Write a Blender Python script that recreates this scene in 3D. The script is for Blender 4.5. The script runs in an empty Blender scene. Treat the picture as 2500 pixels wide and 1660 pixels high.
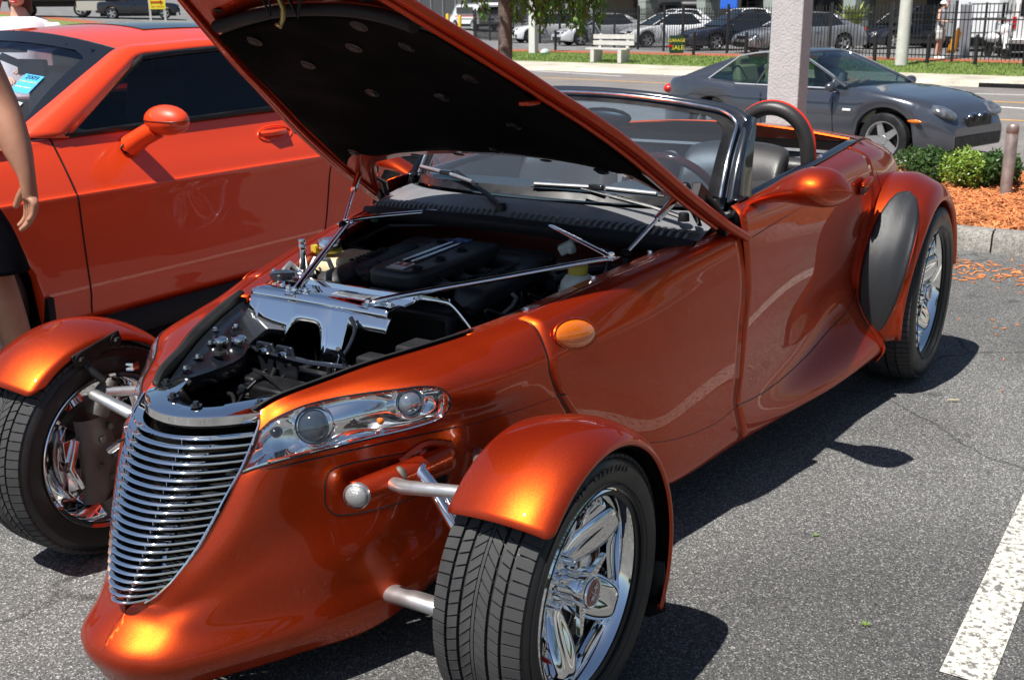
import bpy, bmesh, math, random
import numpy as np
from mathutils import Vector, Matrix, noise
random.seed(7)
PI = math.pi
SC = bpy.context.scene
COL = SC.collection
# ------------------------------------------------------------------ camera, world, sun, exposure
CAMP = (1.9046, 1.9102, 1.5201)
YAW, PITCH, ROLL, FPX = -2.57114, 0.285891, -0.008861, 2718.3
def _axes():
    cy, sy, cp, sp = math.cos(YAW), math.sin(YAW), math.cos(PITCH), math.sin(PITCH)
    f = Vector((cy*cp, sy*cp, -sp)); r = Vector((sy, -cy, 0)); u = r.cross(f)
    c, s = math.cos(ROLL), math.sin(ROLL)
    return c*r+s*u, -s*r+c*u, f
_r, _u, _f = _axes()
cam = bpy.data.cameras.new('camera'); camo = bpy.data.objects.new('camera', cam); COL.objects.link(camo)
M = Matrix((( _r.x, _u.x, -_f.x), (_r.y, _u.y, -_f.y), (_r.z, _u.z, -_f.z))).to_4x4()
M.translation = Vector(CAMP)
camo.matrix_world = M
cam.sensor_width = 36; cam.lens = 36*FPX/2500; cam.clip_start = .05; cam.clip_end = 1500
cam.dof.use_dof = True; cam.dof.focus_distance = 2.7; cam.dof.aperture_fstop = 13
SC.camera = camo
SUN_DIR = Vector((0.50, -0.15, 1.0)).normalized()          # towards the sun
elev = math.asin(SUN_DIR.z); azim = math.atan2(SUN_DIR.x, SUN_DIR.y)
w = bpy.data.worlds.new('World'); SC.world = w; w.use_nodes = True
nt = w.node_tree; bg = nt.nodes['Background']; sky = nt.nodes.new('ShaderNodeTexSky')
sky.sky_type = 'NISHITA'; sky.sun_disc = False; sky.sun_elevation = elev; sky.sun_rotation = azim
sky.air_density = 1.0; sky.dust_density = .7; sky.ozone_density = 2.0
nt.links.new(sky.outputs[0], bg.inputs[0]); bg.inputs[1].default_value = 0.052
sl = bpy.data.lights.new('sun', 'SUN'); sl.energy = 5.0; sl.angle = math.radians(.53); sl.color = (1, .96, .9)
so = bpy.data.objects.new('sun', sl); COL.objects.link(so)
so.rotation_euler = SUN_DIR.to_track_quat('Z', 'Y').to_euler()
SC.view_settings.view_transform = 'Standard'; SC.view_settings.look = 'None'
SC.view_settings.exposure = 0.7; SC.view_settings.gamma = 1; SC.view_settings.use_curve_mapping = False
SC.render.engine = 'CYCLES'
SC.cycles.max_bounces = 10; SC.cycles.transparent_max_bounces = 16; SC.cycles.glossy_bounces = 6

# ------------------------------------------------------------------ materials
MATS = {}
def mat(name, col, rough=.5, metal=0., coat=0., spec=.5, var=0., vscale=8., bump=0., bscale=200., coat_rough=.03, emit=None, trans=0.):
    if name in MATS: return MATS[name]
    m = bpy.data.materials.new(name); m.use_nodes = True; t = m.node_tree; b = t.nodes['Principled BSDF']
    c = (*col, 1)
    b.inputs['Base Color'].default_value = c; b.inputs['Roughness'].default_value = rough
    b.inputs['Metallic'].default_value = metal; b.inputs['Coat Weight'].default_value = coat
    b.inputs['Coat Roughness'].default_value = coat_rough; b.inputs['Specular IOR Level'].default_value = spec
    b.inputs['Transmission Weight'].default_value = trans
    tc = t.nodes.new('ShaderNodeTexCoord')
    if var:
        n = t.nodes.new('ShaderNodeTexNoise'); n.inputs['Scale'].default_value = vscale; n.inputs['Detail'].default_value = 6
        t.links.new(tc.outputs['Object'], n.inputs['Vector'])
        r = t.nodes.new('ShaderNodeMapRange'); r.inputs[1].default_value = .3; r.inputs[2].default_value = .7
        r.inputs[3].default_value = 1-var; r.inputs[4].default_value = 1+var
        t.links.new(n.outputs[0], r.inputs[0])
        x = t.nodes.new('ShaderNodeVectorMath'); x.operation = 'SCALE'; x.inputs[0].default_value = col
        t.links.new(r.outputs[0], x.inputs['Scale']); t.links.new(x.outputs[0], b.inputs['Base Color'])
        r2 = t.nodes.new('ShaderNodeMapRange'); r2.inputs[1].default_value = .3; r2.inputs[2].default_value = .7
        r2.inputs[3].default_value = max(0, rough*(1-var)); r2.inputs[4].default_value = min(1, rough*(1+var))
        t.links.new(n.outputs[0], r2.inputs[0]); t.links.new(r2.outputs[0], b.inputs['Roughness'])
    if bump:
        n = t.nodes.new('ShaderNodeTexNoise'); n.inputs['Scale'].default_value = bscale; n.inputs['Detail'].default_value = 4
        t.links.new(tc.outputs['Object'], n.inputs['Vector'])
        bu = t.nodes.new('ShaderNodeBump'); bu.inputs['Strength'].default_value = bump; bu.inputs['Distance'].default_value = .003
        t.links.new(n.outputs[0], bu.inputs['Height']); t.links.new(bu.outputs[0], b.inputs['Normal'])
    MATS[name] = m; return m
def glass(name, tint=(.8, .9, .88), refl=1.0, veil=0.):
    if name in MATS: return MATS[name]
    m = bpy.data.materials.new(name); m.use_nodes = True; t = m.node_tree; t.nodes.clear()
    o = t.nodes.new('ShaderNodeOutputMaterial'); tr = t.nodes.new('ShaderNodeBsdfTransparent'); tr.inputs[0].default_value = (*tint, 1)
    gl = t.nodes.new('ShaderNodeBsdfGlossy'); gl.inputs['Roughness'].default_value = .02; gl.inputs['Color'].default_value = (.95, .97, 1, 1)
    ge_ = t.nodes.new('ShaderNodeNewGeometry'); dt = t.nodes.new('ShaderNodeVectorMath'); dt.operation = 'DOT_PRODUCT'
    t.links.new(ge_.outputs['Incoming'], dt.inputs[0]); t.links.new(ge_.outputs['Normal'], dt.inputs[1])
    def mth(op, a, b=None):
        n_ = t.nodes.new('ShaderNodeMath'); n_.operation = op
        for i_, q_ in enumerate((a, b)):
            if q_ is None: continue
            if isinstance(q_, (int, float)): n_.inputs[i_].default_value = q_
            else: t.links.new(q_, n_.inputs[i_])
        return n_.outputs[0]
    p5 = mth('POWER', mth('SUBTRACT', 1.0, mth('ABSOLUTE', dt.outputs['Value'])), 5.0)
    ml = t.nodes.new('ShaderNodeMath'); ml.operation = 'MULTIPLY_ADD'; ml.inputs[1].default_value = .92; ml.inputs[2].default_value = .075*refl; ml.use_clamp = True
    t.links.new(p5, ml.inputs[0])
    mx = t.nodes.new('ShaderNodeMixShader')
    t.links.new(ml.outputs[0], mx.inputs[0]); t.links.new(tr.outputs[0], mx.inputs[1]); t.links.new(gl.outputs[0], mx.inputs[2])
    last = mx
    if veil:   # thin film of dust on the pane
        df = t.nodes.new('ShaderNodeBsdfDiffuse'); df.inputs[0].default_value = (.6, .62, .62, 1)
        m2 = t.nodes.new('ShaderNodeMixShader'); m2.inputs[0].default_value = veil
        t.links.new(mx.outputs[0], m2.inputs[1]); t.links.new(df.outputs[0], m2.inputs[2]); last = m2
    t.links.new(last.outputs[0], o.inputs[0]); MATS[name] = m; return m
def flake(name, col, col2, metal=.75, rough=.33):
    """metallic paint: fine flakes under a clear coat"""
    m = mat(name, col, rough, metal, 1.0, coat_rough=.015); t = m.node_tree; b = t.nodes['Principled BSDF']
    tc = t.nodes.new('ShaderNodeTexCoord'); v = t.nodes.new('ShaderNodeTexVoronoi'); v.inputs['Scale'].default_value = 900
    t.links.new(tc.outputs['Object'], v.inputs['Vector'])
    mx = t.nodes.new('ShaderNodeMix'); mx.data_type = 'RGBA'; mx.inputs[6].default_value = (*col, 1); mx.inputs[7].default_value = (*col2, 1)
    sp = t.nodes.new('ShaderNodeSeparateColor'); t.links.new(v.outputs['Color'], sp.inputs[0]); t.links.new(sp.outputs[0], mx.inputs[0])
    t.links.new(mx.outputs[2], b.inputs['Base Color'])
    n = t.nodes.new('ShaderNodeTexNoise'); n.inputs['Scale'].default_value = 2.2; n.inputs['Detail'].default_value = 2
    t.links.new(tc.outputs['Object'], n.inputs['Vector'])
    bu = t.nodes.new('ShaderNodeBump'); bu.inputs['Strength'].default_value = .05; bu.inputs['Distance'].default_value = .01
    t.links.new(n.outputs[0], bu.inputs['Height']); t.links.new(bu.outputs[0], b.inputs['Coat Normal'])
    return m
def duotone(name, red, o1, o2, rough, w_):
    """candy paint: a deep red ground coat and orange metal flakes under one clear coat"""
    m = bpy.data.materials.new(name); m.use_nodes = True; t = m.node_tree; L = t.links.new; a = t.nodes['Principled BSDF']; o = t.nodes['Material Output']
    b = t.nodes.new('ShaderNodeBsdfPrincipled'); tc = t.nodes.new('ShaderNodeTexCoord')
    a.inputs['Base Color'].default_value = (*red, 1); a.inputs['Roughness'].default_value = .6; a.inputs['Specular IOR Level'].default_value = .1
    b.inputs['Metallic'].default_value = 1; b.inputs['Roughness'].default_value = rough
    v = t.nodes.new('ShaderNodeTexVoronoi'); v.inputs['Scale'].default_value = 900; L(tc.outputs['Object'], v.inputs['Vector'])
    sp = t.nodes.new('ShaderNodeSeparateColor'); L(v.outputs['Color'], sp.inputs[0]); mx = t.nodes.new('ShaderNodeMix'); mx.data_type = 'RGBA'
    mx.inputs[6].default_value = (*o1, 1); mx.inputs[7].default_value = (*o2, 1); L(sp.outputs[0], mx.inputs[0]); L(mx.outputs[2], b.inputs['Base Color'])
    n = t.nodes.new('ShaderNodeTexNoise'); n.inputs['Scale'].default_value = 2.2; L(tc.outputs['Object'], n.inputs['Vector'])
    bu = t.nodes.new('ShaderNodeBump'); bu.inputs['Strength'].default_value = .05; bu.inputs['Distance'].default_value = .01; L(n.outputs[0], bu.inputs['Height'])
    for q in (a, b):
        q.inputs['Coat Weight'].default_value = .72; q.inputs['Coat Roughness'].default_value = .012; L(bu.outputs[0], q.inputs['Coat Normal'])
    ms = t.nodes.new('ShaderNodeMixShader'); ms.inputs[0].default_value = w_; L(a.outputs[0], ms.inputs[1]); L(b.outputs[0], ms.inputs[2]); L(ms.outputs[0], o.inputs[0])
    MATS[name] = m; return m
PAINT = duotone('copper_orange_metallic_paint', (.15, .0045, .0008), (.64, .058, .004), (.90, .12, .008), .42, .50)
PAINT2 = flake('bright_orange_paint', (.78, .050, .0035), (.78, .055, .004), metal=.0, rough=.45)
REDP = mat('red_paint', (.6, .02, .03), .3, 0, 1)
CHROME = mat('chrome', (.93, .94, .95), .035, 1)
CHROME2 = mat('polished_steel', (.78, .79, .8), .12, 1, var=.2, vscale=20)
SATIN = mat('satin_aluminium', (.62, .62, .62), .38, .9, var=.08, vscale=30)
DULL = mat('dull_cast_metal', (.12, .11, .1), .62, .6, var=.25, vscale=25, bump=.3, bscale=150)
RUBBER = mat('tyre_rubber', (.034, .034, .035), .8, var=.25, vscale=12, bump=.15, bscale=400)
SIDEW = mat('sidewall_rubber', (.013, .013, .014), .42, var=.3, vscale=9, bump=.1, bscale=200)
BLK = mat('black_plastic', (.008, .008, .009), .42, spec=.35, var=.25, vscale=14)
BLKM = mat('matt_black_plastic', (.012, .0125, .014), .6, spec=.3, bump=.25, bscale=500, var=.2)
BLKG = mat('gloss_black_metal', (.010, .011, .014), .12, coat=.6)
SHELF = mat('satin_black_painted_steel', (.006, .008, .012), .22, coat=.3, var=.2, vscale=10)
LINER = mat('black_hood_liner_felt', (.0035, .0032, .003), .9, bump=.5, bscale=90, var=.35, vscale=5, spec=.04)
LEATHER = mat('black_leather', (.03, .029, .029), .4, bump=.25, bscale=260, var=.15)
GREYC = mat('grey_carpet', (.15, .15, .16), .9, bump=.5, bscale=600, var=.15, vscale=60)
DASH = mat('dark_grey_dashboard', (.045, .05, .05), .6, bump=.3, bscale=500)
WOOD = mat('dark_red_wood_rim', (.10, .012, .008), .15, coat=1)
REDTRIM = mat('red_piping', (.62, .03, .012), .4)
GUARD = mat('black_stone_guard', (.022, .023, .026), .36, bump=.35, bscale=700)
AMBER = mat('amber_lens', (.75, .16, .004), .12, coat=1, bump=.2, bscale=90)
CLEARL = mat('clear_ribbed_lens', (.42, .42, .42), .12, .5, coat=1, bump=.8, bscale=350)
LAMPG = glass('lamp_cover_glass', (.97, .98, .98), 1.0)
DARKLENS = mat('projector_lens', (.035, .045, .06), .04, spec=.8, var=.3, vscale=30)
LENS2 = mat('clear_bulb_lens', (.30, .33, .37), .07, .7, coat=1)
WGLASS = glass('windscreen_glass', (.52, .68, .82), 1.5, .03)
WGLASS2 = glass('coupe_windscreen_glass', (.72, .83, .90), 1.3, .03)
SMOKED = mat('smoked_glass', (.010, .012, .014), .04, spec=1, coat=.5)
YELLOW = mat('yellow_cap_plastic', (.50, .38, .03), .4, var=.1)
TANK = mat('aged_cream_plastic', (.55, .47, .30), .4, var=.15, vscale=9)
TANKW = mat('white_translucent_plastic', (.55, .57, .50), .35, var=.1)
REDCAP = mat('red_enamel', (.22, .012, .008), .25, coat=1)
REDP2 = mat('red_plastic', (.5, .01, .01), .3)
WHITEP = mat('white_print', (.75, .75, .72), .5)
SKIN = mat('tanned_skin', (.36, .17, .105), .5, var=.16, vscale=14, bump=.25, bscale=220)
SKIN2 = mat('fair_skin', (.60, .36, .26), .5, var=.1, vscale=14, bump=.15, bscale=200)
HAIRM = mat('brown_hair', (.06, .03, .015), .6, bump=.6, bscale=80)
SHORTM = mat('dark_navy_cloth', (.004, .004, .007), .9, spec=.08, bump=.4, bscale=400, var=.3)
WHITEC = mat('white_cotton', (.78, .76, .80), .85, bump=.3, bscale=60, var=.05)
def speckle(name, base, dark, lite, s1, s2, rough=.9, amt=.5, bump=.6, big=.25, patches=None):
    m = bpy.data.materials.new(name); m.use_nodes = True; t = m.node_tree; b = t.nodes['Principled BSDF']
    L = t.links.new; tc = t.nodes.new('ShaderNodeTexCoord')
    def noi(s, d=6):
        n = t.nodes.new('ShaderNodeTexNoise'); n.inputs['Scale'].default_value = s; n.inputs['Detail'].default_value = d; L(tc.outputs['Object'], n.inputs['Vector']); return n
    v = t.nodes.new('ShaderNodeTexVoronoi'); v.inputs['Scale'].default_value = s1; L(tc.outputs['Object'], v.inputs['Vector'])
    sp = t.nodes.new('ShaderNodeSeparateColor'); L(v.outputs['Color'], sp.inputs[0])
    cr = t.nodes.new('ShaderNodeValToRGB'); e = cr.color_ramp
    e.elements[0].position = 0; e.elements[0].color = (*dark, 1); e.elements[1].position = 1; e.elements[1].color = (*lite, 1)
    k = e.elements.new(.35); k.color = (*base, 1); k = e.elements.new(.8); k.color = (*[x*1.15 for x in base], 1)
    L(sp.outputs[0], cr.inputs[0])
    n2 = noi(s2); n3 = noi(1.1, 8)
    r = t.nodes.new('ShaderNodeMapRange'); r.inputs[1].default_value = .3; r.inputs[2].default_value = .7; r.inputs[3].default_value = 1-amt; r.inputs[4].default_value = 1+amt
    L(n2.outputs[0], r.inputs[0])
    r3 = t.nodes.new('ShaderNodeMapRange'); r3.inputs[1].default_value = .3; r3.inputs[2].default_value = .7; r3.inputs[3].default_value = 1-big; r3.inputs[4].default_value = 1+big
    L(n3.outputs[0], r3.inputs[0])
    mu = t.nodes.new('ShaderNodeMath'); mu.operation = 'MULTIPLY'; L(r.outputs[0], mu.inputs[0]); L(r3.outputs[0], mu.inputs[1])
    x = t.nodes.new('ShaderNodeVectorMath'); x.operation = 'SCALE'; L(cr.outputs[0], x.inputs[0]); L(mu.outputs[0], x.inputs['Scale'])
    if patches:      # hairline cracks and darker worn patches
        wv = t.nodes.new('ShaderNodeTexVoronoi'); wv.feature = 'DISTANCE_TO_EDGE'; wv.inputs['Scale'].default_value = .55; nw = noi(2.5, 5); ad = t.nodes.new('ShaderNodeVectorMath'); ad.operation = 'MULTIPLY_ADD'; ad.inputs[1].default_value = (.35, .35, .35)
        L(nw.outputs['Color'], ad.inputs[0]); L(tc.outputs['Object'], ad.inputs[2]); L(ad.outputs[0], wv.inputs['Vector'])
        rc = t.nodes.new('ShaderNodeMapRange'); rc.inputs[1].default_value = .0015; rc.inputs[2].default_value = .006; rc.inputs[3].default_value = .55; rc.inputs[4].default_value = 1; L(wv.outputs['Distance'], rc.inputs[0])
        np_ = noi(.35, 3); rp = t.nodes.new('ShaderNodeMapRange'); rp.inputs[1].default_value = .42; rp.inputs[2].default_value = .60; rp.inputs[3].default_value = .74; rp.inputs[4].default_value = 1.1; L(np_.outputs[0], rp.inputs[0])
        nb_ = noi(5.5, 4); rb = t.nodes.new('ShaderNodeMapRange'); rb.inputs[1].default_value = .27; rb.inputs[2].default_value = .36; rb.inputs[3].default_value = .55; rb.inputs[4].default_value = 1; L(nb_.outputs[0], rb.inputs[0])
        m1 = t.nodes.new('ShaderNodeMath'); m1.operation = 'MULTIPLY'; L(rc.outputs[0], m1.inputs[0]); L(rp.outputs[0], m1.inputs[1]); m2 = t.nodes.new('ShaderNodeMath'); m2.operation = 'MULTIPLY'; L(m1.outputs[0], m2.inputs[0]); L(rb.outputs[0], m2.inputs[1])
        x2 = t.nodes.new('ShaderNodeVectorMath'); x2.operation = 'SCALE'; L(x.outputs[0], x2.inputs[0]); L(m2.outputs[0], x2.inputs['Scale']); x = x2
    L(x.outputs[0], b.inputs['Base Color']); b.inputs['Roughness'].default_value = rough; b.inputs['Specular IOR Level'].default_value = .3
    bu = t.nodes.new('ShaderNodeBump'); bu.inputs['Strength'].default_value = bump; bu.inputs['Distance'].default_value = .004
    L(v.outputs['Distance'], bu.inputs['Height']); L(bu.outputs[0], b.inputs['Normal'])
    MATS[name] = m; return m
ASPH = speckle('parking_lot_asphalt', (.100, .099, .096), (.04, .04, .041), (.34, .335, .325), 250, 70, amt=.22, big=.22, patches=1)
ROAD = speckle('road_asphalt', (.165, .152, .145), (.12, .11, .105), (.22, .205, .195), 60, 12, amt=.12, bump=.2, big=.12)
FARLOT = speckle('far_lot_asphalt', (.15, .15, .15), (.11, .11, .11), (.2, .2, .2), 30, 6, amt=.15, bump=.2)
CONC = speckle('kerb_concrete', (.25, .238, .215), (.13, .12, .11), (.34, .325, .30), 160, 30, amt=.25, bump=.5, big=.2)
WALKM = speckle('pavement_concrete', (.40, .37, .30), (.34, .31, .26), (.46, .43, .36), 40, 10, amt=.1, bump=.2)
STUCCO = mat('rough_grey_stucco', (.44, .445, .455), .9, var=.06, vscale=10, bump=1.0, bscale=45)
STUCCO.node_tree.nodes['Bump'].inputs['Distance'].default_value = .006
GRASS = mat('grass_blades', (.13, .21, .035), .8, var=.3, vscale=3)
GRASSG = mat('grass_soil', (.13, .17, .04), .95, var=.35, vscale=6)
MULCHG = mat('red_mulch_ground', (.30, .09, .04), .95, var=.4, vscale=30, bump=.8, bscale=60)
MULCH = mat('orange_mulch_chip', (.55, .20, .07), .85, var=.35, vscale=5)
MULCHB = mat('mulch_bed_ground', (.26, .09, .03), .95, var=.5, vscale=25, bump=1, bscale=50)
def striped(name, col, wear=.45):
    m = mat(name, col, .8); t = m.node_tree; b = t.nodes['Principled BSDF']; tc = t.nodes.new('ShaderNodeTexCoord')
    n = t.nodes.new('ShaderNodeTexNoise'); n.inputs['Scale'].default_value = 55; n.inputs['Detail'].default_value = 8; n.inputs['Roughness'].default_value = .7
    t.links.new(tc.outputs['Object'], n.inputs['Vector'])
    r = t.nodes.new('ShaderNodeValToRGB'); r.color_ramp.elements[0].position = wear-.04; r.color_ramp.elements[0].color = (.13, .125, .12, 1)
    r.color_ramp.elements[1].position = wear+.03; r.color_ramp.elements[1].color = (*col, 1)
    t.links.new(n.outputs[0], r.inputs[0]); t.links.new(r.outputs[0], b.inputs['Base Color']); return m
STRIPE = striped('worn_white_paint', (.50, .485, .43), .465)
LANEW = mat('white_road_paint', (.7, .7, .68), .7, var=.1); LANEY = mat('yellow_road_paint', (.72, .36, .04), .7, var=.1)

# ------------------------------------------------------------------ helpers
def thing(name, label, cat, loc=(0, 0, 0), rz=0., group=None):
    o = bpy.data.objects.new(name, None); COL.objects.link(o); o.empty_display_size = .2
    o.location = loc; o.rotation_euler = (0, 0, rz); o['label'] = label; o['category'] = cat
    if group: o['group'] = group
    return o
def tag(o, label, cat, group=None):
    o['label'] = label; o['category'] = cat
    if group: o['group'] = group
    return o
def copy_tree(o, parent=None, label=None, group=None):
    c = o.copy(); COL.objects.link(c)
    if parent: c.parent = parent
    if label: c['label'] = label
    if group: c['group'] = group
    for ch in list(o.children): copy_tree(ch, c)
    return c
class MB:
    def __init__(s): s.v = []; s.f = []
    def add(s, vs, fs):
        n = len(s.v); s.v += [tuple(map(float, v)) for v in vs]; s.f += [tuple(i+n for i in f) for f in fs]; return s
    def box(s, c, d, rot=None, top=1.0):
        hx, hy, hz = d[0]/2, d[1]/2, d[2]/2; vs = []
        for z in (-1, 1):
            k = top if z > 0 else 1
            for x, y in ((-1, -1), (1, -1), (1, 1), (-1, 1)):
                v = Vector((x*hx*k, y*hy*k, z*hz))
                if rot is not None: v = rot @ v
                vs.append(Vector(c)+v)
        return s.add(vs, [(3, 2, 1, 0), (4, 5, 6, 7), (0, 1, 5, 4), (1, 2, 6, 5), (2, 3, 7, 6), (3, 0, 4, 7)])
    def bar(s, a, b, wd, h, up=(0, 0, 1)):
        a, b = Vector(a), Vector(b); d = (b-a); L = d.length; d.normalize(); u = Vector(up)
        sd = d.cross(u); sd = sd.normalized() if sd.length > 1e-4 else Vector((1, 0, 0)); u2 = sd.cross(d)
        R = Matrix((d, sd, u2)).transposed()
        return s.box((a+b)/2, (L, wd, h), R)
    def tube(s, pts, r, n=8, cap=True, flat=1.0):
        pts = [Vector(p) for p in pts]; m = len(pts); rs = r if isinstance(r, (list, tuple)) else [r]*m
        vs = []; prev = None
        for i, p in enumerate(pts):
            d = (pts[min(i+1, m-1)]-pts[max(i-1, 0)]); d = d.normalized() if d.length > 1e-9 else Vector((0, 0, 1))
            if prev is None:
                a = d.orthogonal().normalized() if abs(d.z) > .9 else d.cross(Vector((0, 0, 1))).normalized()
            else:
                a = (prev - d*prev.dot(d)); a = a.normalized() if a.length > 1e-6 else d.orthogonal().normalized()
            prev = a; b = d.cross(a)
            for k in range(n):
                t = 2*PI*k/n; vs.append(p + rs[i]*(math.cos(t)*a + flat*math.sin(t)*b))
        fs = [(i*n+k, i*n+(k+1) % n, (i+1)*n+(k+1) % n, (i+1)*n+k) for i in range(m-1) for k in range(n)]
        if cap: fs += [tuple(range(n-1, -1, -1)), tuple((m-1)*n+k for k in range(n))]
        return s.add(vs, fs)
    def lathe(s, prof, n=32, c=(0, 0, 0), axis='y', a0=0, a1=2*PI, M=None):
        full = abs(a1-a0-2*PI) < 1e-6; na = n if full else n+1; vs = []
        for i in range(na):
            t = a0+(a1-a0)*i/n
            for (r, h) in prof:
                if axis == 'y': v = Vector((r*math.cos(t), h, r*math.sin(t)))
                elif axis == 'z': v = Vector((r*math.cos(t), r*math.sin(t), h))
                else: v = Vector((h, r*math.cos(t), r*math.sin(t)))
                if M is not None: v = M @ v
                vs.append(v+Vector(c))
        p = len(prof); fs = []
        for i in range(n):
            j = (i+1) % na
            for k in range(p-1): fs.append((i*p+k, i*p+k+1, j*p+k+1, j*p+k))
        return s.add(vs, fs)
    def grid(s, P, cu=False, cv=False):
        nu = len(P); nv = len(P[0]); fs = []
        for i in range(nu if cu else nu-1):
            for j in range(nv if cv else nv-1):
                fs.append((i*nv+j, ((i+1) % nu)*nv+j, ((i+1) % nu)*nv+(j+1) % nv, i*nv+(j+1) % nv))
        return s.add([q for r in P for q in r], fs)
    def ell(s, c, r, n=16, m=10, R=None, z0=-1.0):
        P = []
        a0 = math.asin(max(-1, z0))
        for i in range(m+1):
            t = a0+(PI/2-a0)*i/m; row = []
            for k in range(n):
                p = 2*PI*k/n; v = Vector((r[0]*math.cos(t)*math.cos(p), r[1]*math.cos(t)*math.sin(p), r[2]*math.sin(t)))
                if R is not None: v = R @ v
                row.append(Vector(c)+v)
            P.append(row)
        return s.grid(P, cv=True)
    def prism(s, poly, h, f):
        """poly 2-D points; f(u, v, w) maps to 3-D; w from 0 to h"""
        n = len(poly); vs = [f(u, v, 0) for u, v in poly]+[f(u, v, h) for u, v in poly]
        return s.add(vs, [tuple(range(n-1, -1, -1)), tuple(range(n, 2*n))]+[(i, (i+1) % n, n+(i+1) % n, n+i) for i in range(n)])
    def build(s, name, m, parent=None, smooth=35, bevel=0, solid=0, off=-1, sub=0, kind=None, label=None, seg=2, loc=None):
        me = bpy.data.meshes.new(name); me.from_pydata(s.v, [], s.f); me.validate()
        if smooth:
            me.polygons.foreach_set('use_smooth', [True]*len(me.polygons)); me.set_sharp_from_angle(angle=math.radians(smooth))
        if m is not None: me.materials.append(m)
        o = bpy.data.objects.new(name, me); COL.objects.link(o)
        if parent is not None: o.parent = parent
        if solid: q = o.modifiers.new('s', 'SOLIDIFY'); q.thickness = solid; q.offset = off
        if bevel: q = o.modifiers.new('b', 'BEVEL'); q.width = bevel; q.segments = seg; q.limit_method = 'ANGLE'; q.angle_limit = math.radians(40)
        if sub: q = o.modifiers.new('u', 'SUBSURF'); q.levels = sub; q.render_levels = sub
        if kind: o['kind'] = kind
        if label: o['label'] = label
        if loc: o.location = loc
        return o
def shared(me_obj, name, parent, M):
    o = bpy.data.objects.new(name, me_obj.data); COL.objects.link(o); o.parent = parent; o.matrix_local = M
    for q in me_obj.modifiers:
        n = o.modifiers.new(q.name, q.type)
        for a in ('thickness', 'offset', 'width', 'segments', 'limit_method', 'angle_limit', 'levels', 'render_levels'):
            if hasattr(q, a):
                try: setattr(n, a, getattr(q, a))
                except Exception: pass
    return o
def cr1(pts, n):
    """Catmull-Rom resample of a list of numpy points to n samples"""
    P = np.array(pts, float); m = len(P); out = []
    for i in range(n):
        t = i*(m-1)/(n-1); k = min(int(t), m-2); u = t-k
        p0 = P[k-1] if k > 0 else 2*P[0]-P[1]; p1 = P[k]; p2 = P[k+1]; p3 = P[k+2] if k+2 < m else 2*P[-1]-P[-2]
        out.append(.5*((2*p1)+(-p0+p2)*u+(2*p0-5*p1+4*p2-p3)*u*u+(-p0+3*p1-3*p2+p3)*u**3))
    return np.array(out)
def surf(cols, per=6, nv=40, mirror0=False):
    """cols: list of columns of 3-D control points -> dense grid [u][v]"""
    A = np.array([cr1(c, nv) for c in cols])            # cols x nv x 3
    if mirror0:                                          # tangent across the centre plane where the first column reaches it
        ph = 2*A[0]-A[1]; mi = A[1]*[1, -1, 1]; k = (np.abs(A[0, :, 1:2]) < .03); A = np.concatenate([[np.where(k, mi, ph)], A]); m_ = len(A); n = (m_-1)*per+1
        return np.array([cr1(A[:, j], n) for j in range(nv)]).transpose(1, 0, 2)[per:]
    n = (len(cols)-1)*per+1
    return np.array([cr1(A[:, j], n) for j in range(nv)]).transpose(1, 0, 2)
def flip(P): return [[(p[0], -p[1], p[2]) for p in r] for r in P]
def panel(name, P, m, parent, side=1, solid=.004, label=None):
    Q = P if side > 0 else [list(r)[::-1] for r in flip(P)]
    return MB().grid([list(r) for r in Q]).build(name, m, parent, smooth=60, solid=solid, off=0, label=label)
def text(s, size, M, m, parent, name='lettering', ext=.0008, align='CENTER'):
    cu = bpy.data.curves.new(name, 'FONT'); cu.body = s; cu.size = size; cu.align_x = align; cu.align_y = 'CENTER'; cu.extrude = ext; cu.resolution_u = 3
    t = bpy.data.objects.new('t', cu); COL.objects.link(t)
    dg = bpy.context.evaluated_depsgraph_get(); me = bpy.data.meshes.new_from_object(t.evaluated_get(dg))
    bpy.data.objects.remove(t); me.name = name
    me.materials.clear(); me.materials.append(m)
    o = bpy.data.objects.new(name, me); COL.objects.link(o); o.parent = parent; o.matrix_local = M
    return o
def frame(o, x, y):
    """matrix from origin, x axis, y axis"""
    x = Vector(x).normalized(); z = x.cross(Vector(y)).normalized(); y = z.cross(x)
    M = Matrix((x, y, z)).transposed().to_4x4(); M.translation = Vector(o); return M
def bolt(parent, p, r=.008, h=.006, m=None, name='bolt', n=(0, 0, 1)):
    q = Vector(n).to_track_quat('Z', 'Y').to_matrix()
    b = MB(); b.lathe([(0, h*.4), (r*1.7, h*.4), (r*1.7, 0)], 14, axis='z'); b.lathe([(0, h*1.6), (r*.8, h*1.6), (r*.95, h*1.3), (r, h*.4)], 6, axis='z')
    b.v = [tuple(q @ Vector(v)+Vector(p)) for v in b.v]
    return b.build(name, m or CHROME2, parent, smooth=30)
# ================================================================== THE ROADSTER
CAR = thing('roadster', 'copper orange open two-seat roadster with cycle front fenders and its engine cover raised', 'car', (0, 0, 0))
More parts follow.
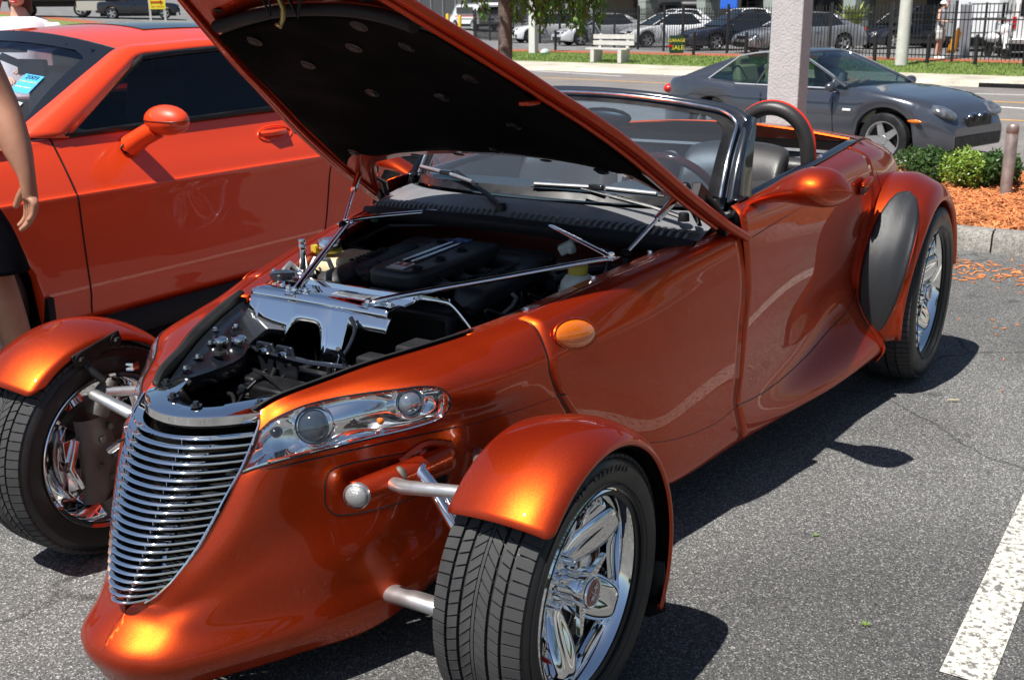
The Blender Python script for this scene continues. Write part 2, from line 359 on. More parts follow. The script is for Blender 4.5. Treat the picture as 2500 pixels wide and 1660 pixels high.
# columns of control points, top to bottom, for the left flank (x forward, y left, z up; origin under the front axle)
C0 = [(.245,.176,.675),(.262,.190,.652),(.282,.194,.625),(.30,.192,.60),(.335,.183,.545),(.39,.155,.45),(.47,.10,.335),(.518,0,.258),(.592,0,.185),(.562,0,.10)]
C1 = [(.20,.205,.697),(.215,.228,.68),(.235,.240,.65),(.25,.240,.61),(.29,.238,.563),(.35,.215,.44),(.435,.150,.32),(.502,.078,.250),(.574,.086,.182),(.545,.082,.10)]
C2 = [(.10,.250,.715),(.12,.285,.703),(.14,.315,.67),(.15,.320,.62),(.16,.300,.565),(.22,.280,.43),(.33,.235,.32),(.46,.16,.235),(.505,.168,.17),(.47,.15,.10)]
C3 = [(0,.300,.735),(0,.375,.722),(0,.440,.690),(0,.440,.63),(0,.385,.57),(.06,.355,.42),(.15,.33,.32),(.25,.285,.23),(.28,.283,.165),(.26,.26,.10)]
C4 = [(-.15,.368,.752),(-.15,.430,.738),(-.15,.492,.70),(-.15,.500,.635),(-.13,.455,.57),(-.08,.41,.42),(-.02,.385,.32),(.03,.37,.25),(.06,.362,.165),(.05,.35,.11)]
C45 = [(-.25,.405,.762),(-.25,.460,.748),(-.25,.525,.70),(-.25,.530,.64),(-.26,.508,.575),(-.28,.492,.43),(-.29,.482,.34),(-.29,.476,.265),(-.29,.466,.235),(-.28,.44,.225)]
C5 = [(-.39,.452,.778),(-.385,.510,.762),(-.375,.550,.70),(-.378,.558,.65),(-.41,.566,.58),(-.50,.580,.45),(-.55,.588,.35),(-.58,.592,.26),(-.58,.582,.235),(-.58,.55,.225)]
C6 = [(-.85,.560,.837),(-.85,.608,.817),(-.85,.626,.74),(-.85,.635,.66),(-.85,.644,.57),(-.87,.656,.43),(-.88,.663,.32),(-.90,.666,.22),(-.90,.656,.18),(-.90,.61,.155)]
C7 = [(-1.283,.655,.878),(-1.29,.688,.858),(-1.315,.699,.77),(-1.33,.702,.68),(-1.312,.704,.57),(-1.30,.706,.42),(-1.28,.708,.33),(-1.32,.716,.22),(-1.34,.702,.175),(-1.34,.66,.15)]
D7 = [(-1.31,.650,.945),(-1.286,.690,.915),(-1.309,.700,.80),(-1.334,.7025,.68),(-1.316,.7045,.57),(-1.304,.7065,.42),(-1.284,.7085,.33),(-1.324,.7165,.22),(-1.345,.7025,.175),(-1.345,.66,.15)]
D8 = [(-1.75,.655,.965),(-1.75,.710,.93),(-1.75,.722,.82),(-1.75,.722,.70),(-1.75,.716,.57),(-1.75,.702,.42),(-1.74,.706,.32),(-1.72,.748,.23),(-1.72,.756,.18),(-1.72,.715,.15)]
D9 = [(-2.15,.655,.985),(-2.15,.718,.945),(-2.15,.733,.83),(-2.15,.734,.70),(-2.15,.728,.57),(-2.14,.700,.44),(-2.10,.722,.34),(-2.06,.790,.25),(-2.06,.812,.19),(-2.06,.76,.16)]
D10 = [(-2.52,.645,1.00),(-2.54,.720,.955),(-2.57,.742,.84),(-2.57,.748,.72),(-2.52,.738,.59),(-2.44,.742,.47),(-2.41,.782,.37),(-2.42,.842,.28),(-2.445,.862,.225),(-2.44,.83,.18)]
D11 = [(-2.85,.610,1.00),(-2.85,.705,.948),(-2.85,.738,.85),(-2.84,.735,.75),(-2.78,.715,.62),(-2.66,.71,.50),(-2.58,.74,.40),(-2.53,.81,.30),(-2.50,.845,.24),(-2.48,.82,.19)]
D12 = [(-3.2,.55,.950),(-3.2,.645,.90),(-3.2,.685,.82),(-3.2,.685,.72),(-3.2,.66,.6),(-3.2,.64,.52),(-3.2,.62,.46),(-3.2,.6,.42),(-3.2,.58,.38),(-3.2,.5,.35)]
D13 = [(-3.42,.43,.875),(-3.43,.53,.835),(-3.44,.585,.77),(-3.44,.59,.69),(-3.43,.58,.6),(-3.42,.57,.52),(-3.41,.55,.46),(-3.4,.53,.42),(-3.38,.5,.38),(-3.35,.4,.35)]
D14 = [(-3.55,.0,.77),(-3.57,.15,.75),(-3.58,.28,.71),(-3.58,.32,.65),(-3.57,.3,.58),(-3.55,.28,.52),(-3.52,.25,.46),(-3.5,.2,.42),(-3.46,.15,.38),(-3.4,0,.35)]
NOSE = surf([C0, C1, C2, C3, C4, C45, C5], 8, 60, True)
NOSEH = surf([C0, C1, C2, C3, C4, C45, C5], 16, 119, True)
def lamp_r(t):
    return (float(np.interp(t, [0, .12, .4, .7, 1], [10.5, 8.6, 8.4, 9.8, 12.0])), float(np.interp(t, [0, .3, .6, .85, 1], [25.2, 25.0, 24.6, 23.6, 22.0])), 1-max(0, (t-.84)/.16)**3)
def in_lamp(u, v, mg):
    t = (u-.7)/26.5
    if t < .035 or t > .97: return False
    a, b_, e = lamp_r(t); return abs(v-(a+b_)/2) < (b_-a)/2*math.sqrt(max(e, 0))*(1-mg)-.3
FEND = surf([C5, C6, C7], 12, 60)
DOORG = surf([D7, D8, D9, D10, D11, D12, D13, D14], 10, 60)
iD = 30                                                         # the door ends here; the rear quarter follows
def nose_mesh():
    nu_, nv_ = NOSEH.shape[:2]; b = MB()
    for s_ in (-1, 1):
        fs = [(i*nv_+j, (i+1)*nv_+j, (i+1)*nv_+j+1, i*nv_+j+1)[::s_] for i in range(nu_-1) for j in range(nv_-1) if not in_lamp((i+.5)/2, (j+.5)/2, .06)]
        b.add([(p[0], s_*p[1], p[2]) for r in NOSEH for p in r], fs)
    return b
nm_ = nose_mesh()
bm_ = bmesh.new(); o_ = nm_.build('nose_panel', PAINT, CAR, smooth=0); bm_.from_mesh(o_.data)
bad = [f for f in bm_.faces if max(v.co.y for v in f.verts) > .01 and min(v.co.y for v in f.verts) < -.01]
bmesh.ops.delete(bm_, geom=bad, context='FACES'); bmesh.ops.remove_doubles(bm_, verts=bm_.verts, dist=.0012)
for f in bm_.faces: f.smooth = True
bm_.to_mesh(o_.data); bm_.free(); o_.data.set_sharp_from_angle(angle=math.radians(60)); q_ = o_.modifiers.new('s', 'SOLIDIFY'); q_.thickness = .004; q_.offset = 0
for s in (1, -1):
    panel('side_panel', FEND , PAINT, CAR, s)
    panel('door', DOORG[:iD+1], PAINT, CAR, s)
    panel('rear_quarter', DOORG[iD:], PAINT, CAR, s)
allp = np.concatenate([FEND.reshape(-1, 3), NOSE.reshape(-1, 3)]); doorp = DOORG.reshape(-1, 3)
def on_side(P, x, z, out=.0):
    d = (P[:, 0]-x)**2+(P[:, 2]-z)**2; i = np.argsort(d)[:9]; w_ = 1/(d[i]+1e-4); A_ = np.c_[np.ones(9), P[i, 0]-x, P[i, 2]-z]*w_[:, None]; q_ = np.linalg.lstsq(A_, P[i, 1]*w_, rcond=None)[0]; y_ = min(max(float(q_[0]), P[i, 1].min()-.004), P[i, 1].max()+.004); return (x, y_+out, z)
def seam(pts, P, s, name='seam_line', r=.0028, n=40, out=0.0005, m=None):
    q = cr1([(a, 0, b) for a, b in pts], n); L = [on_side(P, a, b, out) for a, _, b in q]
    if s < 0: L = [(a, -y, b) for a, y, b in L]
    return MB().tube(L, r, 6).build(name, m or BLK, CAR)
for s in (1, -1):
    seam([(-1.285,.317),(-1.45,.298),(-1.64,.291),(-1.85,.302),(-2.05,.328),(-2.28,.385),(-2.43,.455),(-2.52,.54),(-2.60,.64),(-2.66,.74),(-2.67,.83),(-2.62,.90)], doorp, s)
    seam([(.355,.566),(.25,.567),(.15,.567),(0,.572),(-.12,.574)], NOSE.reshape(-1, 3), s)
    seam([(-.43,.585),(-.40,.585),(-.25,.575),(-.12,.572)], NOSE.reshape(-1, 3), s, r=.002)
    seam([(-.55,.415),(-.75,.355),(-.95,.315),(-1.15,.30),(-1.285,.315)], FEND.reshape(-1, 3), s, r=.0022)
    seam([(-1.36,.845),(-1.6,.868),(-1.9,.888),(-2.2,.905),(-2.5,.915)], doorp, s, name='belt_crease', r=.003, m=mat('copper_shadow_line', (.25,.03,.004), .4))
    MB().tube([(a[0], s*(a[1]-.0005), a[2]) for a in cr1(C5, 40)[3:]], .0035, 6).build('seam_line', BLK, CAR)
    MB().tube([(a[0]-.0025, s*(a[1]-.002), a[2]) for a in cr1(C7, 40)], .0026, 6).build('seam_line', BLK, CAR)
    # inner step of the engine bay: painted flange, then black seal
    flg = [[(x, s*(y-d), z-e) for d, e in ((.0, .001), (.015, .003), (.046, .005), (.050, .03))] for x, y, z in cr1([C45[0], C5[0], (-.6,.500,.806), C6[0], (-1.05,.60,.857), C7[0]], 24)]
    MB().grid(flg).build('bay_flange', PAINT, CAR, solid=.003, off=0)
    seal = cr1([(.25,.170,.678),(.20,.198,.700),(.10,.242,.718),(0,.292,.738),(-.15,.358,.755),(-.27,.403,.766)], 24)
    MB().grid([[(x, s*y, z+.004), (x, s*(y-.006), z+.004), (x, s*(y-.014), z-.001), (x, s*(y-.016), z-.03)] for x, y, z in seal]).build('rubber_seal', BLKM, CAR, solid=.004, off=0)
    for x in (-.45, -.72, -.98):
        p = on_side(FEND[:, 0], x, .8); zz = float(np.interp(-x, [.39, .85, 1.283], [.778, .837, .878]))
        bolt(CAR, (x, s*(p[1]-.028), zz-.003), .007, .006, CHROME2)
# side marker lamps
for s in (1, -1):
    c = on_side(FEND.reshape(-1, 3), -.495, .728)
    R_ = Matrix.Rotation(s*math.radians(-12), 3, 'Z') @ Matrix.Rotation(math.radians(-9), 3, 'Y') @ Matrix.Rotation(s*math.radians(14), 3, 'X')
    b = MB(); b.ell((c[0], s*(c[1]+.002), c[2]), (.078, .014, .036), 32, 12, R=R_); b.ell((c[0], s*(c[1]+.002), c[2]), (.078, .014, .036), 32, 8, R=R_ @ Matrix.Rotation(PI, 3, 'X')); b.build('side_marker', AMBER, CAR, smooth=70)
    MB().tube([Vector((c[0], s*(c[1]+.002), c[2]))+R_ @ Vector((.082*math.cos(t), 0, .040*math.sin(t))) for t in np.linspace(0, 2*PI, 40)], .0035, 6, cap=False).build('marker_bezel', PAINT, CAR)
# rear deck with tail
deck = []
for k, zc in (([-2.70,.625,1.005],1.055),([-2.85,.610,1.00],1.045),([-3.05,.585,.975],1.015),([-3.2,.55,.950],.985),([-3.32,.495,.915],.945),([-3.42,.43,.875],.90),([-3.50,.28,.825],.845),([-3.55,.05,.77],.775)):
    row = []
    for j in range(33):
        t = -1+2*j/32; y = k[1]*t; z = k[2]+(zc-k[2])*(1-abs(t)**2.2); row.append((k[0]-.0*t, y, z))
    deck.append(row)
A = np.array(deck); A = np.array([cr1(A[:, j], 40) for j in range(33)]).transpose(1, 0, 2)
MB().grid([list(r) for r in A]).build('rear_deck', PAINT, CAR, smooth=60, solid=.006)
for s in (1, -1):
    L = [(x, s*(y+.004), z+.001) for x, y, z in cr1([(-2.70,.625,1.005),(-2.85,.610,1.00),(-3.2,.55,.950),(-3.42,.43,.875),(-3.53,.2,.80)], 30)]
    MB().tube(L, .003, 6).build('seam_line', BLK, CAR)
    L = [(x, s*y, z) for x, y, z in cr1([(-2.66,.735,.905),(-2.68,.70,.955),(-2.70,.625,1.012),(-2.71,.5,1.028)], 20)]
    MB().tube(L, .0028, 6).build('seam_line', BLK, CAR)
    L = [(x, s*y, z) for x, y, z in cr1([(-3.46,.42,.855),(-3.40,.50,.850),(-3.30,.57,.868),(-3.15,.648,.902),(-3.0,.69,.925)], 24)]
    MB().tube(L, .006, 6).build('deck_gap', BLK, CAR)
# red edge of the cockpit opening
L = [(-2.70, -.6, 1.012), (-2.705, -.3, 1.045), (-2.71, 0, 1.056), (-2.705, .3, 1.045), (-2.70, .60, 1.012)]
MB().tube(cr1(L, 30), .007, 6).build('deck_lip', PAINT, CAR)
# black strip along each cockpit side
for s in (1, -1):
    P = [[(x, s*y, z+.002) for x, y, z in r] for r in zip(
        [tuple(q) for q in cr1([(-1.37,.62,.938),(-1.75,.615,.958),(-2.2,.612,.980),(-2.66,.60,1.0)], 20)],
        [tuple(q) for q in cr1([(-1.37,.628,.950),(-1.75,.628,.969),(-2.2,.628,.990),(-2.66,.612,1.010)], 20)],
        [tuple(q) for q in cr1([(-1.36,.655,.948),(-1.75,.660,.966),(-2.2,.660,.986),(-2.66,.640,1.006)], 20)])]
    MB().grid(P).build('door_sill_strip', SHELF, CAR, solid=.006)
# door handle
for s in (1, -1):
    b = MB(); b.ell((-2.44, s*.752, .865), (.075, .012, .030), 20, 6, R=Matrix.Rotation(math.radians(8), 3, 'Y')); b.build('handle_recess', mat('handle_recess_shade', (.05, .006, .004), .3), CAR)  # first piece: darkened copper imitates the shade in the handle hollow
    b = MB(); b.ell((-2.43, s*.758, .885), (.062, .016, .015), 18, 8, R=Matrix.Rotation(math.radians(8), 3, 'Y')); b.ell((-2.43, s*.756, .880), (.062, .014, .015), 18, 8, R=Matrix.Rotation(PI, 3, 'X')); b.build('door_handle', PAINT, CAR, smooth=60)
# rear fenders
RW = Vector((-2.878, .8025, .372))
def rear_fender(s):
    P = []
    for i in range(49):
        a = math.radians(-17+(172+17)*i/48)         # from the front foot, over the top, to the rear
        k = min(1, max(0, (a-math.radians(-17))/math.radians(75))); k = k*k*(3-2*k)
        tail = max(0, (a-math.radians(120))/math.radians(52))
        prof = [(.60, .458), (.70, .464), (.77, .472), (.83, .470), (.885, .455), (.925, .432), (.948, .410), (.950, .398), (.94, .390), (.90, .388)]
        row = []
        for j, (y, r) in enumerate(prof):
            rr = r*(.915+.085*k) if j < 6 else r*(.955+.045*k)
            yy = y-(1-k)*.035*(y-.6)/.35
            if j < 6: rr += .022*math.sin(min(a, PI)*1.0)*(1 if j < 4 else .6)*(1 if a > 0 else 0)
            rr -= .01*tail
            row.append((RW.x+rr*math.cos(a), s*yy, RW.z+rr*math.sin(a)))
        P.append(row)
    MB().grid([list(cr1(r, 30)) for r in P]).build('rear_fender', PAINT, CAR, smooth=60, solid=.004)
    # stone guard on the leading face
    G = []
    for i in range(25):
        a = math.radians(-12+ 78*i/24); k = min(1, max(0, (a+math.radians(17))/math.radians(75))); k = k*k*(3-2*k)
        e = math.sin(PI*i/24)**.45; row = []
        for j in range(13):
            v = -1+2*j/12; yc, hw = .845+.012*k, .086*e
            y = yc+hw*v
            r = float(np.interp(y, [.60,.70,.77,.83,.885,.925], [.455,.462,.472,.470,.455,.432]))*(.915+.085*k)+.022*math.sin(max(a, 0))+.0075
            yy = y-(1-k)*.035*(y-.6)/.35
            row.append((RW.x+r*math.cos(a), s*yy, RW.z+r*math.sin(a)))
        G.append(row)
    g = MB(); g.grid(G); g.build('stone_guard', GUARD, CAR, smooth=60, solid=.006)
    edge = [r[0] for r in G]+[q for q in G[-1]]+[r[-1] for r in G[::-1]]+[q for q in G[0][::-1]]
    MB().tube(edge, .0032, 5, cap=False).build('guard_edge', REDTRIM, CAR)
    b = MB(); b.grid([[(RW.x+.392*math.cos(a), s*y, RW.z+.392*math.sin(a)) for y in (.55, .7, .9)] for a in np.radians(np.linspace(-10, 190, 30))]); b.grid([[(RW.x+r*math.cos(a), s*.56, RW.z+r*math.sin(a)) for r in (0.01, .40)] for a in np.radians(np.linspace(-40, 220, 30))])
    b.build('wheel_liner', BLKM, CAR)
for s in (1, -1): rear_fender(s)
b = MB(); b.ell((-3.46, .62, .50), (.06, .10, .05), 16, 8); b.ell((-3.46, .62, .50), (.06, .10, .05), 16, 8, R=Matrix.Rotation(PI, 3, 'X')); b.build('rear_bumper', PAINT, CAR)
b = MB(); b.ell((-3.46, -.62, .50), (.06, .10, .05), 16, 8); b.ell((-3.46, -.62, .50), (.06, .10, .05), 16, 8, R=Matrix.Rotation(PI, 3, 'X')); b.build('rear_bumper', PAINT, CAR)

# front fenders
def front_fender(s):
    P = []
    for i in range(61):
        a = math.radians(44+(211-44)*i/60); u = i/60
        prof = [(.676, .316), (.684, .332), (.705, .343), (.76, .358), (.82, .364), (.875, .357), (.908, .344), (.922, .331), (.918, .326)]
        e = min(1, i/4); row = []
        for y, r in prof:
            r2 = r+.006*math.sin(PI*min(1, u*1.6))
            if y == .684 or y == .705: r2 -= .0
            row.append((r2*math.cos(a), s*y, .317+r2*math.sin(a)))
        if i == 0:     # rounded corners of the leading edge
            row = [(x+.012*math.sin(a)*0, y, z) for x, y, z in row]
        P.append(row)
    # round the front edge in plan
    Q = [list(cr1(r, 34)) for r in P]
    for i in range(6):
        for j in range(34):
            v = abs(j/33-.5)*2
            if v > .55:
                k = (v-.55)/.45; sh = k*k*.055*(1-i/6)
                a = math.atan2(Q[i][j][2]-.317, Q[i][j][0])+sh/.36
                r = math.hypot(Q[i][j][2]-.317, Q[i][j][0]); Q[i][j] = np.array((r*math.cos(a), Q[i][j][1], .317+r*math.sin(a)))
    MB().grid(Q).build('front_fender', PAINT, CAR, smooth=60, solid=.005)
    # dark inner skin, mud flap
    b = MB(); b.grid([[(k_*math.cos(a), s*y, .317+k_*math.sin(a)) for y, k_ in ((.69,.330),(.71,.337),(.77,.351),(.82,.357),(.87,.351),(.902,.338),(.914,.322))] for a in np.radians(np.linspace(48, 211, 44))]); b.build('fender_liner', BLKM, CAR, smooth=60)
    b = MB(); x0, z0 = .335*math.cos(math.radians(211)), .317+.335*math.sin(math.radians(211))
    b.grid([[(x0-.006-.02*t, s*y, z0+.12-.17*t+.03*t*(abs(y-.815)/.105)**4) for y in (.71, .76, .82, .88, .922)] for t in (0, .3, .6, .85, 1)]); b.build('mud_flap', BLKM, CAR, solid=.006)
    # bracket on the inner wall of the fender
    if s > 0: return
    b = MB(); b.bar((.105, s*.672, .612), (-.055, s*.672, .650), .008, .036); b.tube([(.07, s*.676, .62), (.07, s*.66, .59), (.05, s*.62, .55)], .011, 8); b.build('fender_bracket', BLK, CAR, bevel=.003)
    for x in (.085, -.035): bolt(CAR, (x, s*.666, .618+(.07-x)*.22), .011, .008, BLK, n=(0, -s, 0))
for s in (1, -1): front_fender(s)

# ------------------------------------------------------------------ wheels
def tread(R, hw, nb, w5):
    b = MB(); g = .0035
    ribs = [(-1, -.655, .12), (-.585, -.36, .35), (-.285, -.05, .9), (-.03, .03, 0), (.05, .285, -.9), (.36, .585, -.35), (.655, 1, -.12)]
    for (y0, y1, sk) in ribs:
        n = nb if abs(sk) > 0 or abs(y0) > .5 or abs(y1) > .5 else nb
        for i in range(n):
            a0 = 2*PI*i/n; wd = 2*PI/n; gap = .15*wd if y0 != -.03 else 0.0
            vs = []
            for (rr, k) in ((R-.007, 0), (R, 1)):
                for (y, sa) in ((y0, -sk*.5), (y1, sk*.5)):
                    drop = .012*(abs(y)**6)
                    for a in (a0+gap/2, a0+wd-gap/2):
                        aa = a+sa*wd; r2 = rr-drop
                        vs.append((r2*math.cos(aa), y*hw, r2*math.sin(aa)))
            b.add(vs, [(4, 5, 7, 6), (0, 1, 5, 4), (2, 6, 7, 3), (0, 4, 6, 2), (1, 3, 7, 5)])
            if abs(y1-y0) > .3:      # sipe: a thin dark slot across the shoulder blocks
                pass
    return b
def wheel(R, rr, hw, wd, nb, label):
    """wheel whose outer face is +y, centred on the origin; root empty parented to the car later"""
    root = bpy.data.objects.new('wheel', None); COL.objects.link(root); root['label'] = label
    # tyre carcass
    pr = [(rr-.012, -hw*.86), (rr+.004, -hw*.90), (rr+.03, -hw*1.0), (rr+.055, -hw*1.03), (R-.04, -hw*1.01), (R-.022, -hw*.96), (R-.012, -hw*.84), (R-.0075, -hw*.5), (R-.007, 0), (R-.0075, hw*.5), (R-.012, hw*.84), (R-.022, hw*.96), (R-.04, hw*1.01), (rr+.055, hw*1.03), (rr+.03, hw*1.0), (rr+.004, hw*.90), (rr-.012, hw*.86)]
    t = MB().lathe(pr, 96).build('tyre', SIDEW, root, smooth=50)
    tb = tread(R, hw*.93, nb, 0).build('tread', RUBBER, root, smooth=0, kind='stuff')
    b = MB()
    for k in (.012, .05): b.lathe([(rr+k, hw*1.0+.0*k), (rr+k+.002, hw*1.025), (rr+k+.004, hw*1.0)], 96)
    b.build('sidewall_ring', SIDEW, root)
    # barrel
    L = wd
    MB().lathe([(rr, L), (rr+.006, L-.004), (rr+.004, L-.012), (rr-.008, L-.018), (rr-.014, L-.05), (rr-.020, L-.08), (rr-.024, 0), (rr-.018, -L*.7), (rr-.006, -L*.9), (rr+.004, -L), (rr+.002, -L-.003), (rr-.008, -L*.95)], 96).build('rim', CHROME, root, smooth=60)
    # five fat spokes
    f = L-.012; RS = rr-.016
    for k in range(5):
        a = 2*PI*k/5+.30; G = []
        for i in range(19):
            u = i/18; r = .045+(RS-.045)*u
            w_ = (.025+.024*math.sin(PI*min(1, u*1.1))+.022*u**2)*rr/.229
            if u > .9: w_ += .022*(u-.9)/.1
            yc = f-.075+.068*math.sin(PI/2*u)**1.2 - (.03*max(0, (u-.86)/.14)**2)
            row = []
            for j in range(15):
                t = PI*j/14; x = -w_*math.cos(t); y = yc-.045+(.045)*math.sin(t)**.6 + (-.010*math.exp(-((x/w_)/.45)**2)*math.sin(PI*u)*1.3)
                y = yc-.05 if j in (0, 14) else y
                ca, sa = math.cos(a), math.sin(a)
                row.append((r*ca-x*sa, y, r*sa+x*ca))
            G.append(row)
        MB().grid(G).build('spoke', CHROME, root, smooth=60)
    b = MB(); b.lathe([(.062, f-.115), (.066, f-.095), (.060, f-.082), (.045, f-.078), (.0, f-.078)], 40); b.build('hub', CHROME, root, smooth=50)
    for k in range(5):
        a = 2*PI*(k+.5)/5+.30; b = MB(); b.lathe([(0, f-.045), (.007, f-.046), (.010, f-.052), (.010, f-.085)], 16, c=(.052*math.cos(a), 0, .052*math.sin(a))); b.build('lug_nut', CHROME, root)
    # knock-off spinner with red centre
    b = MB(); b.lathe([(.030, f-.08), (.031, f-.03), (.036, f-.018), (.037, f+.006), (.034, f+.011), (.031, f+.008), (.0, f+.008)], 40)
    for k in range(3):
        a = 2*PI*k/3+.95; ca, sa = math.cos(a), math.sin(a)
        def q(u, v, w, ca=ca, sa=sa): return (u*ca-v*sa, f-.026+w+.06*(u-.03)*.3, u*sa+v*ca)
        b.prism([(.025, -.016), (.055, -.012), (.105, -.005), (.110, 0), (.105, .005), (.055, .012), (.025, .016)], .012, q)
    b.build('spinner', CHROME, root, bevel=.0015)
    MB().lathe([(.0305, f+.008), (.029, f+.0095), (.0, f+.011)], 32).build('centre_cap', REDCAP, root)
    fl = MB()
    for i in range(3):
        for j in range(3):
            if (i+j) % 2 == 0: fl.box((-.004-.005*i, f+.0118, .004+.005*j), (.005, .001, .005))
    fl.bar((-.006, f+.0118, -.014), (.012, f+.0118, .016), .001, .0016); fl.bar((.010, f+.0118, -.014), (-.014, f+.0118, .018), .001, .0016)
    fl.box((.012, f+.0118, -.004), (.010, .001, .008)); fl.build('flag_emblem', WHITEP, root, smooth=0)
    b = MB(); b.tube([(.165*rr/.229, f-.06, -.05), (.168*rr/.229, f-.035, -.052)], .006, 10); b.build('valve_stem', BLK, root)
    b = MB(); b.tube([(.168*rr/.229, f-.035, -.052), (.170*rr/.229, f-.018, -.053)], .005, 10); b.build('valve_cap', REDP2, root)
    # brake disc and caliper
    b = MB(); b.lathe([(.05, -.02), (.145*rr/.229, -.02), (.145*rr/.229, -.045), (.05, -.045)], 48); b.build('brake_disc', DULL, root)
    return root
def caliper(root, s):
    b = MB()
    P = []
    for i in range(9):
        a = PI+math.radians(-40+80*i/8); P.append([(r*math.cos(a), y, r*math.sin(a)) for r, y in ((.095, -.075), (.165, -.080), (.172, -.05), (.172, -.005), (.10, -.005))])
    b.grid(P); b.grid([[p for p in P[0]][::-1]]*2)
    b.box((-.13, -.092, .045), (.06, .03, .06)); b.box((-.13, -.092, -.045), (.06, .03, .06)); b.tube([(-.12,-.11,-.07),(-.15,-.115,0),(-.12,-.11,.07)], .012, 8)
    b.build('brake_caliper', CHROME2, root, solid=.006, bevel=.003)
    b = MB()
    G = []
    for i in range(11):
        u = -1+2*i/10; G.append([(-.055+.06*math.cos(t)*(1-.25*u*u)-.02*u*u, -.105-.035*math.sin(t), .125*u) for t in np.linspace(0, PI, 9)])
    b.grid(G); b.tube([(-.05, -.12, .13), (-.02, -.13, .19), (.0, -.13, .215)], [.032, .03, .02], 12); b.tube([(-.05, -.12, -.12), (-.03, -.13, -.17)], [.03, .03], 12)
    b.build('steering_knuckle', DULL, root, smooth=40)
    for z, x in ((.06, -.06), (-.02, -.07), (-.06, -.04), (.0, -.02), (.09, -.03)):
        b = MB(); b.lathe([(0, -.146), (.009, -.146), (.011, -.135), (.011, -.12)], 12, c=(x, 0, z)); b.build('bolt', DULL, root)
    MB().tube([(-.02, -.14, .02), (.04, -.16, .01), (.09, -.14, -.02)], .004, 6).build('brake_hose', SATIN, root)
W1 = wheel(.317, .225, .112, .105, 78, 'front wheel with fat chrome spokes and a red spinner centre'); W1.parent = CAR
def wheel_at(src, loc, s, rot=0.):
    c = copy_tree(src, CAR) if src.get('used') else src
    src['used'] = 1
    c.parent = CAR; c.location = loc; c.rotation_euler = (0, rot, 0 if s > 0 else PI); return c
w_fl = wheel_at(W1, (0, .79, .317), 1, math.radians(18))
w_fr = wheel_at(W1, (0, -.79, .317), -1, math.radians(50))
W2 = wheel(.372, .262, .150, .137, 86, 'rear wheel with fat chrome spokes and a wide tyre'); W2.parent = CAR
w_rl = wheel_at(W2, (-2.878, .8025, .372), 1, math.radians(5))
w_rr = wheel_at(W2, (-2.878, -.8025, .372), -1)
kr = bpy.data.objects.new('hub_carrier', None); COL.objects.link(kr); kr.parent = CAR; kr.location = (0, -.79, .317); kr.rotation_euler = (0, 0, PI); caliper(kr, -1)
kl = bpy.data.objects.new('hub_carrier', None); COL.objects.link(kl); kl.parent = CAR; kl.location = (0, .79, .317); kl.scale = (1, 1, 1); caliper(kl, 1)
for o in (W1, W2, w_fr, w_rr):
    if 'used' in o: del o['used']
# raised size lettering on the near front tyre
def arc_text(s_, R, a0, root, size, y, m, name='lettering', step=None):
    a = a0
    for ch in s_:
        if ch != ' ':
            rad = Vector((math.cos(a), 0, math.sin(a))); tan = Vector((math.sin(a), 0, -math.cos(a)))
            text(ch, size, Matrix.Translation(Vector((0, .79+y, .317))+rad*R) @ Matrix((tan, rad, tan.cross(rad))).transposed().to_4x4(), m, root, name, ext=.001)
        a -= (step or size*.78)/R
TYL = mat('tyre_lettering', (.05, .05, .05), .5)
arc_text('225/45R17 91V', .276, math.radians(116), CAR, .024, .1165, TYL)

# suspension arms
for s in (1, -1):
    b = MB(); b.tube([(.07, s*.40, .488), (.095, s*.46, .500), (.085, s*.625, .522)], [.019, .020, .018], 14, flat=.8); b.build('upper_arm', SATIN, CAR, smooth=50)
    b = MB(); b.tube([(-.22, s*.44, .48), (-.10, s*.53, .50), (.05, s*.62, .52)], [.014]*3, 12); b.build('upper_arm', SATIN, CAR, smooth=50)
    b = MB(); b.tube([(.02, s*.32, .175), (.046, s*.37, .185), (.045, s*.50, .188), (.03, s*.64, .195)], [.026, .028, .027, .022], 16, flat=.75); b.build('lower_arm', SATIN, CAR, smooth=50)
    b = MB(); b.tube([(-.035, s*.39, .52), (.0, s*.46, .465), (.06, s*.62, .35)], [.013, .013, .013], 12); b.build('tie_rod', CHROME, CAR, smooth=50)
    b = MB(); b.tube([(-.05, s*.40, .52), (.0, s*.43, .495), (-.02, s*.56, .36), (-.02, s*.6, .30)], [.018, .018, .016, .016], 12); b.build('damper', CHROME, CAR, smooth=50)
    b = MB(); b.lathe([(0, .02), (.019, .02), (.021, .014), (.021, 0), (.026, 0)], 6, axis='z', c=(-.06, s*.64, .555)); b.build('bolt', CHROME, CAR)
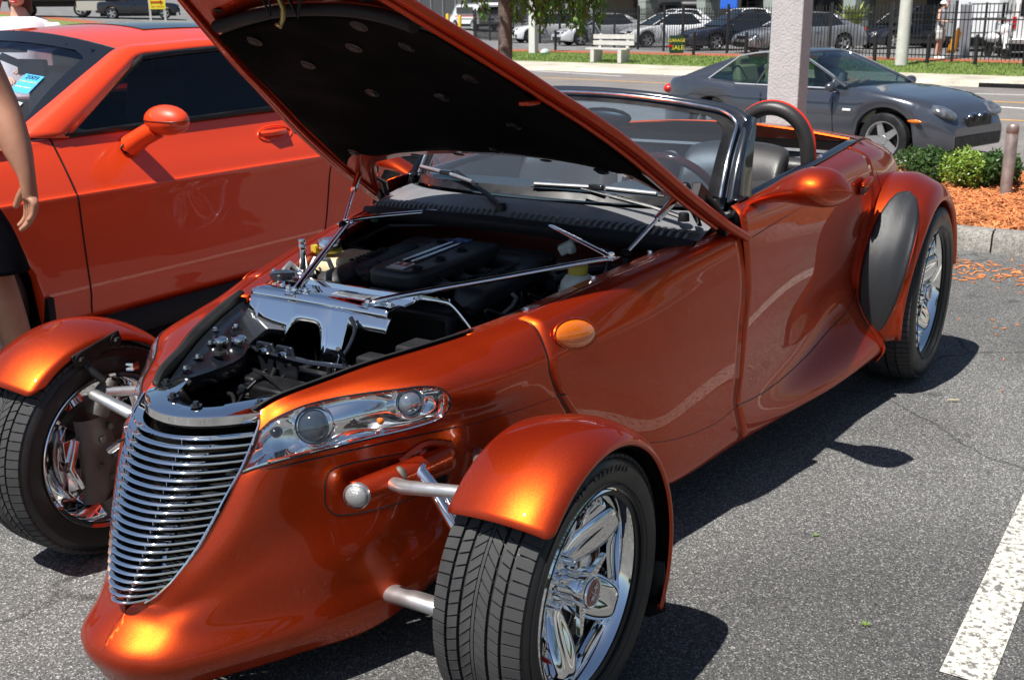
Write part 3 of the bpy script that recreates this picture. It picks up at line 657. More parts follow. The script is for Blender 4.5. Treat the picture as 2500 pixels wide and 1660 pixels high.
# ------------------------------------------------------------------ grille
GE = [(.690,.235,.170),(.675,.245,.176),(.653,.26,.188),(.617,.29,.192),(.569,.32,.186),(.518,.355,.172),(.466,.385,.156),(.416,.415,.140),(.375,.44,.120),(.335,.465,.097),(.30,.487,.066),(.282,.50,.040)]
def ge(z):
    zs = [g[0] for g in GE][::-1]; return float(np.interp(z, zs, [g[1] for g in GE][::-1])), float(np.interp(z, zs, [g[2] for g in GE][::-1]))
def bowl(z, t, dx=0., dy=0.):
    x, y = ge(z); B = .025+.085*(y/.19); return (x+dx+B*(1-abs(t)**2.3), (y+dy)*t, z)
gr = bpy.data.objects.new('grille', None); COL.objects.link(gr); gr.parent = CAR
nb = 22
for k in range(nb):
    z = .632-(.632-.292)*k/(nb-1); P = []
    for i in range(33):
        t = -1+2*i/32; a = bowl(z, t); dep = .007+.030*max(0, -t)**1.3+.012*max(0, t)**2
        c = bowl(z, t, -dep); P.append([(a[0], a[1], z-.0034), (a[0]+.0012, a[1], z-.0008), (a[0]-.0005, a[1], z+.0015), (c[0], c[1]*.985, z+.003), (c[0], c[1]*.985, z+.0015), (a[0]-.002, a[1], z-.0030)])
    MB().grid(P, cv=True).build('grille_bar', CHROME, gr, smooth=50)
for t in (-.42, .36):
    for k in range(nb-1):
        z = .632-(.632-.292)*k/(nb-1)-.008; a = bowl(z, t, -.012)
        MB().box((a[0], a[1], z), (.012, .0015, .011)).build('grille_strut', CHROME2, gr, smooth=0)
MB().grid([[bowl(z, t, -.075) for t in np.linspace(-1, 1, 21)] for z in np.linspace(.66, .285, 14)]).build('grille_backing', LINER, gr)
for s in (1, -1):
    MB().grid([[(ge(z)[0]+o, s*(ge(z)[1]+w_), z) for o, w_ in ((-.05, -.012), (-.004, -.003), (.002, .004))] for z in np.linspace(.675, .284, 30)]).build('grille_side_trim', BLK, gr)
    MB().tube([(ge(z)[0]+.004, s*(ge(z)[1]+.004), z) for z in np.linspace(.66, .284, 40)], .0035, 6).build('grille_edge', CHROME, gr)
# chrome top plate
pts = []
P = []
for i in range(49):
    t = -1+2*i/48; x, y = .248, .182; o = (x+.112*(1-abs(t)**2.3), y*t)
    if abs(t) > .62:
        k = (abs(t)-.62)/.38; inn = (o[0]-.066-.02*k, o[1]*(1-.30*(1-k))-math.copysign(.045*k, t)*1.0)
    else: inn = (o[0]-.056-.012*(abs(t)/.62)**4, o[1]*(.80))
    zt = .676-.004*(1-abs(t))
    P.append([(o[0]-.006, o[1]*.985, zt-.030), (o[0]+.001, o[1], zt-.022), (o[0], o[1], zt-.003), (o[0]-.004, o[1]*.985, zt), (inn[0], inn[1], zt+.001), (inn[0]-.002, inn[1], zt-.012)])
MB().grid(P).build('grille_top_plate', CHROME, gr, smooth=40)
for x, y in ((.285, -.058), (.215, .150), (.225, -.150), (.30, .035)): bolt(gr, (x, y, .677), .008, .007, BLKG)
# dark ledge behind the plate and the round duct
P = []
for i in range(33):
    t = -1+2*i/32; a = (.300+.010*(1-t*t)-.07*abs(t)**3, .165*t)
    P.append([(a[0], a[1], .668), (a[0]-.05+.01*abs(t), a[1]*.82, .655), (a[0]-.06, a[1]*.78, .62), (a[0]-.06, a[1]*.76, .45)])
MB().grid(P).build('duct_ledge', SHELF, CAR, smooth=40)

# ------------------------------------------------------------------ engine bay
RAILP = cr1([(.235,.165,.668),(.20,.195,.690),(.10,.232,.708),(0,.282,.728),(-.15,.346,.745),(-.27,.393,.757),(-.40,.440,.772),(-.6,.485,.80),(-.85,.542,.832),(-1.05,.585,.852),(-1.27,.63,.872)], 40)
for s in (1, -1):
    MB().grid([[(x, s*y, z-.004), (x, s*(y-.01), z-.06), (x, s*(y-.02), z-.20), (x, s*(y-.03), .36)] for x, y, z in RAILP]).build('bay_side_wall', BLKG, CAR, solid=.003, off=0)
    sh = [(.215,.170,.672),(.10,.222,.702),(0,.270,.720),(-.13,.328,.738),(-.25,.375,.750)]
    inn = [(.185,.155,.668),(.07,.150,.668),(-.03,.165,.67),(-.12,.22,.68),(-.25,.27,.69)]
    A1 = cr1(sh, 16); B1 = cr1(inn, 16)
    MB().grid([[(a[0], s*a[1], a[2]-.006), ((a[0]*2+b[0])/3, s*(a[1]*2+b[1])/3, (a[2]*2+b[2])/3-.010), (b[0], s*b[1], b[2]), (b[0], s*(b[1]-.004), b[2]-.03)] for a, b in zip(A1, B1)]).build('bay_shelf', SHELF, CAR, solid=.003, smooth=30)
    for x, y, z, r in ((.14,.178,.685,.007),(.075,.205,.692,.007),(-.0,.24,.704,.006),(-.13,.28,.713,.007),(-.06,.285,.72,.006)):
        bolt(CAR, (x, s*y, z), r, .006, CHROME2)
    # level discs and rubber stops on the shelf
    for x, y, z in (((-.03,.235,.699),(-.075,.215,.694)) if s < 0 else ((-.035,.225,.70),)):
        b = MB(); b.lathe([(0, .010), (.014, .011), (.019, .014), (.021, .010), (.021, 0)], 24, axis='z', c=(x, s*y, z)); b.build('clear_cap', CHROME2, CAR)
    b = MB(); b.lathe([(0, .03), (.007, .03), (.007, .012), (.018, .010), (.020, .004), (.013, 0)], 18, axis='z', c=(.02, s*.185, .688)); b.build('rubber_stop', BLK, CAR)
MB().grid([[(x, k_*(y-.05), .37) for k_ in (-1, 0, 1)] for x, y, z in RAILP]).build('bay_floor', BLK, CAR)
FWALL = mat('dark_copper_bulkhead', (.10, .012, .003), .35, .3, .6)
MB().grid([[(-1.17-.02*abs(y)*0, y, z) for y in np.linspace(-.62, .62, 9)] for z in (.35, .6, .86)]).build('bulkhead', FWALL, CAR, solid=.004)
# black struts, radiator pack and latch bracket ahead of the cross panel
b = MB()
b.box((-.16, -.02, .50), (.035, .50, .24)); b.build('radiator', BLK, CAR, bevel=.006)
for i in range(13): MB().box((-.139, -.02, .40+.017*i), (.006, .46, .006)).build('radiator_fin', BLKM, CAR, smooth=0)
b = MB(); b.box((-.30, -.33, .62), (.05, .07, .22)); b.build('cooler', BLK, CAR, bevel=.006)
for i in range(11): MB().box((-.272, -.33, .53+.018*i), (.006, .05, .007)).build('cooler_fin', DULL, CAR, smooth=0)
b = MB(); b.tube([(-.16,-.30,.66),(-.12,-.2,.665),(-.115,0,.66),(-.14,.2,.665),(-.19,.33,.69)], .012, 8, flat=.5)
b.build('cross_rail', BLKG, CAR)
def br(y, x0=-.125):
    b = MB(); b.prism([(-.040, -.09), (.040, -.09), (.045, -.02), (.028, .035), (-.028, .035), (-.045, -.02)], .010, lambda u, v, w: (x0+w, y+u, .655+v)); return b
for y in (-.165, -.095):
    br(y).build('latch_bracket', BLKG, CAR, bevel=.004); bolt(CAR, (-.113, y, .668), .009, .008, CHROME2, n=(1, 0, .1))
b = MB(); b.box((-.06, -.06, .56), (.10, .16, .10)); b.box((-.05, -.14, .60), (.06, .05, .05)); b.build('control_box', BLK, CAR, bevel=.008)
for i in range(7): MB().box((-.008, -.13, .525+.012*i), (.004, .02, .006)).build('box_fin', DULL, CAR, smooth=0)
b = MB(); b.box((.02, .05, .53), (.09, .10, .08)); b.lathe([(0,.02),(.018,.02),(.02,0)], 16, axis='z', c=(.0, .06, .57)); b.build('horn_box', BLK, CAR, bevel=.006)
b = MB(); b.lathe([(.03, 0), (.09, .02), (.10, .06), (.085, .09)], 24, axis='z', c=(.12, .0, .42)); b.tube([(.1,-.1,.48),(.14,0,.50),(.10,.1,.47)], .022, 10); b.build('intake_duct', BLK, CAR)
b = MB(); b.box((-.24, .26, .655), (.09, .10, .13)); b.box((-.20, .17, .60), (.06, .14, .16)); b.build('fuse_box', BLKM, CAR, bevel=.008)
b = MB(); b.tube([(-.26,.0,.60),(-.24,.12,.63),(-.27,.26,.66),(-.34,.34,.70)], .010, 8); b.tube([(-.1,-.25,.62),(-.05,-.1,.63),(.02,.1,.60),(-.02,.2,.64)], .006, 6); b.build('hose', BLK, CAR)
rc_ = random.Random(4)
for k in range(34):
    x, y, z = rc_.uniform(-.24, .16), rc_.uniform(-.26, .28), rc_.uniform(.42, .62)
    if abs(y) > .16+.45*(.2-x): continue
    L = [Vector((x, y, z))]; d = Vector((rc_.uniform(-1, 1), rc_.uniform(-1, 1), rc_.uniform(-.4, .4))).normalized()
    for i in range(5): d = (d+Vector((rc_.uniform(-.6, .6), rc_.uniform(-.6, .6), rc_.uniform(-.5, .5)))).normalized(); L.append(L[-1]+d*rc_.uniform(.025, .05))
    MB().tube(cr1([tuple(q) for q in L], 14), rc_.choice((.004, .006, .009)), 7).build('hose', BLK if k % 3 else BLKG, CAR, smooth=60)
for k in range(22):
    x, y, z = rc_.uniform(-.9, -.45), rc_.choice((rc_.uniform(.22, .45), rc_.uniform(-.48, -.36))), rc_.uniform(.66, .74)
    b = MB(); b.box((x, y, z), (rc_.uniform(.02, .06), rc_.uniform(.02, .05), rc_.uniform(.02, .05)), Matrix.Rotation(rc_.uniform(0, 3), 3, 'Z')); b.build('connector', rc_.choice((BLK, BLKM, BLKM, DULL)), CAR, bevel=.004)
    L = [(x, y, z+.02), (x+rc_.uniform(-.1, .1), y+rc_.uniform(-.05, .05), z+.05), (x+rc_.uniform(-.15, .15), y+rc_.uniform(-.05, .05), z)]
    MB().tube(cr1(L, 8), .005, 6).build('wire', BLK, CAR, smooth=60)
# polished cross panel
P = []
YS = np.linspace(-.350, .20, 47)
for y in YS:
    k = min(1, max(0, (.14-y)/.05)) if y > .14 else 1
    xf = -.268+.004*math.sin(y*9); e = 1 if y > -.335 else 1-((-.335-y)/.04)**2*.4
    zz = .776
    P.append([(-.418, y, zz+.010), (-.410, y, zz+.016), (-.392, y, zz+.016), (-.388, y, zz+.004), (-.330, y, zz+.002), (-.318, y, zz+.008), (xf-.02, y, zz+.007), (xf-.012, y, zz+.0025), (xf-.004, y, zz+.006), (xf+.004, y, zz-.001), (xf+.007, y, zz-.014)])
n0 = len(P)
full = P[:]
MB().grid([[(p[0], p[1], p[2]) for p in r[0:11]] for r in full if r[0][1] < .152]).build('cross_panel', CHROME, CAR, smooth=40, solid=.002)
# lower apron with the two arches
P = []
for y in np.linspace(-.348, .152, 90):
    z0 = .765
    def arch(c, w_): 
        t = abs(y-c)/w_; return .0 if t > 1 else (1-t**4)**.5
    zb = .640
    if y > .012: zb = .730 if y > .02 else .64
    a1 = arch(-.118, .070); zb = zb+(.720-zb)*a1 if a1 else zb
    if y < -.188: zb = .668 if y > -.31 else .70
    if -.048 < y < .012: zb = .600
    x = -.262-.05*((z0-zb)/.12)**1.2 if zb < .7 else -.262
    P.append([(-.262, y, z0+.002), (-.256, y, z0-.006), (-.250+.25*(z0-zb)*.5, y, (z0+zb)/2), (-.250+.42*(z0-zb), y, zb)])
MB().grid(P).build('cross_panel_apron', CHROME, CAR, smooth=50, solid=.002)
b = MB(); P = []
for i in range(24):
    u = i/23; y = .13+.27*u; z = .792-.0*u if u < .45 else .792-.075*min(1, (u-.45)/.33)**1.3; x = -.398+.02*u; wd = .030
    P.append([(x-wd/2, y, z-.004), (x-wd/2+.003, y, z+.003), (x, y, z+.001), (x+wd/2-.003, y, z+.003), (x+wd/2, y, z-.006)])
b.grid(P).build('cross_panel_end', CHROME, CAR, smooth=40, solid=.002)
MB().grid([[(-.386, y, .7815), (-.334, y, .7805)] for y in (-.12, .06)]).build('paper_label', mat('worn_grey_label', (.22, .23, .25), .5, var=.5, vscale=90), CAR, smooth=0)
MB().grid([[(-.383, y, .7822), (-.372, y, .7820)] for y in (-.105, -.06)]).build('label_header', mat('dark_label_print', (.08, .1, .12), .5), CAR, smooth=0)
for k in range(4): MB().grid([[(-.366+.0075*k, y, .7820), (-.3635+.0075*k, y, .7820)] for y in (-.10, .045)]).build('label_line', mat('dark_label_print', (.1, .1, .1), .5), CAR, smooth=0)
for y in (-.245, -.205, -.18, .045, .075, .115): bolt(CAR, (-.302, y, .784), .008, .008, CHROME)
b = MB(); b.lathe([(0, .0), (.035, .004), (.038, .018), (.034, .022), (0, .020)], 24, axis='z', c=(-.365, -.325, .79)); b.build('round_cap', BLKG, CAR)
# chrome stay rods
for pts in ([(-.285,-.207,.785),(-.33,-.225,.800),(-.60,-.36,.838),(-.83,-.478,.866)], [(-.285,.055,.783),(-.33,.10,.800),(-.55,.30,.832),(-.74,.47,.860),(-.80,.505,.860)],
            [(-.82,-.475,.865),(-.88,-.465,.875),(-1.04,-.295,.888),(-1.06,-.265,.885)], [(-.80,.505,.860),(-.83,.46,.868),(-1.0,.20,.888),(-1.02,.17,.885)]):
    MB().tube(cr1(pts, 16), .0105, 12, flat=.75).build('stay_rod', CHROME, CAR, smooth=60)
for p in ((-.82,-.478,.866), (-.80,.505,.862), (-.285,-.207,.783), (-.285,.055,.783)):
    b = MB(); b.box(p, (.05, .035, .006)); b.build('rod_bracket', CHROME, CAR, bevel=.002); bolt(CAR, (p[0], p[1], p[2]+.004), .009, .008, CHROME)
# gas struts of the raised cover
for a, c in (((-.80,-.470,.865), (-1.115,-.640,1.03)), ((-.90,.500,.855), (-1.075,.600,1.03))):
    a, c = Vector(a), Vector(c); m_ = a.lerp(c, .52)
    b = MB(); b.tube([m_, a.lerp(c, .97)], .0115, 14); b.build('gas_strut', CHROME2, CAR, smooth=60)
    b = MB(); b.tube([a, m_], .0055, 10); b.build('strut_rod', CHROME, CAR, smooth=60)
    b = MB(); b.ell(a, (.015, .015, .015), 12, 8); b.ell(a, (.015, .015, .015), 12, 8, R=Matrix.Rotation(PI, 3, 'X')); b.tube([a, a-Vector((0, 0, .03))], .012, 8); b.build('strut_joint', BLK, CAR); MB().ell(c, (.016, .016, .016), 12, 8, z0=-1).build('strut_joint', BLK, CAR)
# bottles
b = MB(); b.box((-.735,-.405,.715), (.21, .14, .15)); b.build('coolant_bottle', TANK, CAR, bevel=.035, seg=5)
b = MB(); b.lathe([(0,.028),(.024,.030),(.026,.024),(.036,.026),(.040,.016),(.040,.004),(.034,0)], 28, axis='z', c=(-.685,-.43,.815)); b.build('pressure_cap', CHROME2, CAR)
b = MB(); b.lathe([(.036,-.004),(.038,.002),(.036,.006),(0,.006)], 24, axis='z', c=(-.690,-.43,.806)); b.box((-.655,-.462,.815), (.02,.02,.022)); b.build('cap_collar', YELLOW, CAR)
b = MB(); b.lathe([(0,.16),(.030,.158),(.036,.150),(.037,.145),(.034,.142),(.034,0)], 28, axis='z', c=(-.535,-.405,.62)); b.tube([(-.535,-.405,.775),(-.535,-.405,.84)], [.013,.010], 12); b.lathe([(.0,.03),(.011,.03),(.013,.022),(.010,.018),(.013,.012),(.010,.0)], 14, axis='z', c=(-.535,-.405,.84)); b.build('drier_canister', CHROME2, CAR, smooth=50)
b = MB(); b.tube([(-.525,-.42,.775),(-.50,-.425,.80),(-.46,-.41,.79),(-.40,-.39,.74),(-.36,-.38,.70)], .009, 10); b.tube([(-.545,-.39,.775),(-.56,-.38,.81),(-.60,-.36,.80),(-.63,-.35,.72)], .008, 8); b.build('refrigerant_pipe', SATIN, CAR, smooth=60)
b = MB(); b.ell((-.755,.425,.78), (.055,.05,.045), 20, 8); b.lathe([(.055,0),(.055,-.10),(.03,-.12)], 20, axis='z', c=(-.755,.425,.78)); b.build('brake_fluid_bottle', TANKW, CAR, smooth=60)
b = MB(); b.lathe([(0,.028),(.024,.028),(.028,.022),(.028,0)], 24, axis='z', c=(-.755,.425,.818)); b.build('bottle_cap', YELLOW, CAR)
b = MB(); b.box((-.98,.26,.835), (.045,.05,.03), Matrix.Rotation(.5, 3, 'Z')@Matrix.Rotation(.5, 3, 'X')); b.box((-.965,.285,.832), (.03,.02,.02)); b.build('wiring_plug', TANKW, CAR, bevel=.005)
b = MB(); b.ell((-1.02,-.52,.85), (.018,.018,.018), 12, 6); b.build('green_valve_cap', mat('dull_green_cap', (.05,.16,.10), .5), CAR)
# engine with its black intake cover
b = MB(); b.box((-.78,-.07,.60), (.62,.52,.26)); b.build('engine_block', BLK, CAR, bevel=.02)
ICOV = mat('intake_cover_plastic', (.020, .021, .024), .45, bump=.3, bscale=420, var=.2)
def bank(y, w_, x0, x1, z0, z1, name='intake_bank'):
    G = []
    for i in range(22):
        u = i/21; x = x0+(x1-x0)*u; e = min(1, min(u, 1-u)/.10)**.5; row = []
        for j in range(15):
            t = PI*j/14; row.append((x, y-w_*e*math.cos(t), (z0+(z1-z0)*u)-.055+.055*e*math.sin(t)**.4))
        G.append(row)
    MB().grid(G).build(name, ICOV, CAR, smooth=50)
bank(-.315, .050, -.50, -1.0, .775, .805); bank(.155, .052, -.56, -1.0, .775, .805)
b = MB(); b.prism([(-.555,-.165),(-.60,-.175),(-.97,-.19),(-.97,.03),(-.62,.015),(-.565,0),(-.545,-.03),(-.545,-.14)], .055, lambda u, v, w_: (u, v, .752+w_+.02*(-u-.55)/.4)); b.build('intake_cover', ICOV, CAR, bevel=.016, seg=4)
b = MB(); b.box((-.99,-.08,.775), (.10,.56,.06)); b.build('intake_manifold', ICOV, CAR, bevel=.025, seg=4)
for x in (-.64, -.74, -.84):
    for y0, y1 in ((-.29, -.16), (.13, .0)):
        b = MB(); b.tube([(x, y0, .765), (x, (y0+y1)/2, .752), (x-.01, y1, .768)], .021, 10); b.build('intake_runner', BLK, CAR)
        b = MB(); b.box((x+.03, (y0+y1)/2+.01, .765), (.03, .035, .03)); b.build('coil_plug', BLK, CAR, bevel=.004)
for x, y in ((-.60,-.02), (-.72,-.025), (-.84,-.03), (-.90,-.15)):
    b = MB(); b.lathe([(.020,.001),(.017,.003),(.013,.001),(.012,-.004)], 20, axis='z', c=(x, y, .811+.02*(-x-.55)/.4)); b.build('cover_grommet', BLK, CAR)
zt = lambda x: .8085+.02*(-x-.55)/.4
b = MB(); b.bar((-.575,-.085,zt(-.575)), (-.640,-.090,zt(-.64)), .062, .002); b.build('badge_plate', SATIN, CAR, smooth=0)
text('3.5', .040, frame((-.622,-.088,zt(-.622)+.002), (.03,1,0), (-1,.0,.05)), mat('badge_red', (.5,.02,.01), .4), CAR)
text('HIGH OUTPUT', .0085, frame((-.594,-.086,zt(-.594)+.002), (.03,1,0), (-1,.0,.05)), WHITEP, CAR)
for o in (-.016, .016):
    L = [(x, -.093+o-.03*(-x-.65)*.3, zt(x)+.003) for x in np.linspace(-.65, -.90, 30)]
    MB().tube(L, .007, 8, flat=.5).build('badge_rib_strip', CHROME2, CAR)
b = MB(); b.bar((-.905,-.10,zt(-.905)+.001), (-.955,-.10,zt(-.95)+.001), .060, .003); b.build('badge_emblem', mat('blue_silver_emblem', (.12,.22,.5), .3, .4, var=.6, vscale=80), CAR)
text('24 VALVE', .040, frame((-.76,.165,.797), (-1,0,.06), (0,-1,.0)), BLKM, CAR, ext=.003)
text('24 VALVE', .040, frame((-.74,-.315,.796), (-1,0,.06), (0,-1,.0)), BLKM, CAR, ext=.003)
b = MB(); b.tube([(-.80,-.45,.80),(-.95,-.40,.845),(-1.05,-.2,.85),(-1.05,.15,.85),(-1.0,.40,.835),(-.85,.46,.80)], .006, 8); b.tube([(-.95,.45,.80),(-.87,.40,.80),(-.80,.33,.78),(-.9,.25,.77)], .013, 10); b.tube([(-.55,.30,.72),(-.62,.36,.74),(-.68,.33,.70)], .010, 8); b.build('bay_hose', BLK, CAR)
b = MB(); b.tube([(-.50,.33,.74),(-.53,.35,.765),(-.56,.345,.78),(-.56,.33,.79)], .006, 8); b.lathe([(0,.01),(.014,.01),(.014,0)], 12, axis='z', c=(-.46,.39,.75)); b.build('valve_pipe', DULL, CAR)
b = MB(); b.bar((-.42,.40,.757), (-.52,.435,.773), .03, .002); b.build('serial_sticker', mat('gold_black_sticker', (.2,.12,.04), .4, var=.7, vscale=120), CAR, smooth=0)

# ------------------------------------------------------------------ cowl, seal, windscreen
SEAL = cr1([(-1.10,-.625,.868),(-1.06,-.5,.882),(-1.025,-.3,.893),(-1.005,0,.900),(-1.025,.3,.893),(-1.06,.5,.882),(-1.10,.625,.868)], 41)
MB().grid([[(x+.022, y, z-.040), (x+.020, y, z-.012), (x+.006, y, z+.003), (x-.010, y, z+.002), (x-.016, y, z-.008)] for x, y, z in SEAL]).build('cowl_seal', BLKM, CAR, solid=.003)
WB = lambda y: (-1.135-.26*(abs(y)/.62)**2.4, y, .950-.030*(abs(y)/.62)**2)
WT = lambda y: (-1.50-.085*(abs(y)/.58)**3, y*.955, 1.250-.055*(abs(y)/.58)**2.2)
COWLM = mat('grey_black_cowl_plastic', (.17, .172, .18), .36, bump=.3, bscale=600, var=.1)
P = []
for k, (x, y, z) in enumerate(SEAL):
    yy = y; wx, _, wz = WB(yy); row = []
    for u in np.linspace(0, 1, 9):
        row.append((x-.016+(wx+.03-x+.016)*u, y, z-.010+(wz-.004-z+.010)*u+.012*math.sin(PI*u)))
    P.append(row)
MB().grid(P).build('cowl_panel', COWLM, CAR, smooth=60)
lv = MB(); lv.tube(cr1([(.0,0,-.004),(-.012,0,.007),(-.035,0,.012),(-.060,0,.010),(-.075,0,.002)], 9), [.004,.006,.0065,.0065,.006,.006,.0055,.005,.003], 8, flat=1.0)
lv0 = lv.build('louvre', COWLM, CAR, smooth=60)
sl0 = MB().grid([[(-.008,-.0055,.0035),(-.008,.0055,.0035)],[(-.030,-.0065,.0075),(-.030,.0065,.0075)],[(-.062,-.006,.0075),(-.062,.006,.0075)]]).build('louvre_slot', BLK, CAR, smooth=0)
first = True
for i in range(53):
    y = -.585+1.17*i/52
    if -.09 < y-.0 < .02 and i % 1 == 0 and abs(y+.0) < .045: continue
    x = float(np.interp(y, SEAL[:, 1], SEAL[:, 0])); z = float(np.interp(y, SEAL[:, 1], SEAL[:, 2]))
    Mx = Matrix.Translation((x-.020, y, z+.001)) @ Matrix.Rotation(-.16-y*.25, 4, 'Z')
    if first: lv0.matrix_local = Mx; first = False
    else: shared(lv0, 'louvre', CAR, Mx)
    M2 = Mx @ Matrix.Translation((0, .011, .0065))
    if i == 0: sl0.matrix_local = M2
    else: shared(sl0, 'louvre_slot', CAR, M2)
# glass and frame
ys = np.linspace(-.60, .60, 31)
G = []
for y in ys:
    a, c = Vector(WB(y)), Vector(WT(y)); row = []
    for u in np.linspace(0, 1, 13):
        p = a.lerp(c, u); p += Vector((.018, 0, .018))*math.sin(PI*u)*.8; row.append(tuple(p))
    G.append(row)
MB().grid(G).build('windscreen', WGLASS, CAR, smooth=70)
# dark frit band inside the frame
def edgeloop(ins):
    L = []
    def pt(y, u):
        a, c = Vector(WB(y)), Vector(WT(y)); p = a.lerp(c, u); return p+Vector((.018, 0, .018))*math.sin(PI*u)*.8
    R_ = .09
    Y = .60-ins; u0, u1 = ins*1.6, 1-ins*1.9
    for t in np.linspace(-Y+R_, Y-R_, 24): L.append(pt(t, u1))
    for a in np.linspace(PI/2, 0, 8): L.append(pt(Y-R_+R_*math.cos(a), u1-R_*2.0+R_*2.0*math.sin(a)))
    for u in np.linspace(u1-R_*2.2, u0+.06, 8): L.append(pt(Y, u))
    for a in np.linspace(0, -PI/2, 6): L.append(pt(Y-.05+.05*math.cos(a), u0+.05+.05*math.sin(a)))
    for t in np.linspace(Y-.06, -Y+.06, 24): L.append(pt(t, u0))
    for a in np.linspace(-PI/2, -PI, 6): L.append(pt(-Y+.05+.05*math.cos(a), u0+.05+.05*math.sin(a)))
    for u in np.linspace(u0+.06, u1-R_*2.2, 8): L.append(pt(-Y, u))
    for a in np.linspace(PI, PI/2, 8): L.append(pt(-Y+R_+R_*math.cos(a), u1-R_*2.0+R_*2.0*math.sin(a)))
    return L
O_, I_ = edgeloop(0), edgeloop(.045)
MB().grid([[o+Vector((.002, 0, .003)), i+Vector((.002, 0, .003))] for o, i in zip(O_, I_)], cu=True).build('glass_border', BLK, CAR)
fr_ = edgeloop(-.012); n1 = 24+8+8
b = MB(); top = fr_[-8-8:]+fr_[:n1]
b.tube([p+Vector((-.014, 0, .002)) for p in top], .018, 12, flat=.8); b.build('windscreen_frame', mat('gloss_charcoal_frame', (.022,.026,.034), .16, coat=.8), CAR, smooth=60)
b = MB(); b.tube([p+Vector((.014, 0, .012)) for p in edgeloop(.008)[-16:]+edgeloop(.008)[:n1]], .006, 8); b.build('frame_bead', CHROME2, CAR, smooth=60)
for s in (1, -1):
    b = MB(); b.grid([[(-1.40,s*.60,.86),(-1.36,s*.655,.88),(-1.44,s*.67,.88)],[(-1.42,s*.60,.95),(-1.385,s*.645,.95),(-1.45,s*.655,.95)],[(-1.47,s*.60,1.04),(-1.44,s*.628,1.04),(-1.50,s*.635,1.04)],[(-1.60,s*.56,1.19),(-1.585,s*.59,1.19),(-1.64,s*.59,1.18)]]); b.build('screen_pillar', SHELF, CAR, smooth=60, solid=.006)
    b = MB(); b.box((-1.33, s*.60, .885), (.10, .07, .05)); b.build('hinge_cover', BLK, CAR, bevel=.01)
# wipers
def wiper(base, el, tip0, tip1):
    base, el, tip0, tip1 = map(Vector, (base, el, tip0, tip1))
    b = MB(); b.tube([base, base+(el-base)*.3+Vector((0,0,.006)), el], [.013, .011, .006], 8, flat=.6); b.lathe([(0,.016),(.014,.015),(.017,.008),(.018,-.01)], 16, axis='z', c=base); b.build('wiper_arm', BLK, CAR, smooth=40)
    b = MB(); b.tube([tip0, tip0.lerp(tip1, .5)+Vector((0,0,.006)), tip1], .007, 8, flat=.7); b.build('wiper_blade', BLK, CAR)
    b = MB(); b.tube([tip0.lerp(tip1, .03)+Vector((.008,0,.008)), tip0.lerp(tip1, .45)+Vector((.008,0,.012))], .006, 8); b.tube([tip0.lerp(tip1, .58)+Vector((.008,0,.012)), tip0.lerp(tip1, .95)+Vector((.008,0,.008))], .006, 8); b.build('blade_cover', SATIN, CAR)
    b = MB(); b.box(tip0.lerp(tip1, .5)+Vector((.004,0,.012)), (.022, .05, .016)); b.build('wiper_joint', BLKG, CAR, bevel=.003)
wiper((-1.045,-.02,.925), (-1.20,-.30,1.003), (-1.315,-.54,.985), (-1.13,-.17,.975))
wiper((-1.16,.56,.925), (-1.14,.22,.990), (-1.145,.035,.985), (-1.215,.47,.975))
# rear-view mirror
b = MB(); b.ell((-1.50, .10, 1.175), (.03, .11, .034), 20, 8); b.ell((-1.50, .10, 1.175), (.018, .11, .034), 20, 8, R=Matrix.Rotation(PI, 3, 'X')); b.tube([(-1.47,0,1.20),(-1.50,.10,1.175)], .01, 8); b.build('rear_view_mirror', BLK, CAR, smooth=60)
# door mirrors
for s in (1, -1):
    G = []
    path = cr1([(-1.45,.665,.940),(-1.43,.73,.972),(-1.40,.80,1.000),(-1.39,.87,1.012),(-1.40,.94,1.008),(-1.42,.985,.996)], 26)
    rad = cr1([(.055,.020),(.055,.028),(.078,.044),(.104,.060),(.096,.053),(.012,.010)], 26)
    for i, (p, r) in enumerate(zip(path, rad)):
        if i == 25: r = (.002, .002)
        row = []
        for j in range(22):
            t = 2*PI*j/22; row.append((p[0]+r[0]*math.cos(t)*(1.0 if math.cos(t) > 0 else .55), s*p[1], p[2]+r[1]*math.sin(t)))
        G.append(row)
    MB().grid(G, cv=True).build('door_mirror', PAINT, CAR, smooth=70, sub=1)
    MB().ell((-1.448, s*.865, 1.008), (.012, .085, .055), 20, 6, R=Matrix.Rotation(0, 3, 'Y')).build('mirror_glass', CHROME, CAR)
    MB().tube([(-1.47, s*.68, .938), (-1.39, s*.685, .935), (-1.375, s*.66, .938)], .004, 6).build('mirror_gasket', BLK, CAR)
# ------------------------------------------------------------------ raised engine cover
HX=[-1.30,-1.2,-1.1,-1.0,-.9,-.8,-.7,-.6,-.5,-.4,-.3,-.2,-.1,0,.06,.12]
HY=[.712,.690,.668,.652,.633,.611,.583,.546,.506,.469,.426,.381,.335,.28,.235,.18]
HZ=[.868,.918,.975,1.031,1.093,1.156,1.218,1.279,1.336,1.394,1.453,1.511,1.57,1.628,1.662,1.692]
NX, NZ = -.515, .857
def hoodpt(x, v, off=0., crown=1.):
    e = float(np.interp(x, HX, HY)); z = float(np.interp(x, HX, HZ)); k = (x+1.3)/1.4
    c = (.105-.045*k)*(1-abs(v)**2.3)*crown+off
    return (x+NX*c, v*e, z+NZ*c)
def x0(v):
    a = abs(v); k = max(0, (a-.76)/.24); return -1.00-.30*(k**1.6)
def x1(v): return .05+.07*(1-v*v)
VS = [-1+2*j/48 for j in range(49)]
top = [[hoodpt(x0(v)+(x1(v)-x0(v))*u, v) for v in VS] for u in np.linspace(0, 1, 50)]
MB().grid(top).build('engine_cover', PAINT, CAR, smooth=60, solid=.004)
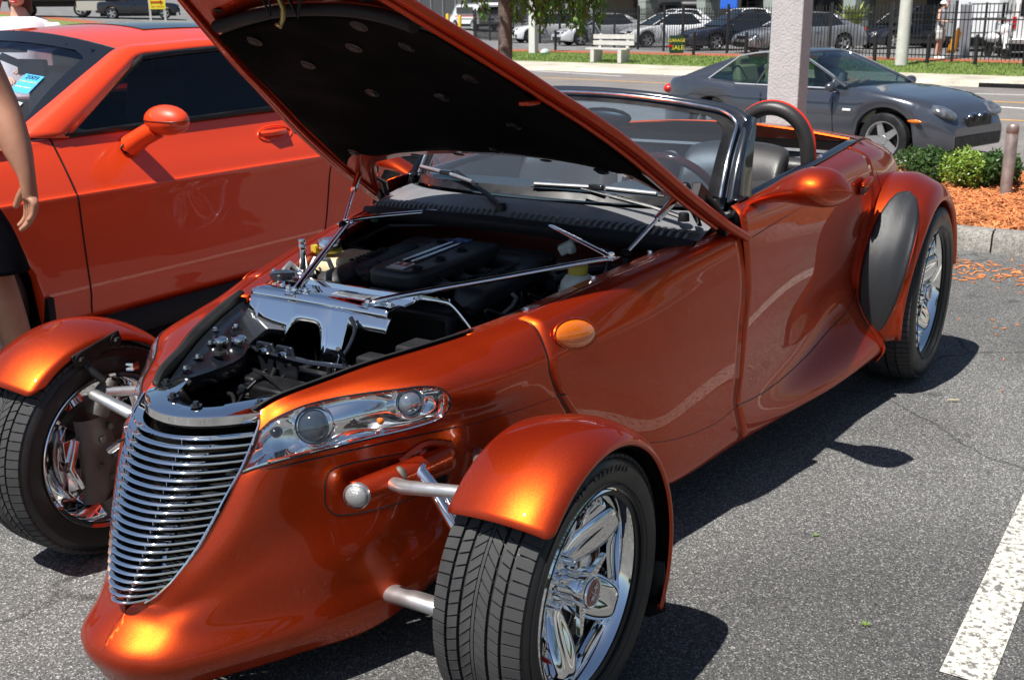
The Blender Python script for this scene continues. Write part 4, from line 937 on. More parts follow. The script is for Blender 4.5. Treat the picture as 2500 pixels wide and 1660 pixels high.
under = [[hoodpt(x0(v)+.004+(x1(v)-.01-x0(v))*u, v*.992, -.024-.006*math.sin(PI*min(1, max(0, abs(v)-.6)/.4))) for v in VS] for u in np.linspace(0, 1, 40)]
MB().grid(under).build('cover_inner_frame', PAINT, CAR, smooth=60, solid=.003)
for L in ([hoodpt(x, 1.0, -.013) for x in np.linspace(-1.30, .05, 50)], [hoodpt(x, -1.0, -.013) for x in np.linspace(-1.30, .05, 50)]):
    MB().tube(L, .0135, 10).build('cover_rolled_edge', PAINT, CAR, smooth=60)
MB().tube([hoodpt(x0(v), v, -.012) for v in VS], .0125, 8).build('cover_rolled_edge', PAINT, CAR, smooth=60)
# ribs stamped into the inner frame along each side
for s in (1, -1):
    MB().tube([hoodpt(x, s*.945, -.036) for x in np.linspace(-1.2, .0, 40)], .008, 8).build('frame_rib', PAINT, CAR, smooth=60)
# felt liner
def lin(x, v, o=-.040): 
    p = hoodpt(x, v, o); n = noise.noise(Vector((x*6, v*4, 2.3)))*.006; return (p[0]+NX*n, p[1], p[2]+NZ*n)
LV = np.linspace(-.895, .895, 41)
def lx0(v): return x0(v*1.0)+.055+.10*max(0, (abs(v)-.7)/.2)
MB().grid([[lin(lx0(v)+(-.235-lx0(v))*u, v) for v in LV] for u in np.linspace(0, 1, 40)]).build('felt_liner', LINER, CAR, smooth=60, solid=.006)
MB().grid([[lin(-.238+.022*u, v, -.041) for v in np.linspace(-.86, .86, 30)] for u in (0, 1)]).build('liner_foil_edge', mat('dusty_grey_foil', (.035,.03,.029), .7, var=.3), CAR)
MB().tube([hoodpt(-.195, v, -.050) for v in np.linspace(-.84, .84, 30)], .020, 10, flat=.8).build('nose_seal', BLKM, CAR, smooth=60)
CLIPM = mat('grey_red_clip', (.045,.033,.03), .6, spec=.2)
for (x, v) in ((-.29,-.70),(-.27,.17),(-.37,-.08),(-.43,-.52),(-.62,.10),(-.60,-.32),(-.90,-.78),(-.92,.05),(-.75,.35),(-.48,.52),(-.35,.35),(-.95,.6)):
    p = Vector(hoodpt(x, v, -.050)); q = Vector((-NX, 0, -NZ)).to_track_quat('Z', 'Y').to_matrix()
    b = MB(); b.lathe([(0, .001), (.013, .003), (.016, 0), (.024, -.002)], 22, axis='z'); b.v = [tuple(q@Vector(w_)+p) for w_ in b.v]
    b.build('liner_clip', CLIPM if x > -.5 and v < .3 else BLK, CAR)
# latch hook, guide loops, access holes in the inner frame
p = Vector(hoodpt(-.135, -.16, -.055))
b = MB(); b.tube([p+Vector((.02,0,.05)), p+Vector((.0, 0, .0)), p+Vector((-.008, .006, -.025)), p+Vector((-.012, -.002, -.050)), p+Vector((-.004,-.006,-.068)), p+Vector((.006,-.008,-.062))], [.012,.012,.013,.011,.010,.006], 8, flat=.6)
b.build('safety_catch', mat('yellow_zinc', (.42,.33,.12), .35, .8, var=.3, vscale=40), CAR)
b = MB(); b.box(p, (.05,.14,.012)); b.tube([p+Vector((0,.03,0)), p+Vector((-.01,.05,-.045)), p+Vector((0,.07,0))], .005, 6); b.tube([p+Vector((0,-.03,0)), p+Vector((-.01,-.04,-.04)), p+Vector((0,-.055,0))], .004, 6); b.build('catch_bracket', BLK, CAR)
for x, v in ((-.16,-.80), (-.165,.5), (-.12,.2), (-.99,-.25), (-.985,.55), (-.985,-.5), (-.99,.25)):
    q = Vector(hoodpt(x, v, -.0345)); Rm = Vector((-NX, 0, -NZ)).to_track_quat('Z', 'Y').to_matrix()
    b = MB(); b.lathe([(0,0),(.011,0),(.013,-.001)], 18, axis='z'); b.v = [tuple(Rm@Vector((w_[0]*1.7, w_[1]*.8, w_[2]))+q) for w_ in b.v]; b.build('frame_hole', BLK, CAR)
b = MB(); q = Vector(hoodpt(-.50, .90, -.05)); b.bar(q, q+Vector((.06,0,.0)), .03, .012); b.build('cover_bumper', PAINT, CAR, bevel=.004)
for s in (1, -1):      # hinges and hanging trim at the rear corners
    b = MB(); b.tube([(-1.24,s*.655,.86),(-1.20,s*.66,.93),(-1.14,s*.64,.985),(-1.10,s*.62,1.02)], [.018,.024,.02,.014], 8, flat=.5); b.box((-1.12,s*.63,1.0), (.10,.03,.05), Matrix.Rotation(-.5, 3, 'Y')); b.build('cover_hinge', BLK, CAR, bevel=.004)
    b = MB(); b.tube([(-1.19,s*.60,.90),(-1.16,s*.59,.95),(-1.10,s*.60,.985)], [.010,.016,.010], 8, flat=.4); b.build('hinge_arm', BLKG, CAR)
# ------------------------------------------------------------------ headlamps
NR = NOSE
def nrm(P, i, j):
    i0, i1 = max(i-1, 0), min(i+1, P.shape[0]-1); j0, j1 = max(j-1, 0), min(j+1, P.shape[1]-1)
    n = np.cross(P[i1, j]-P[i0, j], P[i, j1]-P[i, j0]); n /= (np.linalg.norm(n)+1e-9); return n if n[1] > 0 else -n
def nose_at(u, v, off=0.):
    i = min(int(u), NR.shape[0]-2); j = min(int(v), NR.shape[1]-2); a, b_ = u-i, v-j
    p = (NR[i, j]*(1-a)*(1-b_)+NR[i+1, j]*a*(1-b_)+NR[i, j+1]*(1-a)*b_+NR[i+1, j+1]*a*b_)
    return p+nrm(NR, int(round(u)), int(round(v)))*off
def lamp_grid(off, nu=40, nv=16, shrink=0., wob=0., flat=False):
    G = []
    for i in range(nu):
        t = math.sin(PI/2*i/(nu-1))**1.15; t = t*(1-shrink*.25)+shrink*.06; u = .7+26.5*t; vt, vb, e = lamp_r(t)
        c, h = (vt+vb)/2, (vb-vt)/2*math.sqrt(max(e, .0)); row = []
        for j in range(nv):
            v = c-h*(1-shrink)+2*h*(1-shrink)*j/(nv-1)
            k = 1 if flat else (.05+.95*math.sin(PI*j/(nv-1))**.6)*(.05+.95*math.sin(PI*min(1, max(0, t)))**.5)
            o = off*k+(wob*k*(math.sin(t*13+j*.55)*.7+math.sin(t*6-j*.9)*.7) if wob else 0)
            row.append(tuple(nose_at(max(0, u), v, o)))
        G.append(row)
    return G
def ring_of(G): return [r[0] for r in G]+list(G[-1])[1:-1]+[r[-1] for r in G[::-1]]+list(G[0])[::-1][1:-1]
for s in (1, -1):
    hl = bpy.data.objects.new('headlamp', None); COL.objects.link(hl); hl.parent = CAR
    fx = (lambda g: g) if s > 0 else (lambda g: [list(r)[::-1] for r in flip(g)])
    m_ = lambda L: [(p[0], s*p[1], p[2]) for p in L]
    E0, E1, E2 = ring_of(lamp_grid(.003, flat=True)), ring_of(lamp_grid(.0045, shrink=.07, flat=True)), ring_of(lamp_grid(-.020, shrink=.10, flat=True))
    MB().grid([[x for x in q] for q in zip(m_(E0), m_(E1), m_(E2))], cu=True).build('lamp_bezel', CHROME, hl, smooth=40)
    MB().grid(fx([[tuple(Vector(p)) for p in r] for r in lamp_grid(-.020, shrink=.10, flat=True)])).build('lamp_bowl_back', CHROME2, hl, smooth=70)
    Gr = lamp_grid(-.0, shrink=.09, flat=True); nu_, nv_ = len(Gr), len(Gr[0]); D = []
    for i in range(nu_):
        row = []
        for j in range(nv_):
            a, b_ = i/(nu_-1), j/(nv_-1); ed = math.sin(PI*b_)**.35*math.sin(PI*min(1, a*1.0))**.3 if 0 < i < nu_-1 else 0
            d = -.004-.016*ed+.009*ed*(math.sin(a*15+b_*3)+.7*math.sin(a*7-b_*6+1)); u_, v_ = 0, 0
            p = Vector(Gr[i][j]); n_ = Vector((.35, .80, .45)).normalized(); row.append(tuple(p+n_*d))
        D.append(row)
    MB().grid(fx(D)).build('reflector', CHROME, hl, smooth=80)
    MB().grid(fx(lamp_grid(.010, shrink=.0))).build('lamp_cover', LAMPG, hl, smooth=80)
    MB().tube(m_(E0)+m_(E0[:1]), .0022, 5, cap=False).build('lamp_gasket', BLK, hl)
    for (u, v, r) in ((13.0, 16.6, .037), (22.8, 15.6, .028)):
        c = Vector(nose_at(u, v, -.022)); d = Vector((.66, .66, .36)).normalized(); q = d.to_track_quat('Z', 'Y').to_matrix()
        def put(bb):
            bb.v = [tuple(q@Vector(w_)+c) for w_ in bb.v]
            if s < 0: bb.v = [(a, -b__, c_) for a, b__, c_ in bb.v]
            return bb
        put(MB().lathe([(r*1.35, -.02), (r*1.28, .012), (r*1.16, .020), (r*1.04, .012), (r*1.0, -.01)], 36, axis='z')).build('lamp_ring', CHROME, hl, smooth=60)
        put(MB().lathe([(r*1.0, .002), (r*.92, .012), (r*.72, .021), (r*.4, .0265), (0, .028)], 36, axis='z')).build('lamp_lens', DARKLENS if u < 20 else LENS2, hl, smooth=80)
    for (u, v, r) in ((17.6, 17.5, .013), (20.2, 19.5, .010), (6.5, 15, .016)):
        c = Vector(nose_at(u, v, -.014)); b = MB(); b.ell((0, 0, 0), (r, r*.6, r*.8), 16, 8, z0=-1); b.v = [(c.x+w_[0], s*(c.y+w_[1]), c.z+w_[2]) for w_ in b.v]; b.build('small_bulb', BLKG if r > .012 else AMBER, hl, smooth=60)
# turn-signal pods and their panels
for s in (1, -1):
    ol = [(.178,.50),(.16,.53),(.10,.536),(-.01,.533),(-.08,.530),(-.11,.50),(-.115,.45),(-.10,.425),(-.02,.412),(.055,.410),(.13,.415),(.165,.425),(.182,.455),(.178,.50)]
    seam(ol, NOSE.reshape(-1, 3), s, r=.0026, n=90)
    pod = bpy.data.objects.new('turn_signal_pod', None); COL.objects.link(pod); pod.parent = CAR
    G = []
    for i in range(24):
        u = i/23; x = .158-.26*u; yb = float(on_side(NOSE.reshape(-1, 3), x, .48)[1]); r1 = .030+.012*math.sin(PI*min(1, u*1.2)); out = .060*math.cos(u*PI/2)**.35 if u < 1 else 0
        yc = .358+.085*u; row = []
        for j in range(17):
            t = -PI/2+PI*j/16; k = 1-.0*u
            row.append((x, s*(yc+(.040*math.cos(t))*(1-.4*u**3)-.006), .482+.030*math.sin(t)*(1+.25*u)+.014*u))
        G.append(row)
    MB().grid(G).build('pod_shell', PAINT, pod, smooth=60, solid=.003)
    c = Vector((.162, s*.374, .483)); q = Vector((1, s*.38, .05)).normalized().to_track_quat('Z', 'Y').to_matrix()
    b = MB(); b.lathe([(.0285, -.012), (.0275, .002), (.022, .008), (.011, .012), (0, .013)], 32, axis='z'); b.v = [tuple(q@Vector((w_[0]*.98, w_[1]*.98, w_[2]))+c) for w_ in b.v]; b.build('signal_lens', CLEARL, pod, smooth=60)
    b = MB(); b.lathe([(.0295, -.014), (.0310, .0), (.0285, .003)], 32, axis='z'); b.v = [tuple(q@Vector(w_)+c) for w_ in b.v]; b.build('lens_bezel', SATIN, pod, smooth=60)
    MB().grid([[(x, s*(on_side(NOSE.reshape(-1, 3), x, z)[1]+.004), z) for z in np.linspace(.425, .520, 8)] for x in np.linspace(-.02, -.108, 10)]).build('arm_opening_shade', BLK, pod)  # black patch on the skin imitates the shade inside the arm's opening
    seam([(.01,.515),(-.05,.545),(-.11,.53)], NOSE.reshape(-1, 3), s, name='pod_brow', r=.010, out=.004, m=PAINT)
    b = MB(); b.ell((.045, s*.405, .495), (.016,.022,.026), 12, 8); b.build('arm_bush', DULL, pod)
    # dark scoop behind the front wheel
    MB().ell((-.33, s*.485, .47), (.05, .02, .05), 18, 6).build('side_scoop', BLK, CAR)
# ------------------------------------------------------------------ cockpit
MB().grid([[(x, y, z) for y in np.linspace(-.62, .62, 5)] for x, z in ((-1.20,.35),(-1.25,.25),(-2.75,.25))]).build('cabin_floor', BLK, CAR)
for s in (1, -1): MB().grid([[(x, s*.615, z) for z in (.25, .6, zz)] for x, zz in ((-1.25,.90),(-1.75,.955),(-2.2,.978),(-2.70,.998))]).build('door_card', LEATHER, CAR, solid=.006)
# dashboard
P = []
for y in np.linspace(-.58, .58, 25):
    k = 1-(abs(y)/.6)**2; row = [(-1.18-.20*(abs(y)/.6)**2.4, y, .935), (-1.26-.12*(abs(y)/.6)**2, y, .958), (-1.36, y, .962+.008*k), (-1.46, y, .945+.008*k), (-1.49, y, .91), (-1.48, y, .78)]
    P.append(row)
MB().grid(P).build('dashboard', DASH, CAR, smooth=60)
b = MB(); b.ell((-1.40, .33, .955), (.09, .15, .035), 20, 6); b.build('gauge_hood', DASH, CAR)
b = MB(); c = Vector((-1.58, .33, .905)); q = Vector((-.86, 0, .5)).to_track_quat('Z', 'Y').to_matrix()
ring = [tuple(q@Vector((.175*math.cos(t), .175*math.sin(t), 0))+c) for t in np.linspace(0, 2*PI, 40)]
b.tube(ring, .0145, 10, cap=False); b.build('steering_wheel_rim', WOOD, CAR, smooth=60)
b = MB(); b.ell(c+Vector((.01, 0, -.006)), (.05, .05, .05), 16, 8)
for a in (.2, PI-.2, -PI/2): b.bar(c, q@Vector((.165*math.cos(a), .165*math.sin(a), 0))+c, .03, .008)
b.build('steering_wheel_spokes', SATIN, CAR); MB().tube([tuple(c), (-1.42, .33, .83)], .03, 10).build('steering_column', BLK, CAR)
def seat(y):
    st = bpy.data.objects.new('seat', None); COL.objects.link(st); st.parent = CAR
    G = []
    for i in range(18):
        u = i/17; z = .50+.48*u; w_ = .245-.02*u-.05*max(0, (u-.8)/.2)**2; xb = -2.02-.15*u; row = []
        for j in range(17):
            v = -1+2*j/16; wing = .055*abs(v)**3*(1-.4*u); row.append((xb+.045+wing-.06*(max(0, (u-.9)/.1))**2, y+w_*v, z-.03*abs(v)**4*u))
        G.append(row)
    MB().grid(G).build('seat_back', LEATHER, st, smooth=60, solid=.10, sub=1)
    for v in (-.42, .42):
        MB().tube([(p[0]+.006, y+.21*v, p[2]) for p in [r[8] for r in G]], .004, 6).build('seat_stitching', BLK, st)
    b = MB(); b.box((-1.80, y, .44), (.50, .46, .14)); b.build('seat_cushion', LEATHER, st, bevel=.05, seg=4)
    MB().tube([(-1.59+.0*abs(v), y+.22*v, .50-.03*abs(v)) for v in np.linspace(-1, 1, 12)], .006, 6).build('seat_piping', REDTRIM, st)
seat(.36); seat(-.34)
# embroidered black roll at the top of the door (arm pad) and red piping
b = MB(); b.ell((-1.93,.50,.86), (.22,.10,.07), 20, 10); b.build('arm_pad', LEATHER, CAR, smooth=60)
MB().tube([(-1.93+.22*math.cos(t), .50+.08*math.sin(t), .895+.035*math.sin(t)) for t in np.linspace(PI*.1, PI*1.0, 16)], .006, 6).build('pad_piping', REDTRIM, CAR)
b = MB(); b.ell((-1.62,.52,.78), (.12,.08,.10), 16, 8); b.build('inner_door_trim', PAINT, CAR)
# roll hoops
for s in (1, -1):
    L = []
    for t in np.linspace(0, PI, 25): L.append((-2.13+.02*math.sin(t), s*.475+.135*math.cos(t), 1.03+.145*math.sin(t)))
    L = [(-2.16, s*.475+.150, .84), (-2.14, s*.475+.142, .95)]+L+[(-2.14, s*.475-.142, .95), (-2.16, s*.475-.150, .84)]
    MB().tube(L, .026, 16).build('roll_hoop', LEATHER, CAR, smooth=60)
    MB().tube([tuple(Vector(p)+(Vector((0, p[1]-s*.475, max(0, p[2]-1.03)))).normalized()*.024+Vector((-.012, 0, 0))) for p in L], .006, 6).build('hoop_piping', REDTRIM, CAR)
    b = MB(); b.bar((-2.20, s*.63, 1.00), (-2.36, s*.60, .92), .03, .012); b.build('belt_guide', CHROME2, CAR); 
    b = MB(); b.tube([(-2.22,s*.60,1.03),(-2.27,s*.58,.95),(-2.33,s*.57,.86)], .012, 8, flat=.3); b.ell((-2.26,s*.60,.86), (.06,.04,.06), 14, 8); b.build('seat_belt', BLK, CAR)
# rear bulkhead in grey carpet with round speakers
P = [[(-2.42-.03*(1-(abs(y)/.6)**2), y, z) for z in (.4, .7, .995)] for y in np.linspace(-.60, .60, 17)]
MB().grid(P).build('carpet_bulkhead', GREYC, CAR, solid=.01)
MB().grid([[(-2.42, y, .985), (-2.60, y, .985), (-2.72, y, 1.0)] for y in np.linspace(-.60, .60, 9)]).build('carpet_shelf', LINER, CAR)
for y in (-.07, .36):
    b = MB(); b.lathe([(.056, 0), (.059, .008), (.053, .012), (.0, .010)], 32, axis='x', c=(-2.435, y, .90)); b.build('speaker_grille', BLK, CAR)
b = MB(); b.box((-2.62, .50, .93), (.18, .16, .05)); b.tube([(-2.45,.55,.94),(-2.6,.56,.96),(-2.68,.52,.97)], .014, 8); b.build('roof_latch', BLK, CAR, bevel=.01)
b = MB(); b.ell((-2.40,.47,.93), (.05,.10,.035), 12, 8); b.build('loose_cushion', LEATHER, CAR)
# chrome shifter ornament between the seats
b = MB(); b.tube([(-2.08,0.190,0.650),(-2.10,0.190,0.890)], [.03,.026], 14); b.ell((-2.10,0.190,0.890), (.026,.026,.03), 14, 8); b.box((-2.10,0.190,0.955), (.02,.09,.018)); b.tube([(-2.10,0.190,0.930),(-2.10,0.250,0.930),(-2.09,0.270,0.870)], .007, 8); b.lathe([(.022,-.01),(.022,.01),(0,.012)], 18, axis='x', c=(-2.07,0.175,0.930)); b.build('chrome_bottle_stand', CHROME, CAR, smooth=50)
b = MB(); b.box((-1.68,-.20,.90), (.01,.06,.035)); b.box((-1.68,-.20,.865), (.006,.045,.012)); b.box((-1.68,-.215,.845), (.006,.012,.03)); b.box((-1.68,-.185,.845), (.006,.012,.03)); b.build('belt_buckle', CHROME2, CAR)
# ================================================================== THE SETTING
def gz(x, y):
    """ground height: level lot, road sunk by 0.35 m, verge climbing back, rise on the far left"""
    xe = -27.35-.20*(-y)                # far kerb line of the road
    if x > -9.0: z = 0
    elif x > -10.4: z = -.35*(-9.0-x)/1.4
    elif x > xe: z = -.35
    elif x > xe-2.9: z = -.22
    elif x > xe-6.2: z = -.22+.20*((xe-2.9-x)/3.3)
    else: z = 0.0
    if y < -38: z += (-38-y)*.05
    return z
def kx(y, o=0.): return -27.35-.20*(-y)+o
YG = [400, 150, 60, 30, 15, 8, 4, 0, -4, -8, -12, -16, -20, -26, -32, -38, -46, -60, -80, -110, -160, -300]
def strip(name, f0, f1, z0, z1, m, ys=YG, n=2, kind='structure'):
    G = []
    for y in ys:
        dz = max(0, -38-y)*.05; G.append([(f0(y)+(f1(y)-f0(y))*i/(n-1), y, z0+(z1-z0)*i/(n-1)+dz) for i in range(n)])
    o = MB().grid(G).build(name, m, smooth=0); o['kind'] = kind; return o
strip('parking_lot', lambda y: 400, lambda y: -9.0, 0, 0, ASPH)
strip('verge_ground', lambda y: -9.0, lambda y: -10.4, 0, -.35, CONC)
strip('road', lambda y: -10.4, lambda y: kx(y), -.35, -.35, ROAD)
strip('far_kerb', lambda y: kx(y), lambda y: kx(y, -.32), -.35, -.22, WALKM, n=2)
strip('pavement', lambda y: kx(y, -.32), lambda y: kx(y, -2.9), -.22, -.22, WALKM)
strip('grass_verge', lambda y: kx(y, -2.9), lambda y: kx(y, -6.0), -.22, -.03, GRASSG)
strip('mulch_strip', lambda y: kx(y, -6.0), lambda y: kx(y, -7.6), -.03, .0, MULCHG)
strip('far_lot', lambda y: kx(y, -7.6), lambda y: -400, 0, 0, FARLOT)
# grass blades on the far verge (nobody could count them)
g = MB(); rnd = random.Random(3)
for i in range(26000):
    y = rnd.uniform(-34, 3); x = kx(y, -2.9-3.1*rnd.random()); z = gz(x, y)-.01; h = rnd.uniform(.03, .09); a = rnd.random()*PI; w_ = .02
    dx, dy = w_*math.cos(a), w_*math.sin(a); lx, ly = rnd.uniform(-.03, .03), rnd.uniform(-.03, .03)
    g.add([(x-dx, y-dy, z), (x+dx, y+dy, z), (x+lx, y+ly, z+h)], [(0, 1, 2)])
g.build('grass', GRASS, smooth=0, kind='stuff')
# painted lines
def line(name, pts, w_, z, m):
    G = []
    pts = [Vector((*p, 0)) for p in pts]
    for i, p in enumerate(pts):
        d = (pts[min(i+1, len(pts)-1)]-pts[max(i-1, 0)]).normalized(); n = Vector((-d.y, d.x, 0))*w_/2
        zz = z+max(0, -38-p.y)*.05
        G.append([(p.x-n.x, p.y-n.y, zz), (p.x+n.x, p.y+n.y, zz)])
    o = MB().grid(G).build(name, m, smooth=0); o['kind'] = 'structure'; return o
line('parking_stripe', [(-.60, 1.565), (-5.68, 1.565)], .115, .004, STRIPE)
line('parking_stripe', [(1.3, -1.32), (-5.68, -1.32)], .115, .004, STRIPE)
line('parking_stripe', [(-.60, 4.4), (-5.68, 4.4)], .115, .004, STRIPE)
line('lane_line', [(-22.8, 2), (-23.36, -2.0), (-24.2, -5.5), (-26.07, -10.3), (-27.23, -15.7), (-32, -38), (-40, -75)], .12, -.346, LANEY)
line('lane_line', [(-19.1, 3), (-19.28, -1.7), (-20.5, -8), (-22.8, -15.7), (-27, -36), (-35, -75)], .12, -.346, LANEY)
line('lane_line', [(-28.78, -13.8), (-30.6, -18.2), (-31.2, -21)], .12, -.346, LANEW)
line('lane_line', [(-25.6, 1), (-25.64, -3.7), (-26.1, -5.5)], .12, -.346, LANEW)
line('lane_line', [(-21.3, 0), (-22.3, -2.6)], .16, -.346, LANEW)
b = MB(); b.box((0, 0, .05), (.06, 1.9, .10)); o = b.build('kerb_drain', BLK, smooth=0); o.location = (kx(-2.6, -.01), -2.6, -.345); o.rotation_euler = (0, 0, -.2); tag(o, 'long dark storm drain slot in the kerb across the road', 'drain')
# ---- near kerb, mulch bed
kb = bpy.data.objects.new('kerb', None); COL.objects.link(kb); kb['kind'] = 'structure'; kb.location = (-5.71, 0, 0)
ks = MB(); ks.grid([[(0, y, 0), (-.008, y, .11), (-.035, y, .138), (-.14, y, .142), (-.17, y, .12), (-.17, y, 0)] for y in (.006, .012, .60, 1.188, 1.194)]); ks.add([(0, .006, 0), (-.008, .006, .11), (-.035, .006, .138), (-.14, .006, .142), (-.17, .006, .12), (-.17, .006, 0)], [(0, 1, 2, 3, 4, 5)]); ks.add([(0, 1.194, 0), (-.008, 1.194, .11), (-.035, 1.194, .138), (-.14, 1.194, .142), (-.17, 1.194, .12), (-.17, 1.194, 0)], [(5, 4, 3, 2, 1, 0)])
k0 = ks.build('kerb_stone', CONC, kb, smooth=40)
k0.location = (0, .705, 0)
for i in range(-9, 9):
    if i != 0: shared(k0, 'kerb_stone', kb, Matrix.Translation((0, .705+1.2*i, 0)))
strip('mulch_bed', lambda y: -5.87, lambda y: -8.98, .10, .10, MULCHB, ys=[11, 6, 3, 1, 0, -1, -3, -6, -11])
# chips
chips = MB(); rnd = random.Random(11)
def chip(x, y, z, L, W_, tilt=.5):
    a = rnd.random()*2*PI; d = Vector((math.cos(a), math.sin(a), rnd.uniform(-tilt, tilt))).normalized(); n = Vector((-math.sin(a), math.cos(a), rnd.uniform(-.4, .4))).normalized()
    p = Vector((x, y, z)); u = d.cross(n)*.0025
    chips.add([p-d*L/2-n*W_/2-u, p+d*L/2-n*W_/3-u, p+d*L/2+n*W_/3-u, p-d*L/2+n*W_/2-u, p-d*L/2-n*W_/2+u, p+d*L/2-n*W_/3+u, p+d*L/2+n*W_/3+u, p-d*L/2+n*W_/2+u], [(4, 5, 6, 7), (0, 1, 5, 4), (1, 2, 6, 5), (2, 3, 7, 6), (3, 0, 4, 7)])
for i in range(15000):
    y = rnd.uniform(-1.5, 2.2); x = rnd.uniform(-8.9, -5.88); chip(x, y, .105+rnd.random()*.03, rnd.uniform(.03, .09), rnd.uniform(.006, .016))
chips.build('mulch', MULCH, smooth=0, kind='stuff')
# spilled chips on the asphalt beside the kerb
chips = MB()
for i in range(150):
    y = rnd.gauss(.72, .22); x = -5.0+rnd.gauss(0, .17)-.1; chip(min(x, -4.3), y, .005, rnd.uniform(.02, .07), rnd.uniform(.006, .014), .06)
for i in range(60):
    y = rnd.uniform(.3, 1.6); x = rnd.uniform(-5.6, -2.8); chip(x, y, .005, rnd.uniform(.01, .03), rnd.uniform(.004, .009), .06)
chips.build('spilled_mulch', MULCH, smooth=0, kind='stuff')
# loose grit and a tiny weed near the stripe
b = MB()
for i in range(260):
    x, y = rnd.uniform(-2.6, .9), rnd.uniform(.9, 1.9); r = rnd.uniform(.001, .003); b.box((x, y, .003), (r*2, r*1.6, r*1.6))
b.build('loose_grit', CONC, smooth=0, kind='stuff')
def weed(x, y, s_, lab):
    b = MB()
    for i in range(26):
        a = rnd.random()*2*PI; L = rnd.uniform(.4, 1)*s_; b.add([(x, y, .003), (x+L*.6*math.cos(a-.15), y+L*.6*math.sin(a-.15), .003+L*.3), (x+L*math.cos(a), y+L*math.sin(a), .006+.1*L), (x+L*.6*math.cos(a+.15), y+L*.6*math.sin(a+.15), .003+L*.3)], [(0, 1, 2, 3)])
    tag(b.build('weed', GRASS, smooth=0), lab, 'plant')
weed(-.72, 1.30, .018, 'tiny green weed sprouting from the asphalt beside the white stripe')
weed(-1.15, 1.03, .014, 'smallest green weed in the asphalt beside the front tyre')
b = MB(); b.bar((-2.63, 1.14, .008), (-2.60, 1.10, .010), .006, .006); tag(b.build('wood_stick', mat('pale_stick', (.5,.42,.3), .8), smooth=0), 'short pale stick lying alone on the asphalt behind the rear wheel', 'stick')

# ---- hedge, bollard, pillar
LEAFH = mat('hedge_leaf', (.045, .095, .022), .38, spec=.5, var=.45, vscale=2.5)
LEAFB = mat('bright_hedge_leaf', (.17, .27, .035), .38, var=.35, vscale=3)
def leaf(b, p, s_, rnd):
    d = Vector((rnd.gauss(0, 1), rnd.gauss(0, 1), rnd.gauss(.4, .8))).normalized(); n = d.orthogonal().normalized(); n = Matrix.Rotation(rnd.random()*6.28, 3, d) @ n
    m_ = d.cross(n)*.18*s_
    b.add([p, p+d*s_*.4+n*s_*.26+m_, p+d*s_, p+d*s_*.4-n*s_*.26+m_], [(0, 1, 2, 3)])
def shrub(name, label, c, r, n, m, cat='shrub', group=None, size=.035, seed=0):
    rnd = random.Random(seed); t = thing(name, label, cat, c, group=group); b = MB()
    blobs = [(Vector((rnd.uniform(-.55, .55)*r[0], rnd.uniform(-.6, .6)*r[1], r[2]*rnd.uniform(.35, .75))), rnd.uniform(.35, .6)) for _ in range(14)]
    for i in range(n):
        bl, rr = rnd.choice(blobs); v = Vector((rnd.gauss(0, 1), rnd.gauss(0, 1), rnd.gauss(0, 1))).normalized()*rnd.uniform(.75, 1.05)
        p = bl+Vector((v.x*r[0]*rr, v.y*r[1]*rr, v.z*r[2]*rr*.9)); p.z = max(p.z, .02); leaf(b, p, rnd.uniform(.7, 1.3)*size, rnd)
    b.build('foliage', m, t, smooth=0)
    s_ = MB()
    for bl, rr in blobs: s_.tube([(bl.x*.3, bl.y*.3, 0), tuple(bl*.7), tuple(bl)], [.008, .006, .003], 5)
    s_.build('stem', mat('shrub_stem', (.07,.05,.03), .8), t)
    return t
shrub('hedge_shrub', 'dark green clipped shrub in the mulch bed, leftmost behind the rear fender', (-8.0, -.27, .10), (.36, .24, .25), 4600, LEAFH, group='hedge shrubs in the mulch bed', seed=1)
shrub('hedge_shrub', 'bright yellow green shrub in the middle of the hedge', (-7.85, .10, .10), (.30, .17, .275), 3800, LEAFB, group='hedge shrubs in the mulch bed', seed=2)
shrub('hedge_shrub', 'dark green shrub between the bright shrub and the steel bollard', (-8.0, .34, .10), (.32, .16, .25), 3400, LEAFH, group='hedge shrubs in the mulch bed', seed=3)
shrub('hedge_shrub', 'dark green shrub to the right of the steel bollard', (-8.3, .82, .10), (.36, .26, .25), 3800, LEAFH, group='hedge shrubs in the mulch bed', seed=4)
b = MB(); b.lathe([(.046, 0), (.046, .50), (.044, .503), (.044, .512), (.046, .515), (.046, .55), (.040, .572), (.022, .585), (0, .588)], 24, axis='z')
RUST = mat('weathered_steel_post', (.30, .24, .22), .5, .5, var=.3, vscale=12)
tag(b.build('bollard', RUST, smooth=50, loc=(-7.55, .475, .08)), 'rusty brown steel bollard with a domed top standing beside the hedge', 'bollard')
b = MB(); b.box((0, 0, 2.1), (.30, .30, 4.2)); o = b.build('concrete_pillar', STUCCO, smooth=0, bevel=.012); o.location = (-8.6, -1.70, 0); o.rotation_euler = (0, 0, .03)
tag(o, 'square rough grey stucco pillar standing behind the roadster', 'pillar')
